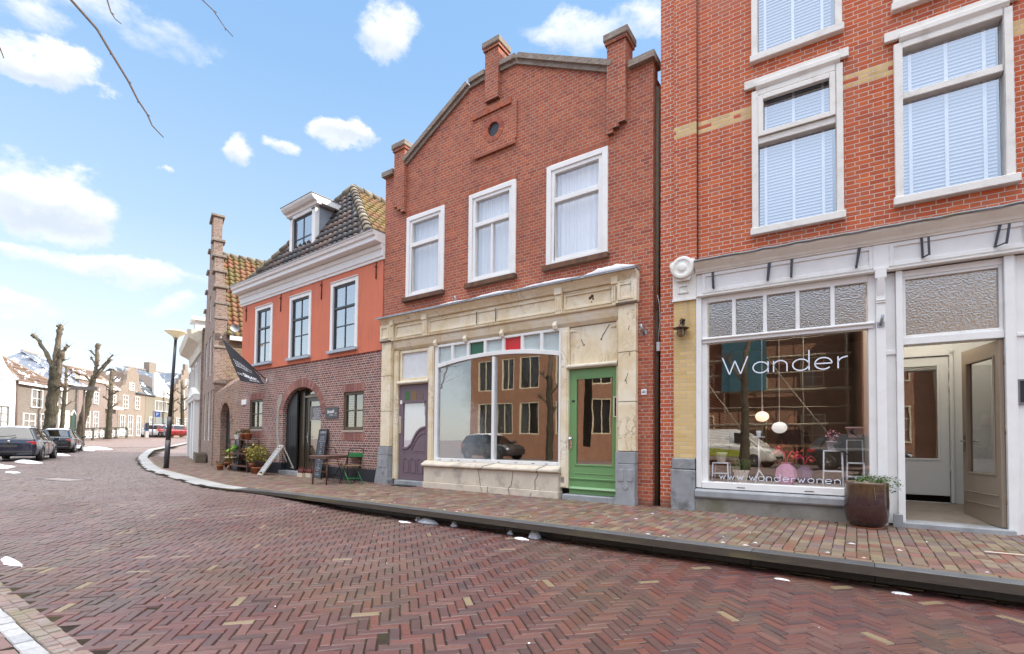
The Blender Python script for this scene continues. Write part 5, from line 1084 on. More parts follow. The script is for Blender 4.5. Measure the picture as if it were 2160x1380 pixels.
# flag on its pole
M_R = Matrix.Translation((-9.578, 8.0663, 0)) @ Matrix.Rotation(RA, 4, 'Z')
fl = thing('flag', 'black advertising flag with white lettering on a sloping pole over the pavement', 'flag', tuple(M_R @ Vector((-5.72, -.03, 2.90))), RA)
P0, PT = Vector((0, 0, 0)), Vector((-.93, -1.0, 1.30))
mb = MB(); mb.tube([P0, PT], .013, 8); mb.build('pole', black, fl); mb = MB(); mb.ball(PT, .04, 10); mb.build('knob', paint('cream_knob', (.7, .62, .5), .4), fl); mb = MB(); mb.lathe([(.03, 0), (.03, .1), (0, .1)], (0, 0, -.05), 8); mb.build('socket', steel, fl)
fa, fb = PT * .985, PT * .30                        # along the pole
ba, bb = Vector((.02, -.80, -.10)), Vector((.30, -.25, -.16))
def fpt(s, q):                                      # s: 0 at the tip .. 1 towards the wall, q: 0 pole .. 1 free edge
    a = fa.lerp(fb, s); b = fa.lerp(ba, min(1, q * 1.0)) if s == 0 else None
    lft = fa.lerp(ba, q); rgt = fb.lerp(bb, q); p = lft.lerp(rgt, s); w_ = .05 * sin(s * 9 + q * 3) * q + .02 * sin(q * 12 + s * 5) * s; e = .10 * q * s * (1 - s)
    return p + Vector((.35 * w_, -w_, -e * .6))
mb = MB(); NU, NV = 24, 28
for j in range(NV + 1):
    for i in range(NU + 1): mb.v.append(tuple(fpt(i / NU, j / NV)))
for j in range(NV):
    for i in range(NU): a = j * (NU + 1) + i; mb.f.append((a, a + 1, a + NU + 2, a + NU + 1)); mb.sm.add(len(mb.f) - 1)
fc = mb.build('cloth', paint('flag_black', (.016, .017, .024), .75, .2, 3), fl)
mb = MB()
def fmap(u0, v0, su, sv):
    def f(x, y, z):
        s, q = u0 + x * su, v0 - y * sv; p = fpt(s, q); t1 = fpt(s + .01, q) - p; t2 = fpt(s, q + .01) - p; n = t1.cross(t2).normalized(); n = n if n.y < 0 else -n; return p + n * .006
    return f
for j, wd in enumerate(['LUNCHROOM', 'CATERING', 'DELICATESSEN', 'BAKKERIJ']): text_mesh(mb, wd, .05, fmap(.12, .46 + j * .05, 2.1, .75), .0, align='LEFT', bold=.0008)
text_mesh(mb, 'DE', .10, fmap(.03, .84, 1.15, .75), 0, align='LEFT'); text_mesh(mb, 'SMAAK', .17, fmap(.20, .85, 1.15, .8), 0, align='LEFT', bold=.004); text_mesh(mb, 'HOEK', .12, fmap(.50, .935, 1.1, .75), 0, align='LEFT')
mb.build('lettering', paint('flag_white', (.72, .72, .76), .7), fc)
# ------------------------------------------------------------------ step gabled brick house at the bend, and its garden wall
QX, QY, DA = -20.6, 9.05, .627
du = FW * cos(DA) - RT * sin(DA)                    # along its front, away from the camera
Dh = thing('step_gable_house', 'old brown brick step gabled house with orange pantile roof beyond the orange house', 'house', (QX, QY, 0), atan2(-du[1], -du[0]))
DL = 6.4                                            # local x runs from -DL (far end) to 0 (near corner), y inwards
BRN = [(.24, .15, .115), (.19, .115, .09), (.29, .19, .15), (.21, .13, .105), (.16, .10, .085), (.31, .22, .175)]
bd_ = brick('brown_brick', BRN, (.42, .35, .29), .19, .060, .014, 'cross', .6, wash=(.42, .34, .28), wash_amt=.4, wash_scale=1.2)
white_f = paint('far_white', (.80, .80, .78), .6, .04, 3, bump=0)
far_pane = glass('far_glass', r0=.10, wave=.02)
def simple_window(parent, a, b, z0, z1, y=0., bars=(1, 2), fw=.075, mat=None, depth=.10, out=.03, pane=None):
    w = MB(); ring(w, a, b, z0, z1, fw, y - out, y + depth)
    for i in range(1, bars[0] + 1): x = a + (b - a) * i / (bars[0] + 1); w.box(x - .025, x + .025, y + .01, y + .06, z0 + fw, z1 - fw)
    for j in range(1, bars[1] + 1): z = z0 + (z1 - z0) * j / (bars[1] + 1); w.box(a + fw, b - fw, y + .012, y + .058, z - .025, z + .025)
    wf = w.build('window', mat or white_f, parent); p = MB(); pane_face(p, a + .05, b - .05, z0 + .05, z1 - .05, y + .05); p.build('pane', pane or far_pane, wf)
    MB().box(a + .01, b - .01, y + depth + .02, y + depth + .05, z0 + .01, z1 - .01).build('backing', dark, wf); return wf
DW = [(-1.55, -.65, .95, 3.05), (-3.1, -2.1, .95, 3.05), (-1.6, -.7, 3.75, 5.5), (-3.2, -2.2, 3.75, 5.5), (-5.2, -4.2, 3.75, 5.5), (-5.2, -4.2, .95, 3.05), (-3.6, -2.8, 6.2, 7.4)]
mb = MB(); wall_cells(mb, -DL, 0, 0, 5.4, 0, .34, [w for w in DW if w[3] < 5.6 and w[2] < 5.4 and w[3] <= 5.4] + [(w[0], w[1], w[2], 5.4) for w in DW if 5.4 < w[3] < 5.6])
steps = [(0, 5.4), (0, 6.35), (.55, 7.15), (1.1, 7.95), (1.65, 8.75), (2.2, 9.6), (2.65, 10.85)]
for i in range(1, len(steps)):
    x0 = steps[i][0] if i > 1 else 0; z0 = steps[i - 1][1]; z1 = steps[i][1]
    xr, xl = -(x0 if i > 1 else .0), -DL + (x0 if i > 1 else .0)
    if i == 1: wall_cells(mb, xl, xr, z0, z1, 0, .34, [(w[0], w[1], 5.4, w[3]) for w in DW if 5.4 < w[3] < 5.6] + [(-3.6, -2.8, 6.2, 7.4)])
    else: wall_cells(mb, xl, xr, z0, z1, 0, .34, [(-3.6, -2.8, 6.2, 7.4)])
mb.build('front_wall', bd_, Dh)
cps = []
for i in range(1, len(steps)):
    z = steps[i][1]; x = steps[i][0] if i > 1 else 0
    xi = steps[i + 1][0] if i + 1 < len(steps) else None
    for s_ in (0, 1):
        a, b = (-(xi + .05) if xi else -DL / 2, -x + .06); 
        if s_: a, b = -DL - b, -DL - a
        if xi is None and s_: continue
        if xi is None: a, b = -DL + x - .06, -x + .06
        cps.append(MB().box(a, b, -.09, .43, z, z + .11))
for z, xx in ((4.6, 0), (5.75, 0), (3.2, 0)): cps.append(MB().box(-.02, .07, -.09, .40, z, z + .09))
each(cps, 'step_coping', coping_m, Dh, bevel=.012)
mb = MB(); mb.box(-.30, .03, -.05, .36, 0, 6.34); mb.build('corner_pier', bd_, Dh)
for w in DW: simple_window(Dh, *w, y=.06, bars=(1, 3), out=.02)
EVZ, RZ, DD = 5.25, 9.35, 9.5
mb = MB(); mb.box(-.30, 0, .36, DD, 0, EVZ); mb.box(-DL, -DL + .3, .36, DD, 0, EVZ); mb.prism([(-DL, 0), (0, 0), (0, EVZ), (-DL / 2, RZ - .1), (-DL, EVZ)], DD, DD + .3); mb.build('side_wall', brick('yellowed_brick', [(.30, .20, .10), (.22, .12, .085), (.34, .24, .13), (.25, .15, .09), (.18, .10, .08)], (.42, .36, .28), .19, .060, .014, 'cross', .6, wash=(.36, .26, .10), wash_amt=.5, wash_scale=1.1), Dh)
s2 = hypot(DL / 2, RZ - EVZ)
pantiles([(0, 0), (DD - .2, 0), (DD - .2, s2), (0, s2)], (.12, .34, EVZ - .12), (0, 1, 0), (-DL / 2, 0, RZ - EVZ)).build('roof', island('orange_pantile', TILE_O, rough=.75, fine=9, moss=((.15, .135, .045), 1.1, .75)), Dh, fix=False)
mb = MB(); mb.prism([(-DL - .1, EVZ - .12), (.1, EVZ - .12), (-DL / 2, RZ - .02)], .345, DD); mb.build('roof_body', paint('old_tiles', (.22, .12, .07), .8), Dh)
mb = MB(); n_ = 26
for i in range(n_): y0 = .36 + i * (DD - .4) / n_; mb.tube([(-DL / 2, y0, RZ + .02), (-DL / 2, y0 + .40, RZ)], [.15, .13], 8)
mb.build('ridge_tiles', island('ridge_tile', [(.3, .2, .14)]), Dh, fix=False)
mb = MB(); mb.box(.02, .22, .45, DD, EVZ - .30, EVZ - .13); mb.build('gutter', white_f, Dh)
mb = MB(); mb.box(-DL / 2 - .5, -DL / 2 + .5, DD - 1.2, DD - .3, 8.6, 10.0); mb.box(-DL / 2 - .25, -DL / 2 + .1, DD - .9, DD - .6, 10.0, 10.3); mb.build('chimney', bd_, Dh)
mb = MB()
for i in range(9): z = 5.4 + i * .46; x = -.28 - i * .345; mb.bar((x, .36, z), (x - .26, .37, z + .38), .03, .16)
mb.build('lead_soaker', lead, Dh)
mb = MB(); mb.tube([(-.02, .5, 5.0), (.25, .6, 5.35)], .03, 6); mb.lathe([(0, 0), (.10, .02), (.16, .06)], (.28, .6, 5.42), 12, 'x'); mb.build('satellite_dish', zinc, Dh)
# garden wall with arched gate
gx, gy = QX + .03, QY - .02; ex, ey = -17.13, 8.42
gd_ = Vector((ex - gx, ey - gy)); GL = gd_.length
Gw = thing('gate_wall', 'weathered brick garden wall with arched black gate between the two old houses', 'wall', (gx, gy, 0), atan2(gd_.y, gd_.x))
gw = brick('gate_brick', [(.27, .12, .08), (.32, .16, .10), (.22, .10, .075), (.36, .21, .13), (.18, .085, .07)], (.46, .37, .29), .19, .060, .015, 'cross', .7, wash=(.42, .39, .35), wash_amt=.55, wash_scale=1.3)
mb = MB(); ga, gb, gz, gh = .95, 2.15, 1.75, .62; gc = (ga + gb) / 2; gr = (gb - ga) / 2
wall_cells(mb, 0, GL, 0, gz + gh, 0, .36, [(ga, gb, 0, gz + gh)])
A = [(gc + gr * cos(a), gz + gh * sin(a)) for a in np.linspace(pi, 0, 15)]
for (xa, za), (xb, zb) in zip(A, A[1:]):
    zt = gz + gh; mb.face([(xa, 0, za), (xb, 0, zb), (xb, 0, zt), (xa, 0, zt)]); mb.face([(xa, 0, za), (xa, .36, za), (xb, .36, zb), (xb, 0, zb)]); mb.face([(xb, .36, zb), (xa, .36, za), (xa, .36, zt), (xb, .36, zt)])
mb.prism([(0, gz + gh), (GL, gz + gh), (GL, 3.15), (0, 2.75)], 0, .36); mb.build('wall', gw, Gw)
mb = MB(); mb.face([(0, -.002, 2.75), (GL, -.002, 3.15), (GL, .5, 3.55), (0, .5, 3.3)]); mb.face([(0, .36, 2.7), (GL, .36, 3.1), (GL, .5, 3.55), (0, .5, 3.3)]); mb.build('sloping_top', gw, Gw)
mb = MB()
for i in range(20):
    a0, a1 = pi - pi * (i + .06) / 20, pi - pi * (i + .94) / 20; mb.prism([(gc + (gr + r_) * cos(a), gz + (gh + r_) * sin(a)) for r_, a in ((.2, a0), (.2, a1), (0, a1), (0, a0))], -.015, .02)
mb.build('arch_bricks', island('gate_arch_brick', [(.30, .16, .11), (.36, .22, .15), (.25, .13, .09)]), Gw)
mb = MB(); mb.box(ga - .02, ga + .06, -.02, .0, gz - .08, gz); mb.box(gb - .0, gb + .35, -.02, -.0005, gz - .08, gz); mb.build('impost', gw, Gw)
mb = MB(); mb.prism([(ga, .02), (gb, .02)] + A[::-1], .20, .26); gt = mb.build('gate', black, Gw)
mb = MB(); mb.box(gb - .16, gb - .02, .14, .20, .02, 1.75); mb.build('gate_post', paint('olive_brown_paint', (.095, .075, .04)), gt)
# ------------------------------------------------------------------ pale house with classic front beyond it
ex0 = Vector((QX, QY, 0)) + Vector(tuple(du)) * DL
EA = .645; ed = FW * cos(EA) - RT * sin(EA); EL = 6.5
eo = ex0 + Vector((.35, -.9367, 0)) * .12
Eh = thing('pale_classic_house', 'pale classic house with heavy projecting cornice and pilastered white doorway past the step gable', 'house', (eo.x, eo.y, 0), atan2(-ed[1], -ed[0]))
mb = MB(); mb.box(-EL, -.01, 0, 8, -.1, 5.75); mb.build('wall', paint('pale_render', (.40, .345, .30), .8, .08, 3), Eh)
mb = MB(); moulding(mb, -EL - .3, .0, [(0, 5.3), (.08, 5.3), (.10, 5.75), (.25, 5.85), (.55, 6.0), (.62, 6.25), (.62, 6.4), (0, 6.4)], 0); mb.box(-EL, 0, 0, 1, 5.75, 6.4); mb.build('cornice', creamw, Eh)
mb = MB(); mb.prism([(0, 6.4), (8, 6.4), (4, 8.6)], -EL, -.02, 'x'); mb.build('roof', paint('dark_tiles', (.09, .07, .06), .7), Eh)
mb = MB(); mb.box(-5.3, -4.1, -.0, 2.2, 6.4, 7.7); mb.box(-5.5, -3.9, -.2, 2.2, 7.7, 7.9); dmr = mb.build('dormer', white_f, Eh)
simple_window(Eh, -2.6, -1.5, 3.4, 5.0, y=-.03); simple_window(Eh, -5.0, -3.9, 3.4, 5.0, y=-.03); simple_window(Eh, -7.4, -6.3, 3.4, 5.0, y=-.03); simple_window(Eh, -7.4, -6.3, .9, 2.7, y=-.03)
mb = MB()
for x in (-.55, -2.1, -4.4): mb.box(x - .22, x + .22, -.22, 0, 0, 2.95)
moulding(mb, -4.8, -.2, [(0, 2.95), (.26, 2.95), (.30, 3.1), (.34, 3.12), (.34, 3.2), (0, 3.25)], 0); mb.prism([(-4.8, 3.25), (-.2, 3.25), (-2.5, 3.75)], -.25, 0); pc = mb.build('pilastered_front', white_f, Eh)
MB().box(-3.8, -2.7, -.03, .02, .05, 2.6).build('door', paint('dark_green', (.03, .07, .05), .4), Eh); simple_window(Eh, -1.7, -.9, .8, 2.6, y=-.03)
mb = MB(); mb.box(-.05, -.0, 0, 8, 0, 6.3); mb.build('end_wall', bd_, Eh)
# crate planter, hanging flower bucket
pc_ = thing('crate_planter', 'grey brown wooden slatted crate planter standing on the pavement by the step gabled house', 'planter', (-23.3, 9.70, 0), R(-18))
wd_ = paint('weathered_wood', (.20, .165, .12), .85, .3, 6, bump=.5, streak=True)
mb = MB(); mb.box(-.62, .62, -.2, .2, 0, .04); 
for x in (-.58, .58):
    for y in (-.17, .17): mb.box(x - .03, x + .03, y - .03, y + .03, .04, .50)
mb.build('frame', wd_, pc_)
each([MB().box(-.62, .62, y, y + .02, z, z + .12) for z in (.05, .19, .33) for y in (-.22, .20)] + [MB().box(x, x + .02, -.2, .2, z, z + .12) for z in (.05, .19, .33) for x in (-.64, .62)], 'slat', wd_, pc_, bevel=.004)
MB().box(-.58, .58, -.18, .18, .40, .45).build('soil', paint('soil', (.05, .035, .025), .95, bump=.8), pc_)
pc_.scale = (.85, .9, .9)

# ------------------------------------------------------------------ houses across the water
snow_roof = lambda nm, c: island(nm, c, rough=.75, fine=8, snow=.10)
def row_house(A, B, label, eave, wallmat, depth=9., base=.3, name='row_house'):
    d = Vector((B[0] - A[0], B[1] - A[1])); L = d.length
    h = thing(name, label, 'house', (A[0], A[1], 0), atan2(d.y, d.x), None)
    if eave: mb = MB(); mb.box(.02, L - .02, 0, depth, base - 1.5, eave); mb.build('wall', wallmat, h)
    return h, L
def wins(h, L_, **kw):
    for w in L_: simple_window(h, *w, y=-.08, out=.03, depth=.07, **kw)
P_ = {-70: (-53.35, 6.56), 33: (-57.42, 9.81), 122: (-61.86, 13.42), 163: (-64.89, 15.56), 222: (-68.82, 18.91), 247: (-70.2, 20.39), 305: (-73.52, 24.16), 362: (-77.57, 28.65), 365: (-79.69, 29.61), 412: (-82.59, 33.67)}
greyb = brick('grey_brown_brick', [(.20, .165, .135), (.165, .14, .12), (.23, .19, .16)], (.27, .24, .21), bump=.3); tanb = brick('tan_brick', [(.27, .21, .16), (.23, .18, .14), (.30, .235, .185)], (.33, .29, .25), bump=.3); pinkb = brick('pinkish_brick', [(.26, .195, .165), (.22, .17, .15), (.29, .22, .19)], (.31, .275, .25), bump=.3); olive = paint('olive_render', (.23, .20, .15), .8, .1, 3)
RT_R = snow_roof('red_roof_snow', [(.17, .075, .06), (.20, .09, .07), (.14, .065, .055)]); RT_B = snow_roof('brown_roof_snow', [(.16, .105, .08), (.19, .125, .09), (.13, .09, .07)]); RT_G = snow_roof('blue_roof_snow', [(.17, .20, .25), (.21, .24, .30), (.14, .17, .21)]); RT_S = snow_roof('slate_roof_snow', [(.10, .12, .14), (.13, .15, .17), (.08, .10, .12)])
def hip_roof(h, L, ev, apx, depth, mat, z1, ov=.25, left=None):
    """front slope plus the right hip, each of pantiles, over a closed body"""
    a0, a1 = apx
    fs = hypot(depth / 2 + ov, z1 - ev)
    pantiles([(-ov, 0), (L + ov, 0), (a1, fs), (a0, fs)], (0, -ov, ev), (1, 0, 0), (0, depth / 2 + ov, z1 - ev), .45, .5, .05).build('roof', mat, h, fix=False)
    if left: run = a0 + ov; pantiles([(-depth - 2 * ov, 0), (0, 0), (-depth / 2 - ov, hypot(run, z1 - ev))], (-ov, -ov, ev), (0, -1, 0), (run, 0, z1 - ev), .45, .5, .05).build('roof', left, h, fix=False)
    mb = MB(); y = depth / 2; o = ov - .06; e = ev - .05; t1 = z1 - .06
    A_, B_, C_, D_ = (-o, -o, e), (L + o, -o, e), (L + o, depth + o, e), (-o, depth + o, e); E_, F2 = (a0, y, t1), (a1, y, t1)
    for f in ([A_, B_, F2, E_], [B_, C_, F2], [C_, D_, E_, F2], [D_, A_, E_], [D_, C_, B_, A_]): mb.face(f)
    mb.build('roof_body', mat, h)
    hc = MB(); hc.tube([(L + ov, -ov, ev + .05), (a1, y, z1 + .05), (a0, y, z1 + .05)], .13, 6); hc.build('ridge_tiles', paint('pale_ridge', (.30, .23, .18), .8), h)
    MB().box(-ov, L + ov, -ov - .1, -ov + .02, ev - .18, ev + .02).build('gutter', white_f, h)
# 1: white gabled house at the very left
h, L = row_house(P_[-70], P_[33], 'white plastered gabled house with red hipped roof at the left edge', 5.9, white_f)
gp_ = [(0, 5.9), (L, 5.9), (L - .25, 6.1), (L - .75, 6.25), (L - 1.2, 6.55), (L - 1.6, 6.95), (L - 2.0, 7.5), (L - 2.2, 8.2), (2.2, 8.2), (2.0, 7.5), (1.6, 6.95), (1.2, 6.55), (.75, 6.25), (.25, 6.1)]
MB().prism(gp_, -.01, .35).build('gable', white_f, h); wins(h, [(2.3, 3.4, 4.2, 5.7)]); wins(h, [(2.6, 4.2, 1.6, 3.5)], mat=paint('grey_frame', (.25, .25, .24), .5))
mb = MB(); mb.tube([(L - .1, -.08, .3), (L - .1, -.08, 5.6)], .06, 6); mb.build('downpipe', paint('brown_pipe', (.14, .09, .07), .7), h)
hip_roof(h, L, 5.9, (0, L + .3), 7., RT_R, 8.9, .0)
h, L = row_house(P_[33], P_[122], 'grey brown brick house with snowy brown hipped roof and white windows', 5.6, greyb)
hip_roof(h, L, 5.6, (-.2, .4), 7., RT_B, 8.9); wins(h, [(1.67, 3.2, 3.57, 5.19), (4.5, 5.4, 3.6, 5.2), (.73, 2.3, 1.7, 3.04), (3.0, 4.1, 1.75, 3.1)], bars=(1, 1))
h, L = row_house(P_[122], P_[163], 'brick house with white ground floor, green door and snowy blue grey roof', 6.3, greyb)
hip_roof(h, 7.5, 6.3, (1.8, 5.6), 7.5, RT_G, 9.2); MB().box(0, 2.0, -.04, .02, .6, 3.6).build('white_ground_floor', white_f, h); wins(h, [(.2, 1.5, 1.0, 3.3), (.2, 1.3, 4.2, 5.8)])
dd = MB(); dd.prism([(2.3, .7), (3.2, .7), (3.2, 3.1), (2.75, 3.6), (2.3, 3.1)], -.06, .0); gdn = dd.build('green_door', paint('dark_green', (.03, .09, .06), .4), h); mb = MB(); mb.bar((2.25, -.06, 3.15), (2.75, -.06, 3.7), .1, .1); mb.bar((2.75, -.06, 3.7), (3.25, -.06, 3.15), .1, .1); mb.build('door_hood', white_f, gdn)
h, L = row_house(P_[163], P_[222], 'pinkish flat topped brick house behind the leaning pollard', 7.15, pinkb)
MB().box(-.1, L + .1, -.15, .3, 6.95, 7.3).build('parapet', creamw, h); wins(h, [(.84, 1.9, 4.5, 5.8), (2.6, 3.5, 4.6, 5.9), (.9, 2.0, 1.9, 3.8), (2.6, 3.6, 1.9, 3.8)])
h, L = row_house(P_[222], P_[247], 'narrow pinkish house with small balcony and brown snowy roof next to the bell gable', 6.6, pinkb)
hip_roof(h, L, 6.6, (-1.3, 3.0), 7., RT_B, 8.7, .1); wins(h, [(.75, 1.5, 4.6, 5.9)]); MB().box(-.1, 1.7, -.8, 0, 4.2, 4.5).build('balcony', white_f, h); MB().box(.1, 1.0, -.05, .02, .9, 3.7).build('orange_door', paint('orange_door', (.45, .25, .10), .5), h)
h, L = row_house(P_[247], P_[305], 'tan brick house with rounded bell gable, three arched ground floor windows', 6.4, tanb)
bell = [(0, 6.4), (L, 6.4), (L - .05, 6.55), (L - .6, 6.75), (L - 1.05, 7.2), (L - 1.35, 7.9), (L - 1.45, 8.6), (L - 1.6, 9.0), (L - 2.05, 9.35), (L - 2.5, 9.5), (2.45, 9.5), (2.0, 9.3), (1.6, 9.0), (1.45, 8.6), (1.35, 7.9), (1.05, 7.2), (.6, 6.75), (.05, 6.55)]
bell = [p for p in bell]; bell[9] = (L / 2 + .2, 9.48); bell[10] = (L / 2 - .2, 9.48)
MB().prism(bell, -.02, .35).build('bell_gable', tanb, h); wins(h, [(1.75, 2.7, 6.69, 7.63), (.7, 1.65, 4.43, 6.02), (2.9, 3.8, 4.48, 6.05)]); wins(h, [(.3, 1.15, 1.2, 3.65), (1.7, 2.6, 1.2, 3.7), (3.3, 4.1, 1.2, 3.7)])
MB().prism([(0, 6.4), (L, 6.4), (L / 2, 9.0)], .36, 8).build('roof', RT_B, h)
mb = MB(); mb.box(L - .6, L, 3, 3.6, 7, 9.4); mb.build('chimney', tanb, h)
h, L = row_house(P_[305], P_[362], 'olive house with grey garage door, white boarded gable and snowy slate roof', 6.4, olive)
MB().prism([(1.7, 6.42), (L, 6.42), (L, 6.9), (1.95, 9.5), (1.7, 9.5)], -.05, .2).build('boarded_gable', paint('white_boards', (.72, .70, .65), .7, .1, 4), h)
pantiles([(0, 0), (4.0, 0), (4.0, 4.2), (0, 4.2)], (-2.0, -.2, 6.4), (1, 0, 0), (0, 2.9, 3.1), .45, .5, .05).build('roof', RT_S, h, fix=False); mb = MB(); mb.prism([(.2, 6.4), (7, 6.4), (3, 9.45)], -2.0, L, 'x'); mb.build('roof_body', paint('dark_tiles', (.09, .07, .06), .7), h)
mb = MB(); mb.bar((1.95, -.08, 9.55), (L + .1, -.08, 6.85), .14, .14); mb.build('verge_board', white_f, h); wins(h, [(1.9, 5.3, 4.5, 5.9)], bars=(3, 0)); wins(h, [(.75, 1.6, 1.6, 3.7)])
MB().box(2.2, 5.1, -.04, .02, .9, 3.7).build('garage_door', paint('garage_grey', (.23, .24, .23), .5), h)
h, L = row_house((-84.5, 27.6), (-88.5, 36.5), 'house set back with long snowy blue roof and chimney behind the lamp post', 7.0, tanb)
hip_roof(h, L, 7.0, (0, L), 7., RT_G, 11.3, .2); MB().box(L * .35, L * .35 + 1.2, 3, 4, 10.8, 12.6).build('chimney', tanb, h)
h, L = row_house(P_[365], P_[412], 'tan step gabled house with tall white windows beside the far lamp', 8.0, tanb)
mb = MB()
for i in range(4): mb.box(.55 * (i + .5), L - .55 * (i + .5), -.02, .33, 8.0 + .75 * i, 8.75 + .75 * i)
mb.box(L / 2 - .32, L / 2 + .32, -.04, .35, 11.0, 11.9); mb.build('step_gable', tanb, h); MB().prism([(0, 8), (L, 8), (L / 2, 10.6)], .34, 9).build('roof', RT_G, h)
wins(h, [(2.2, 2.9, 8.6, 9.7), (3.2, 3.8, 6.9, 8.0), (1.4, 2.1, 6.9, 8.0), (2.9, 3.8, 4.8, 6.4), (1.3, 2.2, 4.8, 6.4), (.5, 1.4, 2.2, 3.9), (2.1, 3.0, 2.2, 3.9)], bars=(1, 3))
h, L = row_house((-83.4, 34.6), (-86.5, 43), 'last pale house of the far row showing beside the pale classic house', 7.6, pinkb)
hip_roof(h, L, 7.6, (0, L), 7., RT_B, 9.8, .2); wins(h, [(1, 2.2, 5, 6.8), (3.4, 4.6, 5, 6.8)])

# ------------------------------------------------------------------ pollard trees
def bark(name, col, col2):
    if name in MATS: return MATS[name]
    m_, t, o = new_mat(name); b = t.N('ShaderNodeBsdfPrincipled'); oc = t.N('ShaderNodeTexCoord').outputs['Object']
    f = t.noise(t.VM('MULTIPLY', oc, (1, 1, .35)), 14, 6, .7); c = t.ramp(f, [(.3, tuple(x * .45 for x in col)), (.55, col), (.75, col2)])
    t.put(b.inputs['Base Color'], c); b.inputs['Roughness'].default_value = .9; b.inputs['Specular IOR Level'].default_value = .2
    bp = t.N('ShaderNodeBump', I={'Strength': .9, 'Distance': .03, 'Height': f}); t.l.new(bp.outputs[0], b.inputs['Normal']); t.l.new(b.outputs[0], o.inputs[0]); MATS[name] = m_; return m_
bk1 = bark('bark', (.075, .065, .045), (.15, .13, .09)); bk2 = bark('pale_bark', (.17, .14, .10), (.27, .23, .17)); tw_m = paint('twig', (.17, .11, .075), .8, .2, 10, bump=0)
def limb(mb, pts, rads, rg, lump=.12):
    P = []; Rr = []
    for i in range(len(pts) - 1):
        a, b = Vector(pts[i]), Vector(pts[i + 1]); k = max(3, int((b - a).length / .18))
        for j in range(k): f = j / k; P.append(a.lerp(b, f) + Vector((rg.gauss(0, .02), rg.gauss(0, .02), 0))); Rr.append((rads[i] * (1 - f) + rads[i + 1] * f) * (1 + rg.uniform(-lump, lump)))
    P.append(Vector(pts[-1])); Rr.append(rads[-1]); mb.tube(P, Rr, 9); return P, Rr
def pollard(loc, label, trunk, limbs, seed, twigs=60, tl=.5, group=None, sc=1):
    rg = random.Random(seed); t_ = thing('pollard_tree', label, 'tree', loc, 0, group)
    mb = MB(); P, Q = limb(mb, [p for p, r_ in trunk], [r_ for p, r_ in trunk], rg, .07); mb.build('trunk', bk1, t_)
    tips = []; cr = MB()
    for l in limbs:
        pp, rr = limb(cr, [p for p, r_ in l], [r_ for p, r_ in l], rg, .2); tips.append(pp)
        for _ in range(5): e = pp[-1]; cr.ball(e + Vector((rg.gauss(0, .04), rg.gauss(0, .04), rg.gauss(0, .05))) * sc, rr[-1] * rg.uniform(.5, 1.05), 8)
        for _ in range(6): q = rg.choice(pp[len(pp) // 3:]); cr.ball(q + Vector((rg.gauss(0, rr[-1] * .45), rg.gauss(0, rr[-1] * .45), 0)), rr[-1] * rg.uniform(.5, .9), 6)
    cb = cr.build('crown', bk2, t_)
    tb = MB()
    for _ in range(twigs):
        pp = rg.choice(tips); e = rg.choice(pp[-max(2, len(pp) // 2):] + [pp[-1]] * 6); d = Vector((rg.gauss(0, 1), rg.gauss(0, 1), rg.uniform(-.1, 1.2))).normalized(); l_ = tl * rg.uniform(.4, 1.3)
        tb.tube([e, e + d * l_ * .5, e + d * l_ + Vector((0, 0, .12 * l_))], [.012, .008, .004], 4, cap=False)
    tb.build('twigs', tw_m, cb); return t_
def V3(x, y, z): return (x, y, z)
# lateral direction in the picture at the trees is about RT; sx() places along it
def sxz(s, z, d=0): return (RT[0] * s + FW[0] * d, RT[1] * s + FW[1] * d, z)
z0 = .15
pollard((-40.3, 8.4, 0), 'big pollarded tree with three knobbly bare limbs behind the parked estate', [(sxz(-.2, z0), .36), (sxz(-.1, 1.2), .31), (sxz(.05, 3), .29), (sxz(.15, 4.6), .29), (sxz(.2, 5.4), .28)],
        [[(sxz(.2, 5.2), .20), (sxz(.25, 6.4), .145), (sxz(.32, 7.4), .135), (sxz(.38, 7.8), .145)], [(sxz(.05, 5.2), .15), (sxz(-.45, 6.2), .11), (sxz(-.85, 6.9), .10), (sxz(-1.25, 7.25), .10)], [(sxz(.35, 4.8), .16), (sxz(.52, 5.9), .13), (sxz(.62, 6.3), .11), (sxz(.9, 6.6), .07)], [(sxz(.3, 5.4), .08), (sxz(.62, 5.75), .06)], [(sxz(.1, 4.0), .06), (sxz(.75, 4.2), .05)]], 1, 70, .5)
pollard((-48.8, 12.2, 0), 'leaning pollarded tree with thin knobby branches beyond the parked saloon', [(sxz(-.4, .3), .27), (sxz(-.35, 2), .26), (sxz(.05, 3.6), .25), (sxz(.35, 5.0), .21), (sxz(.5, 5.8), .16)],
        [[(sxz(.5, 5.7), .15), (sxz(.7, 6.8), .12), (sxz(.68, 7.8), .13), (sxz(.75, 8.2), .16)], [(sxz(.6, 5.6), .1), (sxz(1.2, 6.3), .07), (sxz(1.75, 7.0), .06)], [(sxz(.6, 5.9), .1), (sxz(1.2, 6.6), .07), (sxz(1.9, 7.4), .06)], [(sxz(.65, 6.6), .07), (sxz(.25, 7.2), .05)], [(sxz(.7, 7.2), .07), (sxz(.2, 7.7), .06)], [(sxz(.4, 5.2), .08), (sxz(-.1, 5.7), .06)]], 2, 70, .4)
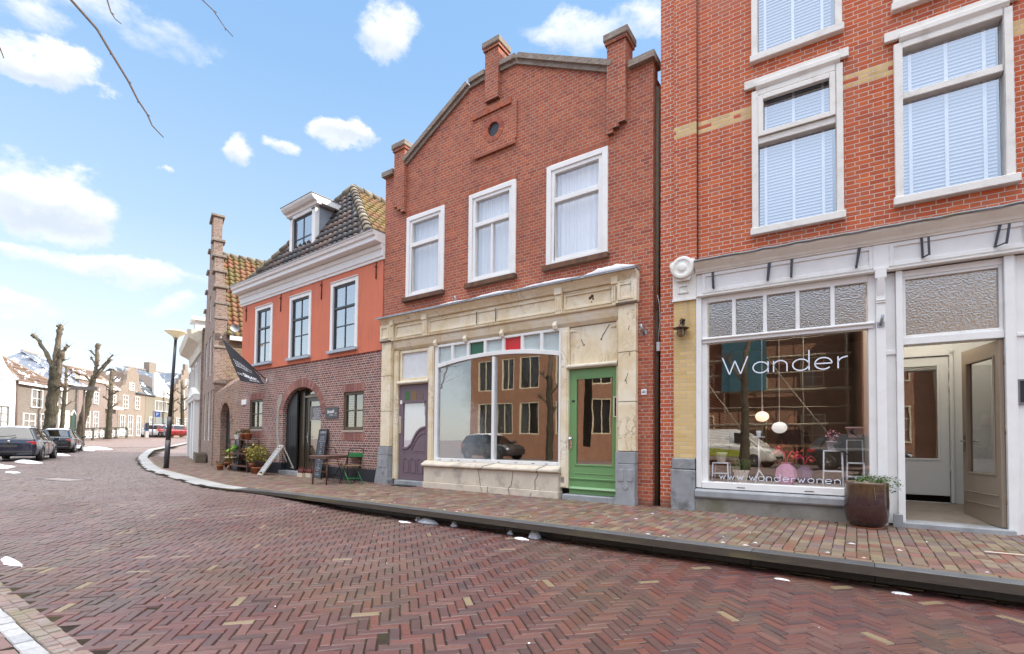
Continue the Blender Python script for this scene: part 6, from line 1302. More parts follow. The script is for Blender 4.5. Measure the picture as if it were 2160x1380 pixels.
for i, (px_, py_, H_, ln, lb) in enumerate([(-58.3, 12.9, 6.6, -.2, 'thin young tree with stubby side branches in front of the white ground floor'), (-62.3, 17.4, 6.8, -.1, 'knotty slim pollard in front of the narrow house with a balcony'), (-74.2, 23.8, 7.6, .9, 'slanting pollard with short twigs in front of the bell gable, beside the white car'), (-78.6, 30.4, 7.9, .2, 'slim twiggy pollard in front of the far step gabled house'), (-75.3, 27.8, 7.0, 0, 'slim pollard with two thin forked branches right behind the lamp post')]):
    zb = rise(px_, py_); r_ = .16 if i == 0 else .24
    pollard((px_, py_, 0), lb, [(sxz(0, zb), r_ * 1.2), (sxz(-ln * .4, zb + H_ * .35), r_), (sxz(-ln, zb + H_ * .75), r_ * .8)], [[(sxz(-ln, zb + H_ * .72), r_ * .75), (sxz(-ln * 1.3, zb + H_), r_ * .7)]] + [[(sxz(-ln * f, zb + H_ * f), r_ * .4), (sxz(-ln * f + s_, zb + H_ * f + .5), r_ * .25)] for f, s_ in ((.45, .7), (.55, -.6), (.65, .8), (.75, -.7), (.85, .6))], 10 + i, 70, .7)
# ------------------------------------------------------------------ bare twigs hanging in from a tree at the left of the camera
def at(px, py, Z):
    d = MW.T @ np.array([(px - 1080) / F_, (py - CY) / F_, 1.]); return Vector((0, 0, HC)) + Vector(tuple(d * Z))
br = thing('bare_branch', 'bare thin winter twigs hanging into the sky at the upper left', 'branch', tuple(at(60, -500, 4.4)))
o_ = Vector(br.location)
def twig(px, Z, r0, r1, stubs):
    mb = MB(); P = [at(x, y, Z + dz) - o_ for x, y, dz in px]; mb.tube(P, list(np.linspace(r0, r1, len(P))), 6)
    for i in stubs: d = (P[i + 1] - P[i]).normalized(); s_ = Vector((.6, .5, .3)) if i % 2 else Vector((-.3, -.5, -.5)); mb.tube([P[i], P[i] + d * .03 + s_ * .018], [r1 * 1.2, r1 * .8], 5)
    return mb
twig([(30, -330, .3), (90, -130, .2), (150, 0, .0), (205, 62, 0), (232, 108, 0), (270, 170, 0), (290, 210, 0), (310, 240, 0), (321, 265, 0), (338, 283, 0), (345, 290, 0)], 4.2, .013, .003, (4, 5, 6, 7)).build('long_twig', tw_m, br)
twig([(150, -220, .4), (200, -80, .2), (226, 0, 0), (234, 26, 0), (243, 40, 0), (256, 51, 0)], 4.4, .008, .003, (3,)).build('short_twig', tw_m, br)
twig([(300, -230, .4), (370, -60, .2), (427, 0, 0), (450, 22, 0), (474, 58, 0), (491, 77, 0)], 4.5, .007, .003, (3, 4)).build('short_twig', tw_m, br)
twig([(-120, -60, .3), (-40, 60, .1), (0, 101, 0), (8, 123, 0)], 4.2, .006, .003, (2,)).build('short_twig', tw_m, br)
mb = MB(); mb.tube([at(-420, 960, 4.6) - o_, at(-420, 300, 4.6) - o_, at(-380, -100, 4.6) - o_, at(-200, -420, 4.6) - o_, at(30, -330, 4.5) - o_], [.16, .14, .12, .05, .014], 8); mb.tube([at(-380, -100, 4.6) - o_, at(0, -420, 4.8) - o_, at(150, -220, 4.8) - o_], [.08, .04, .009], 6); mb.tube([at(-300, -260, 4.6) - o_, at(200, -480, 5) - o_, at(300, -230, 4.9) - o_], [.07, .03, .008], 6); mb.tube([at(-380, -100, 4.6) - o_, at(-200, -120, 4.5) - o_, at(-120, -60, 4.5) - o_], [.05, .02, .007], 6); mb.build('trunk', bk1, br)

# ------------------------------------------------------------------ street lamp, fence, posts
def opal(name, col):
    m_, t, o = new_mat(name); d = t.N('ShaderNodeBsdfDiffuse', I={'Color': col}); tr = t.N('ShaderNodeBsdfTranslucent', I={'Color': col}); mx = t.N('ShaderNodeMixShader', I={0: .6}); t.l.new(d.outputs[0], mx.inputs[1]); t.l.new(tr.outputs[0], mx.inputs[2])
    g = t.N('ShaderNodeBsdfGlossy', I={'Roughness': .15}); m2 = t.N('ShaderNodeMixShader', I={0: .08}); t.l.new(mx.outputs[0], m2.inputs[1]); t.l.new(g.outputs[0], m2.inputs[2]); t.l.new(m2.outputs[0], o.inputs[0]); return m_
lp = thing('street_lamp', 'street lamp with dark tapering post and wide pale glass bowl by the kerb', 'street lamp', (-19.55, 7.09, 0))
tl = Vector((.33, .05, 4.45))
mb = MB(); mb.tube([(0, 0, -.02), tl * .22], [.085, .08], 14); mb.tube([tl * .22, tl * .40], [.078, .074], 14); mb.tube([tl * .40, tl * .72, tl], [.062, .05, .045], 12); mb.build('post', paint('lamp_post_paint', (.035, .032, .035), .35, .3, 6, coat=.3, dirt=(.12, .08, .06), dirt_amt=.6, dirt_scale=1.2), lp)
mb = MB(); mb.lathe([(.05, -.03), (.055, .03), (.08, .05), (.0, .05)], tl, 16); mb.build('collar', paint('lamp_grey', (.3, .29, .27), .5), lp)
mb = MB(); mb.lathe([(.07, .05), (.11, .10), (.24, .19), (.31, .245), (.315, .26), (.0, .27)], tl, 32); mb.build('glass_bowl', opal('lamp_glass', (.92, .87, .74)), lp)
mb = MB(); mb.lathe([(.325, .245), (.33, .265), (.29, .30), (.15, .33), (0, .335)], tl, 32); mb.build('cap', opal('lamp_cap', (.88, .84, .74)), lp)
mb = MB(); mb.box(-.07, .07, -.088, -.086, 1.18, 1.42); mb.box(-.05, .06, -.089, -.085, 1.5, 1.56); mb.build('sticker', paint('sticker_grey', (.25, .27, .30), .6, .3, 30), lp)
fence = thing('bridge_railing', 'dark green canal railing with white crossed panels beyond the parked cars', 'railing', (0, 0, 0))
fp = [(-43.5, 6.6), (-47.2, 8.3), (-50.9, 10.1), (-54.6, 12.0), (-58.2, 13.9), (-61.4, 15.9), (-64.2, 17.6), (-66.9, 19.3), (-69.5, 21.1)]
fm_ = paint('railing_green', (.05, .055, .045), .5, .2, 5)
mb = MB()
for a, b in zip(fp, fp[1:]): mb.bar((*a, rise(*a) + 1.08), (*b, rise(*b) + 1.08), .12, .12)
mb.build('hand_rail', fm_, fence); each([MB().box(x - .1, x + .1, y - .1, y + .1, rise(x, y) - .1, rise(x, y) + 1.02) for x, y in fp], 'post', fm_, fence)
for a, b in zip(fp, fp[1:]):
    mb = MB(); A_ = Vector((*a, rise(*a))); B_ = Vector((*b, rise(*b))); d = B_ - A_
    for z in (.18, .80): mb.bar(A_ + d * .06 + Vector((0, 0, z)), A_ + d * .94 + Vector((0, 0, z)), .05, .05)
    for k in range(3):
        f0, f1 = .06 + .88 * k / 3, .06 + .88 * (k + 1) / 3; mb.bar(A_ + d * f0 + Vector((0, 0, .2)), A_ + d * f1 + Vector((0, 0, .78)), .05, .05); mb.bar(A_ + d * f1 + Vector((0, 0, .2)), A_ + d * f0 + Vector((0, 0, .78)), .05, .05); mb.bar(A_ + d * f1 + Vector((0, 0, .18)), A_ + d * f1 + Vector((0, 0, .8)), .04, .04)
    mb.build('cross_panel', white_f, fence)
tp = thing('crossbar_post', 'tall thin dark post with a wooden crossbar beside the leaning pollard', 'post', (-46.4, 11.45, rise(-46.4, 11.45)))
mb = MB(); mb.tube([(0, 0, 0), (0, 0, 4.25)], .07, 8); mb.build('post', paint('brown_iron', (.11, .07, .05), .6), tp); mb = MB(); mb.bar(sxz(-.95, 4.25), sxz(1.0, 4.22), .16, .26); mb.build('crossbar', paint('grey_beam', (.16, .14, .12), .8), tp)
l2 = thing('lamp_mast', 'slim dark mast with a small white sign and black bucket of flowers at its foot', 'mast', (-43.4, 17.5, rise(-43.4, 17.5)))
mb = MB(); mb.tube([(0, 0, 0), (0, 0, 2.3)], .10, 10); mb.tube([(0, 0, 2.3), sxz(.1, 4.9)], .05, 8); mb.bar(sxz(.05, 4.7), sxz(.45, 4.75), .06, .1); mb.build('pole', paint('brown_black', (.05, .035, .035), .4), l2)
mb = MB(); mb.box(-.02, .02, -.24, .24, 2.35, 2.75); mb.build('small_sign', white_f, l2)
bk_ = thing('flower_bucket', 'black square flower tub hanging at the foot of the slim mast', 'flower tub', (-43.15, 17.55, rise(-43.4, 17.5) + .05))
mb = MB(); mb.lathe([(0, 0), (.26, 0), (.36, .5), (.30, .5), (.28, .42), (0, .42)], (0, 0, 0), 4, smooth=False); mb.build('tub', black, bk_); mb = MB(); rg = random.Random(3)
for i in range(30): a = rg.uniform(0, 6.3); r_ = rg.uniform(0, .2); mb.tube([(r_ * cos(a), r_ * sin(a), .42), (r_ * 1.4 * cos(a), r_ * 1.4 * sin(a), .42 + rg.uniform(.08, .25))], [.01, .004], 4)
mb.build('twigs', tw_m, bk_)
def ps_loc(x, y): return (x, y, rise(x, y))
pm_ = thing('parking_sign', 'blue square parking sign with white P on a dark post by the white car', 'sign', ps_loc(-67.2, 22.9))
mb = MB(); mb.tube([(0, 0, 0), (0, 0, 3.1)], .05, 8); mb.build('post', paint('post_blue', (.03, .05, .12), .5), pm_)
f0 = Vector((RT[0], RT[1], 0)); nrm_ = Vector((-FW[0], -FW[1], 0)); mb = MB(); c_ = f0 * .5 + Vector((0, 0, 2.72))
for s0, s1, z0_, z1_ in ((-.32, .32, -.3, .3),): mb.v += [tuple(c_ + f0 * s0 + Vector((0, 0, z0_)) + nrm_ * k) for k in (0, .03)] + [tuple(c_ + f0 * s1 + Vector((0, 0, z0_)) + nrm_ * k) for k in (0, .03)] + [tuple(c_ + f0 * s1 + Vector((0, 0, z1_)) + nrm_ * k) for k in (0, .03)] + [tuple(c_ + f0 * s0 + Vector((0, 0, z1_)) + nrm_ * k) for k in (0, .03)]; mb.f += [(0, 2, 4, 6), (7, 5, 3, 1), (0, 1, 3, 2), (2, 3, 5, 4), (4, 5, 7, 6), (6, 7, 1, 0)]
brd = mb.build('board', paint('sign_blue', (.02, .14, .55), .35), pm_); mb = MB(); text_mesh(mb, 'P', .55, lambda x, y, z: c_ + f0 * x + Vector((0, 0, y - .2)) + nrm_ * (.033 + z), .0005, bold=.008); mb.build('letter', white_f, brd)
mt = thing('parking_meter', 'blue parking meter with dark solar box standing left of the lamp post', 'parking meter', ps_loc(-67.5, 22.4))
mb = MB(); mb.box(-.2, .2, -.16, .16, 0, .75); mb.build('plinth', paint('meter_grey', (.4, .39, .37), .6), mt); mb = MB(); mb.box(-.2, .2, -.17, .17, .75, 1.6); mb.build('cabinet', paint('meter_blue', (.05, .09, .28), .4), mt, bevel=.03); mb = MB(); mb.box(-.02, .35, -.12, .12, .95, 1.7); mb.build('signal_box', black, mt)
# ------------------------------------------------------------------ vehicles
tyre_m = paint('tyre', (.018, .018, .018), .85, .2, 20); rim_m = paint('alloy', (.42, .41, .39), .3, .1, 10, metal=.8); cglass = glass('car_glass', r0=.10, wave=0, tint=(.10, .11, .12)); red_l = paint('tail_red', (.50, .02, .015), .2, .05, coat=1); clear_l = paint('head_clear', (.70, .72, .74), .12, .05, coat=1); trim = paint('car_trim', (.02, .02, .022), .5, .1)
def car_paint(nm, c): return paint('car_' + nm, c, .28, .04, 2, metal=.15, bump=0, coat=1.0, dirt=(.20, .18, .16), dirt_amt=.25, dirt_scale=1.5)
PROF = { # x from the tail to the nose: lower body (x, half width, bottom, belt); greenhouse (x, z base, z roof)
 'estate': ([(-2.30, .70, .42, .78), (-2.24, .84, .30, .98), (-1.9, .89, .22, 1.0), (-.9, .91, .19, .96), (.6, .91, .19, .93), (1.2, .90, .19, .90), (1.75, .88, .22, .82), (2.12, .80, .26, .70), (2.26, .62, .34, .58)], [(-2.22, .97, .99), (-1.98, .99, 1.43), (-1.2, .97, 1.49), (-.1, .94, 1.49), (.45, .93, 1.42), (1.18, .90, .92)]),
 'saloon': ([(-2.36, .70, .45, .80), (-2.30, .84, .30, .96), (-1.9, .90, .22, 1.0), (-.9, .92, .18, .96), (.6, .92, .18, .93), (1.2, .91, .18, .90), (1.8, .88, .21, .82), (2.2, .80, .25, .70), (2.34, .62, .33, .56)], [(-1.95, .99, 1.01), (-1.15, .97, 1.38), (-.6, .95, 1.44), (.0, .94, 1.43), (.4, .93, 1.38), (1.2, .90, .92)]),
 'hatch': ([(-1.95, .68, .40, .78), (-1.90, .80, .28, .96), (-1.5, .84, .2, .98), (-.7, .86, .18, .95), (.5, .86, .18, .93), (1.0, .85, .18, .91), (1.5, .82, .22, .82), (1.85, .74, .26, .68), (1.97, .58, .34, .58)], [(-1.86, .95, .97), (-1.6, .97, 1.42), (-.9, .96, 1.49), (.1, .94, 1.48), (.4, .93, 1.41), (1.05, .91, .93)]),
 'suv': ([(-2.15, .72, .48, .85), (-2.10, .86, .36, 1.06), (-1.7, .90, .28, 1.08), (-.8, .92, .25, 1.05), (.6, .92, .25, 1.02), (1.2, .91, .25, 1.0), (1.75, .88, .27, .94), (2.08, .82, .32, .80), (2.2, .66, .40, .68)], [(-2.05, 1.06, 1.07), (-1.75, 1.08, 1.55), (-1.0, 1.05, 1.63), (.0, 1.03, 1.62), (.4, 1.02, 1.54), (1.1, 1.0, 1.02)]),
 'van': ([(-2.55, .84, .45, 1.15), (-2.50, .94, .30, 1.2), (-1.8, .95, .26, 1.2), (-.8, .95, .24, 1.2), (.6, .95, .24, 1.16), (1.2, .94, .24, 1.12), (1.8, .91, .26, 1.02), (2.3, .84, .30, .86), (2.45, .68, .38, .70)], [(-2.5, 1.2, 1.22), (-2.45, 1.2, 1.92), (-1.2, 1.2, 1.98), (.3, 1.16, 1.96), (.75, 1.14, 1.86), (1.7, 1.04, 1.06)])}
def loft(mb, secs, smooth=True):
    n = len(mb.v); k = len(secs[0])
    for s_ in secs: mb.v += s_
    for i in range(len(secs) - 1):
        for j in range(k):
            j2 = (j + 1) % k; mb.f.append((n + i * k + j, n + i * k + j2, n + (i + 1) * k + j2, n + (i + 1) * k + j)); smooth and mb.sm.add(len(mb.f) - 1)
    mb.f.append(tuple(range(n + k - 1, n - 1, -1))); e = n + (len(secs) - 1) * k; mb.f.append(tuple(range(e, e + k)))
def car(kind, label, cat, loc, head, pm, snow=0, group=None, name='parked_car', detail=True):
    c = thing(name, label, cat, loc, head, group); body, gh = PROF[kind]
    mb = MB(); secs = []
    B = body; fine = []
    for a, b in zip(B, B[1:]):
        for i in range(4): f = i / 4; fine.append(tuple(p + (q - p) * f for p, q in zip(a, b)))
    fine.append(B[-1])
    for x, w, zb, zt in fine:
        h = zt - zb; ys = [(0, zb), (w * .86, zb), (w * .96, zb + h * .12), (w, zb + h * .45), (w * .985, zb + h * .72), (w * .93, zb + h * .93), (w * .80, zt), (0, zt + .015)]
        secs.append([(x, y, z) for y, z in ys] + [(x, -y, z) for y, z in ys[-2:0:-1]])
    loft(mb, secs); bo = mb.build('body', pm, c)
    # greenhouse: dark glass hull, painted roof skin and pillars
    W_ = max(s[1] for s in body); mb = MB(); secs = []
    for x, zb, zr in gh: yb, yr = W_ * .86, W_ * (.86 - .26 * (zr - zb) / .5); secs.append([(x, yb, zb - .03), (x, yr + .02, zr - .05), (x, yr - .10, zr), (x, 0, zr + .015), (x, -yr + .10, zr), (x, -yr - .02, zr - .05), (x, -yb, zb - .03)])
    loft(mb, secs, False); van = kind == 'van'
    mb.build('windows', cglass if not van else pm, c)
    mb = MB(); loft(mb, [[(x * .55, y * .55, max(z - .02, .3)) for x, y, z in s_] for s_ in secs], False); mb.build('cabin', trim, c)
    mb = MB(); rs = []
    for (x, zb, zr), s_ in zip(gh[1:-1], secs[1:-1]): rs.append([(x, s_[1][1] + .005, s_[1][2] - .02)] + [(p[0], p[1], p[2] + .008) for p in s_[2:5]] + [(x, -s_[1][1] - .005, s_[1][2] - .02), (x, 0, zr - .04)])
    loft(mb, rs); rf = mb.build('roof', snowm if snow > 1 else pm, c)
    mb = MB()
    for sg in (1, -1):
        def edge(i, lo): p = secs[i][0 if lo else 1]; return (p[0], sg * (p[1] + .012), p[2])
        mb.bar(edge(1, 0), edge(0, 1), .06, .05); mb.bar(edge(-2, 0), edge(-1, 1), .05, .05)
        xm = (gh[2][0] * .35 + gh[3][0] * .65); zb, zr = gh[3][1], gh[3][2]; mb.bar((xm, sg * (secs[3][1][1] + .012), zr - .05), (xm + .03, sg * (W_ * .875), zb - .03), .07, .03)
        if kind in ('estate', 'suv'): x2 = gh[1][0] * .72 + gh[2][0] * .28; mb.bar((x2 + .1, sg * (secs[2][1][1] + .012), gh[2][2] - .06), (x2 - .12, sg * W_ * .875, gh[2][1] - .03), .12, .03)
    mb.build('pillars', pm, c)
    xr, xf = (-1.38, 1.36) if kind not in ('hatch', 'van') else ((-1.2, 1.22) if kind == 'hatch' else (-1.5, 1.55)); r_ = .32 if kind != 'suv' else .36
    for x in (xr, xf):
        for sg in (1, -1):
            y = sg * (W_ - .10)
            t_ = MB(); t_.lathe([(r_ * .66, -.10), (r_ * .95, -.10), (r_, -.06), (r_, .06), (r_ * .95, .10), (r_ * .66, .10)], (x, y + sg * .012, r_), 26, 'y'); wh = t_.build('wheel', tyre_m, c)
            q = MB(); q.lathe([(0, .03 * sg), (r_ * .64, .03 * sg), (r_ * .68, .095 * sg), (r_ * .62, .10 * sg), (r_ * .58, .06 * sg), (r_ * .0, .055 * sg)], (x, y + sg * .012, r_), 24, 'y')
            q.build('rim_bed', trim, wh); q = MB(); yy = y + sg * .095
            for k in range(5):
                a = 2 * pi * k / 5 + .3
                for da in (-.16, .16): q.bar((x + .05 * cos(a), yy, r_ + .05 * sin(a)), (x + r_ * .66 * cos(a + da), yy, r_ + r_ * .66 * sin(a + da)), .035, .03, (0, 1, 0))
            q.lathe([(0, .02 * sg), (.06, .02 * sg), (.07, 0)], (x, yy, r_), 10, 'y'); q.tube([(x + r_ * .66 * cos(a), yy, r_ + r_ * .66 * sin(a)) for a in np.linspace(0, 2 * pi, 25)], .012, 5); q.build('rim', rim_m, wh)
            q = MB(); q.lathe([(0, sg * (W_ + .002)), (r_ * 1.14, sg * (W_ + .002)), (r_ * 1.16, sg * (W_ - .12))], (x, 0, r_ + .01), 24, 'y'); q.build('wheel_arch', trim, c)
            q = MB(); q.lathe([(r_ * 1.13, sg * (W_ - .02)), (r_ * 1.13, sg * (W_ + .012)), (r_ * 1.2, sg * (W_ + .004)), (r_ * 1.2, sg * (W_ - .03))], (x, 0, r_ + .01), 24, 'y'); n = len(q.v); q.v = [(a, b, max(cc, .2)) for a, b, cc in q.v]; q.build('arch_lip', pm, c)
    tb, zt_ = body[1], body[1][3]
    for sg in (1, -1):
        q = MB(); q.box(tb[0] - .045, tb[0] + .30, sg * tb[1] * .62 if sg > 0 else -tb[1] * 1.005, tb[1] * 1.005 if sg > 0 else -tb[1] * .62, zt_ - .24, zt_ - .10); q.build('tail_light', red_l, c, bevel=.03, seg=2)
        nb = body[-2]; q = MB(); q.box(nb[0] - .22, nb[0] + .03, sg * nb[1] * .55 if sg > 0 else -nb[1] * 1.0, nb[1] if sg > 0 else -nb[1] * .55, nb[3] - .16, nb[3] - .03); q.build('headlight', clear_l, c, bevel=.03, seg=2)
        q = MB(); q.box(gh[-1][0] - .38, gh[-1][0] - .18, sg * (W_ + .02) if sg > 0 else -(W_ + .20), (W_ + .20) if sg > 0 else -(W_ + .02), gh[-1][1] + .03, gh[-1][1] + .17); q.build('mirror', pm, c, bevel=.03)
        if detail:
            hn_ = [MB().box(x - .1, x + .1, sg * W_ - .015, sg * W_ + .012, gh[3][1] - .17, gh[3][1] - .135) for x in ((-.75, .35) if not van else (.35,))]; each(hn_, 'door_handle', pm, c)
            dl = [MB().tube([(x, sg * (W_ + .0), .30), (x + .02, sg * (W_ + .004), .7), (x, sg * W_ * .95, gh[3][1] - .04)], .006, 4) for x in ((-1.0, -.18, .95) if not van else (.0, .95))]; each(dl, 'door_gap', trim, c)
    x_ = body[0][0]; q = MB(); q.box(x_ - .03, x_ - .0, -.26, .26, .62, .73); q.build('number_plate', paint('plate_blank', (.06, .06, .065), .5), c)
    q = MB(); q.box(x_ - .035, x_ + .25, -tb[1] * .9, tb[1] * .9, .36, .44); q.build('bumper_trim', trim, c, bevel=.02)
    q = MB(); q.box(body[-1][0] - .12, body[-1][0] + .015, -.5, .5, .38, .54); q.build('grille', trim, c, bevel=.02)
    if snow == 1: 
        mb = MB(); loft(mb, [[(p[0], p[1] * .92, p[2] + .012 + .02 * (0 < i < 5)) for i, p in enumerate(s_)] for s_ in rs]); mb.build('roof_snow', snowm, c)
    return c
HA = atan2(.357, -.934); navy = car_paint('navy', (.014, .02, .045)); blackp = car_paint('black', (.014, .015, .018)); silver = car_paint('silver_white', (.62, .64, .66))
ca = car('estate', 'dark navy estate car parked at the left edge, seen from behind with red tail lights', 'car', (-31.4, 5.63, -.035), HA, navy, 1, 'cars parked along the street')
MB().lathe([(0, -2.335), (.055, -2.33), (.06, -2.31)], (0, 0, .86), 16, 'x').build('badge', rim_m, ca); MB().tube([(-2.25, -.2, 1.12), (-2.33, .28, 1.06)], .015, 5).build('rear_wiper', trim, ca)
each([MB().box(-1.6, .2, y - .015, y + .015, 1.505, 1.535) for y in (-.55, .55)], 'roof_rail', trim, ca)
MB().box(-2.30, -2.27, .52, .82, .38, .43).build('reflector', red_l, ca); 
car('saloon', 'black fastback saloon with snow on its windows, parked ahead of the navy estate', 'car', (-39.9, 8.75, .06), HA, blackp, 1, 'cars parked along the street')
car('hatch', 'white hatchback parked far off behind the blue parking meter', 'car', (-73.0, 24.9, 1.15), atan2(-.74, -.6), silver, 1, 'cars parked across the bridge')
car('hatch', 'blue hatchback half hidden behind the street lamp post', 'car', (-74.4, 27.2, 1.17), atan2(.82, -.57), car_paint('blue', (.06, .14, .28)), 1, 'cars parked across the bridge')
car('estate', 'red estate car with snowy roof parked far off beside the pale classic house', 'car', (-71.3, 27.2, 1.15), atan2(.62, .45), car_paint('red', (.42, .02, .015)), 1, 'cars parked across the bridge')
# across the street, seen mirrored in the shop windows
car('suv', 'dark suv with snowy bonnet mirrored in the shop window of number 43', 'car', (-19.2, -9.0, -.13), R(8), car_paint('anthracite', (.03, .032, .036)), 1, 'cars parked across the street')
car('suv', 'dark car mirrored low in the right half of the lettered shop window', 'car', (2.2, -11.4, -.13), R(10), blackp, 0, 'cars parked across the street')
vn = car('van', 'white delivery van with yellow green stripe mirrored in the lettered shop window', 'van', (-3.6, -13.0, -.13), R(18), car_paint('van_white', (.74, .72, .66)), 0, None, 'delivery_van')
for sg in (1, -1):
    q = MB(); q.prism([(-2.5, .50), (1.2, .50), (1.2, .80), (-.9, .88), (-2.5, .95)], sg * .955, sg * .962); q.build('green_stripe', paint('lime', (.36, .42, .05), .4), vn); q = MB(); q.prism([(-2.45, .97), (-.95, .90), (-.9, 1.2), (-2.45, 1.35)], sg * .93, sg * .945); q.build('orange_panel', paint('van_orange', (.60, .28, .03), .4), vn)
    q = MB(); q.prism([(.55, 1.2), (1.45, 1.15), (.95, 1.75), (.55, 1.78)], sg * .86, sg * .90); q.build('side_window', trim, vn)

# ------------------------------------------------------------------ buildings across the street (seen in the glass)
warm = brick('warm_brick', [(.36, .17, .095), (.32, .145, .08), (.40, .20, .11), (.29, .13, .08)], (.38, .28, .2), bump=.3); crm = paint('cream_frame', (.72, .63, .45), .5)
Oh = thing('brick_row_building', 'sunlit brown brick building with cream windows mirrored in the shop windows', 'building', (-24.0, -12.5, 0), pi)   # its front looks towards +y
OW = []
wx = [(-23.3, -21.9), (-21.1, -20.0), (-19.5, -17.9), (-16.6, -15.2), (-14.0, -12.6), (-11.2, -9.8)]
for a, b in wx: OW += [(a, b, 4.75, 7.0), (a if a != -21.1 else -21.6, b if a != -21.1 else -20.1, 1.55, 3.8)]
loc_ = [(-24.0 - b, -24.0 - a, z0, z1) for a, b, z0, z1 in OW]
mb = MB(); wall_cells(mb, -15.5, 0, -.2, 8.6, 0, .3, loc_); mb.build('wall', warm, Oh)
for w in loc_: simple_window(Oh, *w, y=.05, bars=(1, 0), mat=crm)
mb = MB(); mb.box(-15.5, 0, .3, 8, -.2, 8.5); mb.build('body', dark, Oh); mb = MB(); mb.prism([(-.4, 8.6), (8.4, 8.6), (4, 11)], -15.6, .1, 'x'); mb.build('roof', paint('dark_tiles', (.09, .07, .06), .7), Oh)
O2 = thing('scaffolded_building', 'dark brick building under scaffolding with teal netting mirrored in the lettered window', 'building', (2.2, -17.5, 0), pi)
mb = MB(); mb.box(0, 11, 0, 8, -.2, 10); mb.build('wall', brick('dim_brick', [(.30, .15, .09), (.26, .125, .075), (.34, .17, .10)], (.2, .15, .12), bump=.3), O2)
for x in (1.2, 4.2, 7.2): simple_window(O2, x, x + 1.2, 1.0, 2.8, y=-.06, mat=crm); simple_window(O2, x, x + 1.2, 4.4, 6.2, y=-.06, mat=crm)
sc = MB()
for x in np.arange(0.2, 11, 2.1):
    for y in (-.4, -1.3): sc.tube([(x, y, -.1), (x, y, 10.5)], .03, 6)
for z in (2.2, 4.2, 6.2, 8.2):
    for y in (-.4, -1.3): sc.tube([(0, y, z), (11, y, z)], .03, 6); sc.tube([(0, -1.3, z + 1), (11, -1.3, z + 1)], .025, 6)
    sc.box(0, 11, -1.3, -.4, z - .06, z - .02)
for x in (.2, 4.4): sc.tube([(x, -1.32, .2), (x + 4, -1.32, 6.2)], .025, 6)
sc.build('scaffold', paint('scaffold_tube', (.45, .40, .30), .5, metal=.3), O2)
mb = MB(); mb.box(4.2, 6.6, -1.42, -1.40, 4.2, 10.4); mb.build('netting', paint('teal_net', (.015, .11, .15), .8, .5, 1.5), O2)
O3 = thing('gabled_brick_house', 'sunlit brick house with cream bay mirrored at the right of the lettered window', 'house', (11.5, -14.8, 0), pi)
mb = MB(); mb.box(0, 9, 0, 7, -.2, 8.2); mb.build('wall', warm, O3); mb = MB(); mb.prism([(-.3, 8.2), (9.3, 8.2), (4.5, 11.5)], .0, 7); mb.build('roof', paint('dark_tiles', (.09, .07, .06), .7), O3)
for x in (1, 6.6): simple_window(O3, x, x + 1.3, 1.2, 3.2, y=-.06, mat=crm); simple_window(O3, x, x + 1.3, 4.6, 6.6, y=-.06, mat=crm)
mb = MB(); mb.box(3.3, 5.6, -.8, 0, -.2, 6.9); mb.box(3.2, 5.7, -.9, 0, 6.9, 7.2); mb.build('bay', crm, O3); 
for z in (.9, 3.0, 5.0): simple_window(O3, 3.6, 5.3, z, z + 1.6, y=-.86, bars=(2, 0), mat=crm)
rg = random.Random(5)
pollard((-22.4, -6.4, 0), 'dark street tree mirrored in the left half of the shop window', [((0, 0, -.15), .34), ((.1, 0, 2), .28), ((-.1, .1, 4.5), .25)], [[((-.1, .1, 4.4), .2), ((.5, 0, 6), .12), ((.9, .2, 7.5), .05)], [((-.1, .1, 4.4), .18), ((-.8, 0, 6), .1), ((-1.5, .3, 7.2), .05)], [((0, 0, 3.4), .12), ((-1.0, .2, 4.2), .07), ((-2.0, .3, 5.2), .03)], [((0, 0, 3.8), .1), ((.9, -.2, 4.4), .06), ((1.8, .3, 5.6), .03)]], 31, 160, 1.1)
pollard((-2.6, -8.2, 0), 'dark street tree mirrored in front of the white van', [((0, 0, -.15), .22), ((.05, 0, 2), .17), ((0, .05, 4.5), .15)], [[((0, .05, 4.4), .13), ((.3, 0, 6), .09)], [((0, 0, 3.8), .1), ((-.7, .1, 5), .06)]], 32, 60, .7)
pollard((-13.2, -6.0, 0), 'dark street tree with short twigs mirrored beside the green door', [((0, 0, -.15), .2), ((.05, 0, 2), .17), ((0, .05, 4.5), .15)], [[((0, .05, 4.4), .13), ((.2, 0, 6.4), .1)]] + [[((0, 0, z), .09), ((s_, .1, z + .4), .05)] for z, s_ in ((2.4, .4), (3, -.5), (3.5, .5), (4.2, -.4))], 33, 90, .5)

# ------------------------------------------------------------------ things on the pavement
terra = paint('terracotta', (.40, .14, .06), .85, .18, 9, bump=.2); rust = paint('rusty_iron', (.13, .055, .035), .8, .35, 14, bump=.4)
def leafy(mb, c, n, r, h, seed, ll=.10, lw=.012, up=.6, droop=.3):
    """arching blades from c"""
    rg = random.Random(seed)
    for _ in range(n):
        a = rg.uniform(0, 2 * pi); sp_ = rg.uniform(.15, 1) * r; hh = h * rg.uniform(.45, 1.1); p0 = Vector(c) + Vector((rg.gauss(0, r * .15), rg.gauss(0, r * .15), 0)); p1 = p0 + Vector((cos(a) * sp_ * .45, sin(a) * sp_ * .45, hh * .8)); p2 = p0 + Vector((cos(a) * sp_, sin(a) * sp_, hh * (1 - droop * rg.random())))
        sd = Vector((-sin(a), cos(a), 0)) * lw; k = len(mb.v)
        mb.v += [tuple(p0 - sd * .6), tuple(p0 + sd * .6), tuple(p1 - sd), tuple(p1 + sd), tuple(p2)]; mb.f += [(k, k + 1, k + 3, k + 2), (k + 2, k + 3, k + 4)]
    return mb
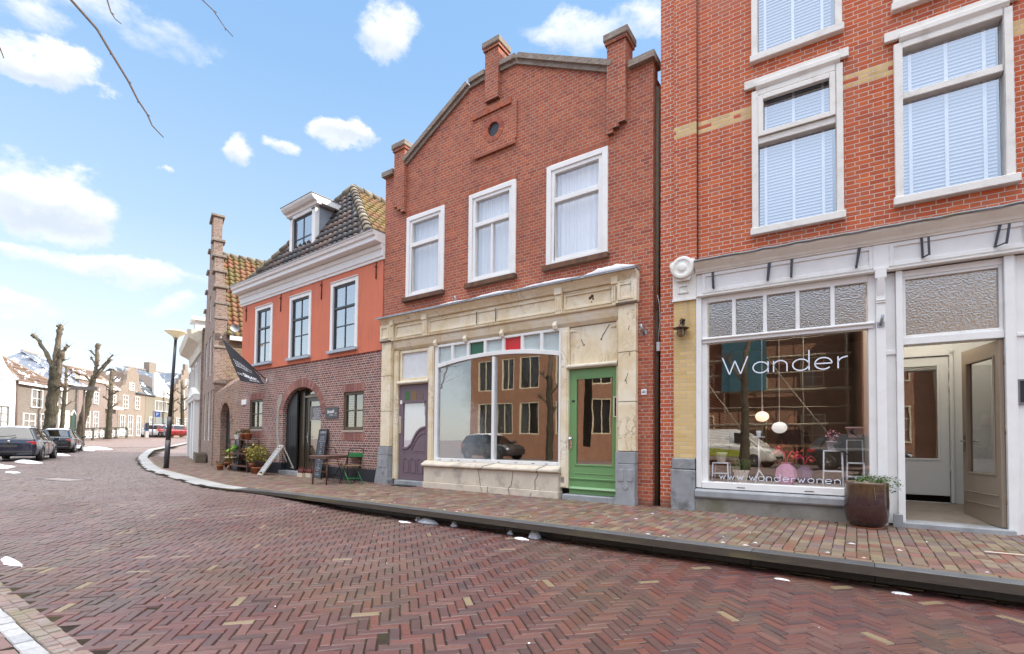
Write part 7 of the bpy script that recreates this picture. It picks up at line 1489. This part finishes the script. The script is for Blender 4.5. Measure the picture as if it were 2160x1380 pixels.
def leaves(mb, c, n, r, seed, s=.03, sq=(1, 1, 1)):
    rg = random.Random(seed)
    for _ in range(n):
        d = Vector((rg.gauss(0, 1), rg.gauss(0, 1), rg.gauss(0, 1))).normalized() * r * rg.uniform(.3, 1) ** .5; p = Vector(c) + Vector((d.x * sq[0], d.y * sq[1], d.z * sq[2])); a = Vector((rg.gauss(0, 1), rg.gauss(0, 1), rg.gauss(0, .6))).normalized(); b = a.cross(Vector((rg.gauss(0, 1), rg.gauss(0, 1), rg.gauss(0, 1)))).normalized(); l_ = s * rg.uniform(.6, 1.3); k = len(mb.v)
        mb.v += [tuple(p), tuple(p + a * l_ * .5 + b * l_ * .35), tuple(p + a * l_), tuple(p + a * l_ * .5 - b * l_ * .35)]; mb.f.append((k, k + 1, k + 2, k + 3))
    return mb
green_l = island('green_leaf', [(.05, .11, .02), (.08, .16, .03), (.11, .19, .05), (.06, .10, .035)], fine=30); yel_l = island('yellow_leaf', [(.36, .30, .04), (.28, .26, .05), (.44, .36, .06), (.20, .20, .05)], fine=30); dry_l = island('dry_grass', [(.36, .25, .11), (.26, .16, .07), (.20, .13, .06)], fine=30); blue_l = island('grey_leaf', [(.14, .19, .15), (.19, .24, .19), (.10, .15, .11)], fine=30); lime_l = island('lime_leaf', [(.22, .48, .05), (.30, .55, .08), (.18, .40, .04)], fine=30); dk_l = island('purple_leaf', [(.10, .05, .05), (.15, .08, .06), (.06, .045, .04)], fine=30)
def pot(loc, r, h, label, plant=None, mat=None, group=None, square=False):
    p = thing('potted_plant' if plant else 'flower_pot', label, 'plant pot', loc, 0, group); mb = MB(); mb.lathe([(0, 0), (r * .70, 0), (r * .95, h * .82), (r * 1.06, h * .82), (r * 1.08, h), (r * .95, h), (r * .90, h * .86), (0, h * .86)], (0, 0, 0), 4 if square else 18, smooth=not square); mb.build('pot', mat or terra, p)
    if plant: m2 = MB(); plant(m2, (0, 0, h * .85)); m2.build('foliage', plant.mat, p, fix=False)
    return p
def P_fn(mat, fn): fn.mat = mat; return fn
G1 = 'pots by the black arched gate'
pot((-17.62, 7.98, 0), .12, .20, 'left small terracotta pot of purple and white heather by the gate', P_fn(dk_l, lambda m, c: leaves(m, (c[0], c[1], c[2] + .06), 160, .13, 1, .03, (1, 1, .6))), group=G1)
pot((-17.35, 7.86, 0), .10, .16, 'smallest terracotta pot with dark green succulent, in front by the gate', P_fn(green_l, lambda m, c: leaves(m, (c[0], c[1], c[2] + .05), 90, .09, 2, .03)), group=G1)
pot((-17.62, 8.28, 0), .16, .24, 'terracotta pot with tall yellowing shrub against the gate wall', P_fn(yel_l, lambda m, c: (leafy(m, c, 60, .32, .55, 3, lw=.014), leaves(m, (c[0], c[1], c[2] + .3), 120, .24, 4, .06))), group=G1)
st = thing('three_legged_stool', 'small wooden three legged stool of pale branches before the gate wall', 'stool', (-17.05, 8.12, 0))
plw = paint('peeled_branch', (.50, .40, .27), .75, .2, 12, bump=.3)
mb = MB(); mb.lathe([(0, .40), (.24, .40), (.25, .42), (.24, .44), (0, .44)], (0, 0, 0), 14, smooth=False); mb.build('seat', plw, st); mb = MB(); mb.tube([(0, 0, .40), (0, 0, .18)], [.035, .03], 8); mb.build('stem', plw, st)
each([MB().tube([(0, 0, .22), (.12 * cos(a), .12 * sin(a), .14), (.21 * cos(a), .21 * sin(a), 0)], [.024, .02, .016], 7) for a in (.3, 2.4, 4.5)], 'leg', plw, st)
pot((-17.05, 8.12, .445), .09, .14, 'little pot with big lime green leaves standing on the branch stool', P_fn(lime_l, lambda m, c: (leafy(m, c, 6, .05, .12, 5, lw=.006), leaves(m, (c[0] - .1, c[1], c[2] + .2), 12, .11, 6, .17), leaves(m, (c[0] + .12, c[1], c[2] + .22), 10, .09, 7, .16))), mat=paint('grey_pot', (.25, .22, .20), .7))
def chalkboard(loc, rz, w, h, lean, label, lines, seed):
    b = thing('chalkboard', label, 'chalkboard', loc, rz); T_ = Matrix.Rotation(-lean, 4, 'X')
    F = lambda x, y, z: tuple(T_ @ Vector((x, y, z)))
    mb = MB(); mb.box(-w / 2, w / 2, -.01, .012, 0, h); mb.xf(F); mb.build('board', paint('slate_board', (.07, .075, .09), .75, .3, 5), b); mb = MB(); ring(mb, -w / 2 - .012, w / 2 + .012, -.0, h + .012, .02, -.018, .02); mb.xf(F); mb.build('frame', black, b)
    mb = MB(); rg = random.Random(seed); z = h - .10
    for i, tx in enumerate(lines): s_ = .085 if i == 0 else .042; text_mesh(mb, tx, s_, lambda x, y, q, z=z: F(max(-w * .44, min(w * .44, x)), -.0125 - q, z + y), .0004, xs=1.0); z -= s_ * 1.35
    mb.build('chalk_writing', paint('chalk', (.60, .62, .66), .9), b); return b
menu = ['LUNCH', 'brood kaas', 'brood ham', 'soep van de dag', 'quiche', 'salade', 'tosti', '- - - -', 'koffie', 'thee', 'appeltaart', 'cake', 'scone', '- - - -', 'bier', 'wijn', 'borrelplank', 'olijven', 'sap', 'limonade']
def RW(u, y, z=0): v = M_R @ Vector((u, y, z)); return (v.x, v.y, v.z)
chalkboard(RW(-2.42, -.24), RA, .38, 1.33, .14, 'tall chalkboard menu leaning on the wall right of the arched doorway', menu, 1)
chalkboard(RW(-7.38, -.22), RA + .1, .36, 1.30, .12, 'tall chalkboard menu leaning at the left corner beside the plant rack', menu[::-1], 2)
rk = thing('plant_rack', 'rusty angle iron plant rack against the wall left of the doorway', 'rack', RW(-6.55, -.30), RA)
each([MB().bar((x, y, 0), (x, y, 1.02), .03, .03) for x in (-.62, .62) for y in (-.17, .17)] + [MB().bar((.05, -.17, .58), (.05, -.17, 1.0), .025, .025)], 'post', rust, rk)
each([MB().box(-.63, .63, -.18, .18, z, z + .03) for z in (.16, .55, 1.0)], 'shelf', rust, rk)
G2 = 'pots on the rusty rack'
pot(RW(-6.60, -.30, 1.03), .11, .18, 'left terracotta pot of dry grass on top of the rusty rack', P_fn(dry_l, lambda m, c: leafy(m, c, 70, .2, .22, 8, lw=.008)), group=G2)
pot(RW(-6.28, -.30, 1.03), .12, .19, 'right terracotta pot of dry grass on top of the rusty rack', P_fn(dry_l, lambda m, c: leafy(m, c, 70, .22, .2, 9, lw=.008)), group=G2)
pot(RW(-7.0, -.32, 1.03), .10, .14, 'white square pot with small yellow flowers at the left end of the rack top', P_fn(yel_l, lambda m, c: leaves(m, (c[0], c[1], c[2] + .08), 50, .08, 10, .04)), mat=white, square=True, group=G2)
pot(RW(-6.45, -.30, .58), .10, .15, 'pot with grey green succulent on the middle shelf of the rack', P_fn(blue_l, lambda m, c: leaves(m, (c[0], c[1], c[2] + .08), 110, .13, 11, .05)), group=G2)
pot(RW(-6.10, -.32, .58), .13, .17, 'terracotta pot with dark trailing plant at the right of the middle shelf', P_fn(blue_l, lambda m, c: leaves(m, (c[0], c[1], c[2] + .07), 90, .12, 12, .05)), group=G2)
pot((-15.15, 7.92, 0), .20, .30, 'large terracotta pot with bushy yellow green shrub before the plant rack', P_fn(yel_l, lambda m, c: (leaves(m, (c[0], c[1], c[2] + .33), 520, .36, 13, .075, (1, 1, .8)), leafy(m, c, 60, .25, .4, 14))))
pot((-14.72, 7.72, 0), .13, .20, 'terracotta pot with spiky dark red leaves beside the large yellow shrub', P_fn(dk_l, lambda m, c: leafy(m, c, 60, .25, .26, 15, lw=.014)))
af = thing('sandwich_board', 'white framed folding chalkboard sign standing on the pavement left of the doorway', 'sign', (-14.15, 7.86, 0), R(-14))
wdn = paint('pale_frame_wood', (.58, .52, .44), .7, .15, 8, bump=.2); TA = Matrix.Rotation(-R(34), 4, 'X') ; FA = lambda x, y, z: tuple(TA @ Vector((x, y, z)) + Vector((0, -.34, 0)))
mb = MB(); ring(mb, -.21, .21, .0, 1.05, .04, -.015, .025); mb.box(-.17, .17, -.012, .022, .90, .935); mb.v = [FA(*v) for v in mb.v]; mb.build('frame', wdn, af)
mb = MB(); mb.box(-.17, .17, .0, .012, .10, .90); mb.v = [FA(*v) for v in mb.v]; mb.build('board', paint('pale_chalk_board', (.34, .37, .41), .8, .3, 6), af)
mb = MB(); z = .80
for w_ in ('vandaag', 'tomatensoep', 'quiche', 'taart', 'koffie', 'high tea', 'borrel', 'kado bon'): text_mesh(mb, w_, .055, lambda x, y, q, z=z: FA(x, -.002 - q, z + y), .0004); z -= .09
text_mesh(mb, 'MENU', .07, lambda x, y, q: FA(x, -.016 - q, .955 + y), .0004); mb.build('writing', paint('board_ink', (.75, .77, .80), .9), af)
mb = MB(); mb.box(-.17, .17, -.002, .012, .935, 1.0); mb.v = [FA(*v) for v in mb.v]; mb.build('title_panel', black, af)
each([MB().bar((x, .26, .80), (x * 1.05, .62, 0), .035, .03) for x in (-.19, .19)], 'rear_leg', wdn, af); MB().bar((-.19, .52, .2), (.19, .52, .2), .03, .03).build('cross_bar', wdn, af)
# table and chairs
tb = thing('folding_table', 'narrow rusty metal table standing end on to the brick wall', 'table', (-10.42, 7.44, 0), atan2(1.15, -.30))
mb = MB(); mb.box(-.70, .70, -.25, .25, .645, .675); mb.box(-.69, .69, -.245, .245, .60, .644); mb.build('tabletop', paint('worn_brown_top', (.16, .09, .07), .5, .3, 5), tb, bevel=.006)
each([MB().tube([(x, y, .60), (x * 1.02, y, .0)], .017, 8) for x in (-.60, .60) for y in (-.2, .2)], 'leg', rust, tb); each([MB().bar((x, -.2, .30), (x, .2, .30), .02, .02) for x in (-.60, .60)], 'leg_rail', rust, tb); each([MB().bar((x, 0, .60), (x * .6, 0, .60), .02, .04) for x in (-.60, .60)] , 'brace', rust, tb)
gch = paint('old_green_paint', (.03, .22, .065), .45, .2, 9); tubem = paint('dark_tube', (.045, .03, .025), .45, .3, 12); seatw = paint('seat_wood', (.30, .19, .10), .6, .2, 7)
def chair(loc, rz, label, panel):
    c = thing('folding_chair', label, 'chair', loc, rz, 'folding chairs at the metal table')    # sitter faces +x
    each([MB().tube([(-.20, s_ * .20, .88) if False else (.22, s_ * .19, 0), (-.12, s_ * .19, .60), (-.20, s_ * .19, .80), (-.21, s_ * .165, .835)], .011, 8) for s_ in (-1, 1)], 'leg', tubem, c)
    each([MB().tube([(-.24, s_ * .17, 0), (.16, s_ * .17, .44)], .011, 8) for s_ in (-1, 1)], 'leg', gch if panel else tubem, c)
    mb = MB(); mb.tube([(-.21, .165, .835), (-.215, .10, .855), (-.215, -.10, .855), (-.21, -.165, .835)], .011, 8); mb.build('back_rail', tubem, c)
    if panel: mb = MB(); mb.box(-.20, -.17, -.185, .185, .64, .74); mb.build('backrest', gch, c, bevel=.008)
    mb = MB()
    for i in range(4): mb.box(-.17 + i * .095, -.09 + i * .095, -.19, .19, .43, .445)
    mb.build('seat', seatw, c); each([MB().bar((x, -.17, .13), (x, .17, .13), .015, .015) for x in (-.14, .12)], 'stretcher', gch if panel else tubem, c); return c
chair((-9.95, 7.50, 0), R(172), 'folding chair with green back panel and green legs at the metal table', True)
chair((-11.10, 7.75, 0), R(-8), 'dark tubular folding chair behind the metal table', False)
G3 = 'bottle crates by the doorstep'
for i, (x, y, lb) in enumerate(((-12.72, 7.93, 'left cream cardboard carrier of dark red bottles beside the doorstep'), (-12.42, 8.0, 'right cream cardboard carrier of dark red bottles beside the table leg'))):
    k = thing('bottle_carrier', lb, 'bottle carrier', (x, y, 0), RA + .05, G3); mb = MB(); mb.box(-.12, .12, -.08, .08, 0, .11); mb.build('carton', paint('carton_cream', (.58, .50, .38), .8, .15, 10), k); bs = []
    for a in (-.08, 0, .08):
        for b in (-.04, .04): bs.append(MB().lathe([(0, .10), (.033, .10), (.034, .18), (.015, .22), (.013, .27), (.016, .275), (0, .28)], (a, b, 0), 10))
    each(bs, 'bottle', paint('bottle_red', (.16, .03, .02), .15, .3, 20, coat=.5), k)
# glazed pot by the shop door
gp2 = thing('glazed_pot', 'big glossy brown glazed pot with trailing green plant between window and shop door', 'plant pot', (.095, 7.83, 0))
def glaze():
    m_, t, o = new_mat('brown_glaze'); b = t.N('ShaderNodeBsdfPrincipled'); oc = t.N('ShaderNodeTexCoord').outputs['Object']; z = t.N('ShaderNodeSeparateXYZ', I={0: oc}).outputs[2]
    f = t.M('ADD', t.M('MULTIPLY', z, 1.7), t.M('MULTIPLY', t.M('SUBTRACT', t.noise(t.VM('MULTIPLY', oc, (6, 6, 1.6)), 2.2, 6, .7), .5), .9))
    c = t.ramp(f, [(.0, (.02, .009, .008)), (.35, (.042, .011, .009)), (.6, (.048, .022, .024)), (.78, (.075, .036, .016)), (.95, (.11, .06, .025))]); c = t.mix(.5, c, t.ramp(t.noise(oc, 30, 5, .75), [(.3, (.4, .4, .4)), (.7, (1.4, 1.4, 1.4))]), 'MULTIPLY')
    t.put(b.inputs['Base Color'], c); b.inputs['Roughness'].default_value = .16; b.inputs['Coat Weight'].default_value = .8; b.inputs['Coat Roughness'].default_value = .06
    bp = t.N('ShaderNodeBump', I={'Strength': .12, 'Distance': .02, 'Height': t.noise(oc, 14, 3)}); t.l.new(bp.outputs[0], b.inputs['Normal']); t.l.new(b.outputs[0], o.inputs[0]); return m_
mb = MB(); mb.lathe([(0, .004), (.14, .004), (.185, .03), (.222, .09), (.238, .18), (.243, .32), (.238, .46), (.240, .555), (.243, .575), (.232, .585), (.215, .575), (.21, .50), (0, .50)], (0, 0, 0), 40); mb.build('pot', glaze(), gp2)
mb = MB(); mb.lathe([(0, 0), (.17, 0), (.175, .012), (0, .012)], (0, 0, 0), 24); mb.build('saucer', terra, gp2)
mb = MB(); leaves(mb, (.06, -.02, .585), 420, .19, 21, .025, (1.05, .9, .45)); leaves(mb, (.23, -.02, .55), 260, .14, 22, .022, (1, .8, .9)); leaves(mb, (0, -.15, .58), 160, .15, 23, .022, (1, .6, .6)); mb.build('foliage', green_l, gp2, fix=False)
mb = MB(); rg = random.Random(9)
for i in range(26): a = rg.uniform(-1.6, 1.4); l_ = rg.uniform(.15, .34); mb.tube([(.1 * cos(a), .1 * sin(a), .55), (l_ * .8 * cos(a), l_ * .8 * sin(a), .63), (l_ * 1.1 * cos(a), l_ * 1.1 * sin(a), .63 - rg.uniform(-.08, .3))], .0022, 4, cap=False)
mb.build('stems', paint('stem_green', (.14, .15, .05), .7), gp2)
MB().box(-.02, .08, -.04, .04, 0, .16).build('block', bluestone, None, loc=(.40, 8.12, .0)); tag(bpy.data.objects['block'], 'small grey stone block half hidden behind the glazed pot', 'stone')
bpy.data.objects['block'].name = 'stone_block'

# ------------------------------------------------------------------ in the lettered shop window
M_C = Matrix.Translation((-2.655, 8.0663, 0)) @ Matrix.Rotation(CA, 4, 'Z')
def CW(u, y, z): v = M_C @ Vector((u, y, z)); return (v.x, v.y, v.z)
pw = paint('white_steel', (.74, .78, .82), .4)
def frame_stool(u, y, w, h, label, back=0):
    s_ = thing('white_stool' if not back else 'white_chair', label, 'stool' if not back else 'chair', CW(u, y, .452), CA)
    mb = MB(); mb.box(-w / 2, w / 2, -w / 2, w / 2, h - .018, h); mb.build('seat', pw, s_, bevel=.004)
    each([MB().tube([(a * w * .46, b * w * .46, h - .01), (a * w * .50, b * w * .5, 0)], .010, 6) for a in (-1, 1) for b in (-1, 1)], 'leg', pw, s_); each([MB().bar((-w * .47, b * w * .47, h * .42), (w * .47, b * w * .47, h * .42), .013, .013) for b in (-1, 1)], 'rail', pw, s_)
    if back: mb = MB(); mb.tube([(-w * .46, w * .46, h), (-w * .44, w * .48, h + back), (w * .44, w * .48, h + back), (w * .46, w * .46, h)], .010, 6); mb.build('backrest', pw, s_)
    return s_
frame_stool(.885, .32, .24, .30, 'low white steel stool at the left inside the shop window'); frame_stool(2.39, .34, .24, .52, 'tall white steel stool inside the window carrying a pink flower pot'); frame_stool(2.66, .42, .21, .35, 'white steel chair with tall back at the right end of the window', .32)
pot(CW(.885, .32, .755), .085, .155, 'whitewashed pot with a small round cactus on the low stool', P_fn(green_l, lambda m, c: leaves(m, (c[0], c[1], c[2] + .03), 120, .07, 31, .03, (1, 1, .5))), mat=paint('chalk_pot', (.62, .55, .48), .8, .15, 9))
pot(CW(1.18, .28, .452), .11, .19, 'pale square planter with long grassy leaves inside the shop window', P_fn(green_l, lambda m, c: leafy(m, c, 70, .26, .24, 32, lw=.008, droop=.8)), mat=paint('chalk_pot', (.62, .55, .48), .8, .15, 9), square=True)
pot(CW(2.38, .34, .975), .07, .13, 'pink grey pot with pink blossoms on the tall white stool', P_fn(island('pink_petal', [(.65, .22, .36), (.75, .35, .45)]), lambda m, c: leaves(m, (c[0], c[1], c[2] + .1), 70, .09, 33, .03)), mat=paint('mauve_pot', (.45, .36, .34), .7))
pot(CW(2.66, .40, 1.16), .11, .15, 'dusty pink flower pot at the top right inside the shop window', None, mat=paint('dusty_pink', (.52, .33, .29), .7))
pd_ = thing('plant_stand', 'thin white tripod stand carrying a white cup inside the shop window', 'stand', CW(1.43, .30, .452), CA)
mb = MB(); mb.lathe([(0, .70), (.085, .70), (.09, .71), (.085, .715), (0, .715)], (0, 0, 0), 18); mb.build('top_plate', pw, pd_); mb = MB(); mb.tube([(0, 0, .70), (0, 0, .16)], .010, 8); mb.build('stem', pw, pd_); each([MB().tube([(0, 0, .2), (.13 * cos(a), .13 * sin(a), 0)], .009, 6) for a in (.2, 2.3, 4.4)], 'leg', pw, pd_)
cu_ = thing('white_cup', 'white cup on top of the thin tripod stand', 'cup', CW(1.43, .30, 1.168), CA); mb = MB(); mb.lathe([(0, 0), (.028, 0), (.04, .09), (.036, .09), (.025, .01), (0, .01)], (0, 0, 0), 16); mb.build('bowl', pw, cu_)
for u, y, c_, lb, s_, nm in ((1.80, .26, (.62, .30, .46), 'faceted pink paper vase with coral flowers in the shop window', 1, 'pink'), (2.03, .62, (.16, .09, .20), 'dark purple paper vase with a coral flower behind the pink one', .85, 'purple')):
    v_ = thing('paper_vase', lb, 'vase', CW(u, y, .452), CA + .3); mb = MB(); mb.lathe([(0, 0), (.085 * s_, 0), (.15 * s_, .12 * s_), (.13 * s_, .24 * s_), (.055 * s_, .31 * s_), (.075 * s_, .33 * s_), (.05 * s_, .32 * s_)], (0, 0, 0), 6, smooth=False); mb.build('vase', paint(nm + '_paper', c_, .6, .2, 25), v_)
    cor = paint('coral', (.80, .06, .09), .5); stt = []
    for a, l_ in ((1.9, .16), (.2, .10)): stt.append(MB().tube([(0, 0, .30 * s_), (l_ * .3 * cos(a), 0, .38 * s_ + .04), (l_ * .8 * cos(a), .01, .50 * s_), (l_ * 1.2 * cos(a), 0, .47 * s_)], .007, 6))
    each(stt, 'stem', cor, v_); mb = MB(); leaves(mb, (-.07, 0, .50 * s_), 22, .06, 34, .07); leaves(mb, (.12, 0, .43 * s_), 8, .03, 35, .06); mb.build('petals', island('coral_petal', [(.85, .06, .10), (.80, .20, .10), (.75, .05, .16)]), v_, fix=False)
for u, y, z, r_, lb, c_ in ((1.455, .55, 1.49, .10, 'left globe pendant lamp glowing warm inside the shop window', (1, .62, .40)), (1.70, .50, 1.31, .108, 'right globe pendant lamp, cool white and hanging lower', (.9, .92, .88))):
    g_ = thing('pendant_lamp', lb, 'pendant lamp', CW(u, y, z), CA, 'globe lamps in the shop window'); mb = MB(); mb.ball((0, 0, 0), r_, 20, (1, 1, .82))
    m_, t, o = new_mat('globe_' + ('warm' if c_[0] == 1 else 'white')); b = t.N('ShaderNodeBsdfPrincipled', I={'Base Color': (.8, .76, .70), 'Roughness': .6, 'Emission Color': c_, 'Emission Strength': .55 if c_[0] == 1 else .22}); t.l.new(b.outputs[0], o.inputs[0]); mb.build('globe', m_, g_); mb = MB(); mb.tube([(0, 0, r_ * .8), (0, 0, 3.40 - z)], .006, 5); mb.build('cord', pw, g_)
for u, y, z, lb, fl_ in ((2.45, .20, 1.0, 'black wooden swallow perched on the tall white stool', 1), (2.62, .24, 1.22, 'black swallow ornament by the dusty pink pot', .6), (.735, .2, .98, 'black swallow ornament at the left edge of the window', .8)):
    w_ = thing('swallow_ornament', lb, 'ornament', CW(u, y, z), CA); mb = MB(); s_ = .12 * fl_
    mb.prism([(-.2 * s_, -.1 * s_), (s_ * 1.2, -.9 * s_), (.35 * s_, -.1 * s_), (.1 * s_, .35 * s_), (.5 * s_, 1.1 * s_), (-.15 * s_, .55 * s_), (-.5 * s_, .4 * s_)], -.008, .008); mb.build('bird', black, w_)
sh = thing('shop_person', 'person with dark hair in a dark jumper sitting at a table deep in the shop', 'person', CW(1.75, 3.6, .3), CA)
def skin_fig():
    mb = MB(); mb.lathe([(0, .45), (.17, .45), (.19, .62), (.20, .85), (.22, .98), (.15, 1.06), (.055, 1.09), (.05, 1.16)], (0, 0, 0), 16); n = len(mb.v); mb.v[:] = [(x, y * .65, z) for x, y, z in mb.v]
    for s_ in (-1, 1): mb.tube([(s_ * .20, 0, 1.0), (s_ * .26, -.06, .78), (s_ * .20, -.28, .72)], [.06, .05, .04], 8); mb.tube([(s_ * .10, 0, .5), (s_ * .12, -.42, .5), (s_ * .12, -.44, .05)], [.09, .075, .05], 8)
    return mb
skin_fig().build('body', paint('dark_jumper', (.03, .035, .05), .9), sh); mb = MB(); mb.ball((0, -.01, 1.25), .105, 14, (.85, 1, 1.15)); mb.ball((0, -.115, 1.24), .018, 6); mb.build('head', paint('skin', (.45, .27, .20), .6), sh); mb = MB(); mb.ball((0, .025, 1.285), .112, 14, (.92, .95, 1.0)); mb.build('hair', paint('dark_hair', (.025, .018, .014), .7), sh)
tbl = thing('shop_table', 'dark table with small wares deep inside the lettered shop', 'table', CW(1.75, 3.05, .3), CA); MB().box(-.6, .6, -.35, .35, .70, .74).build('tabletop', seatw, tbl); each([MB().box(x - .025, x + .025, y - .025, y + .025, 0, .70) for x in (-.55, .55) for y in (-.3, .3)], 'leg', seatw, tbl)
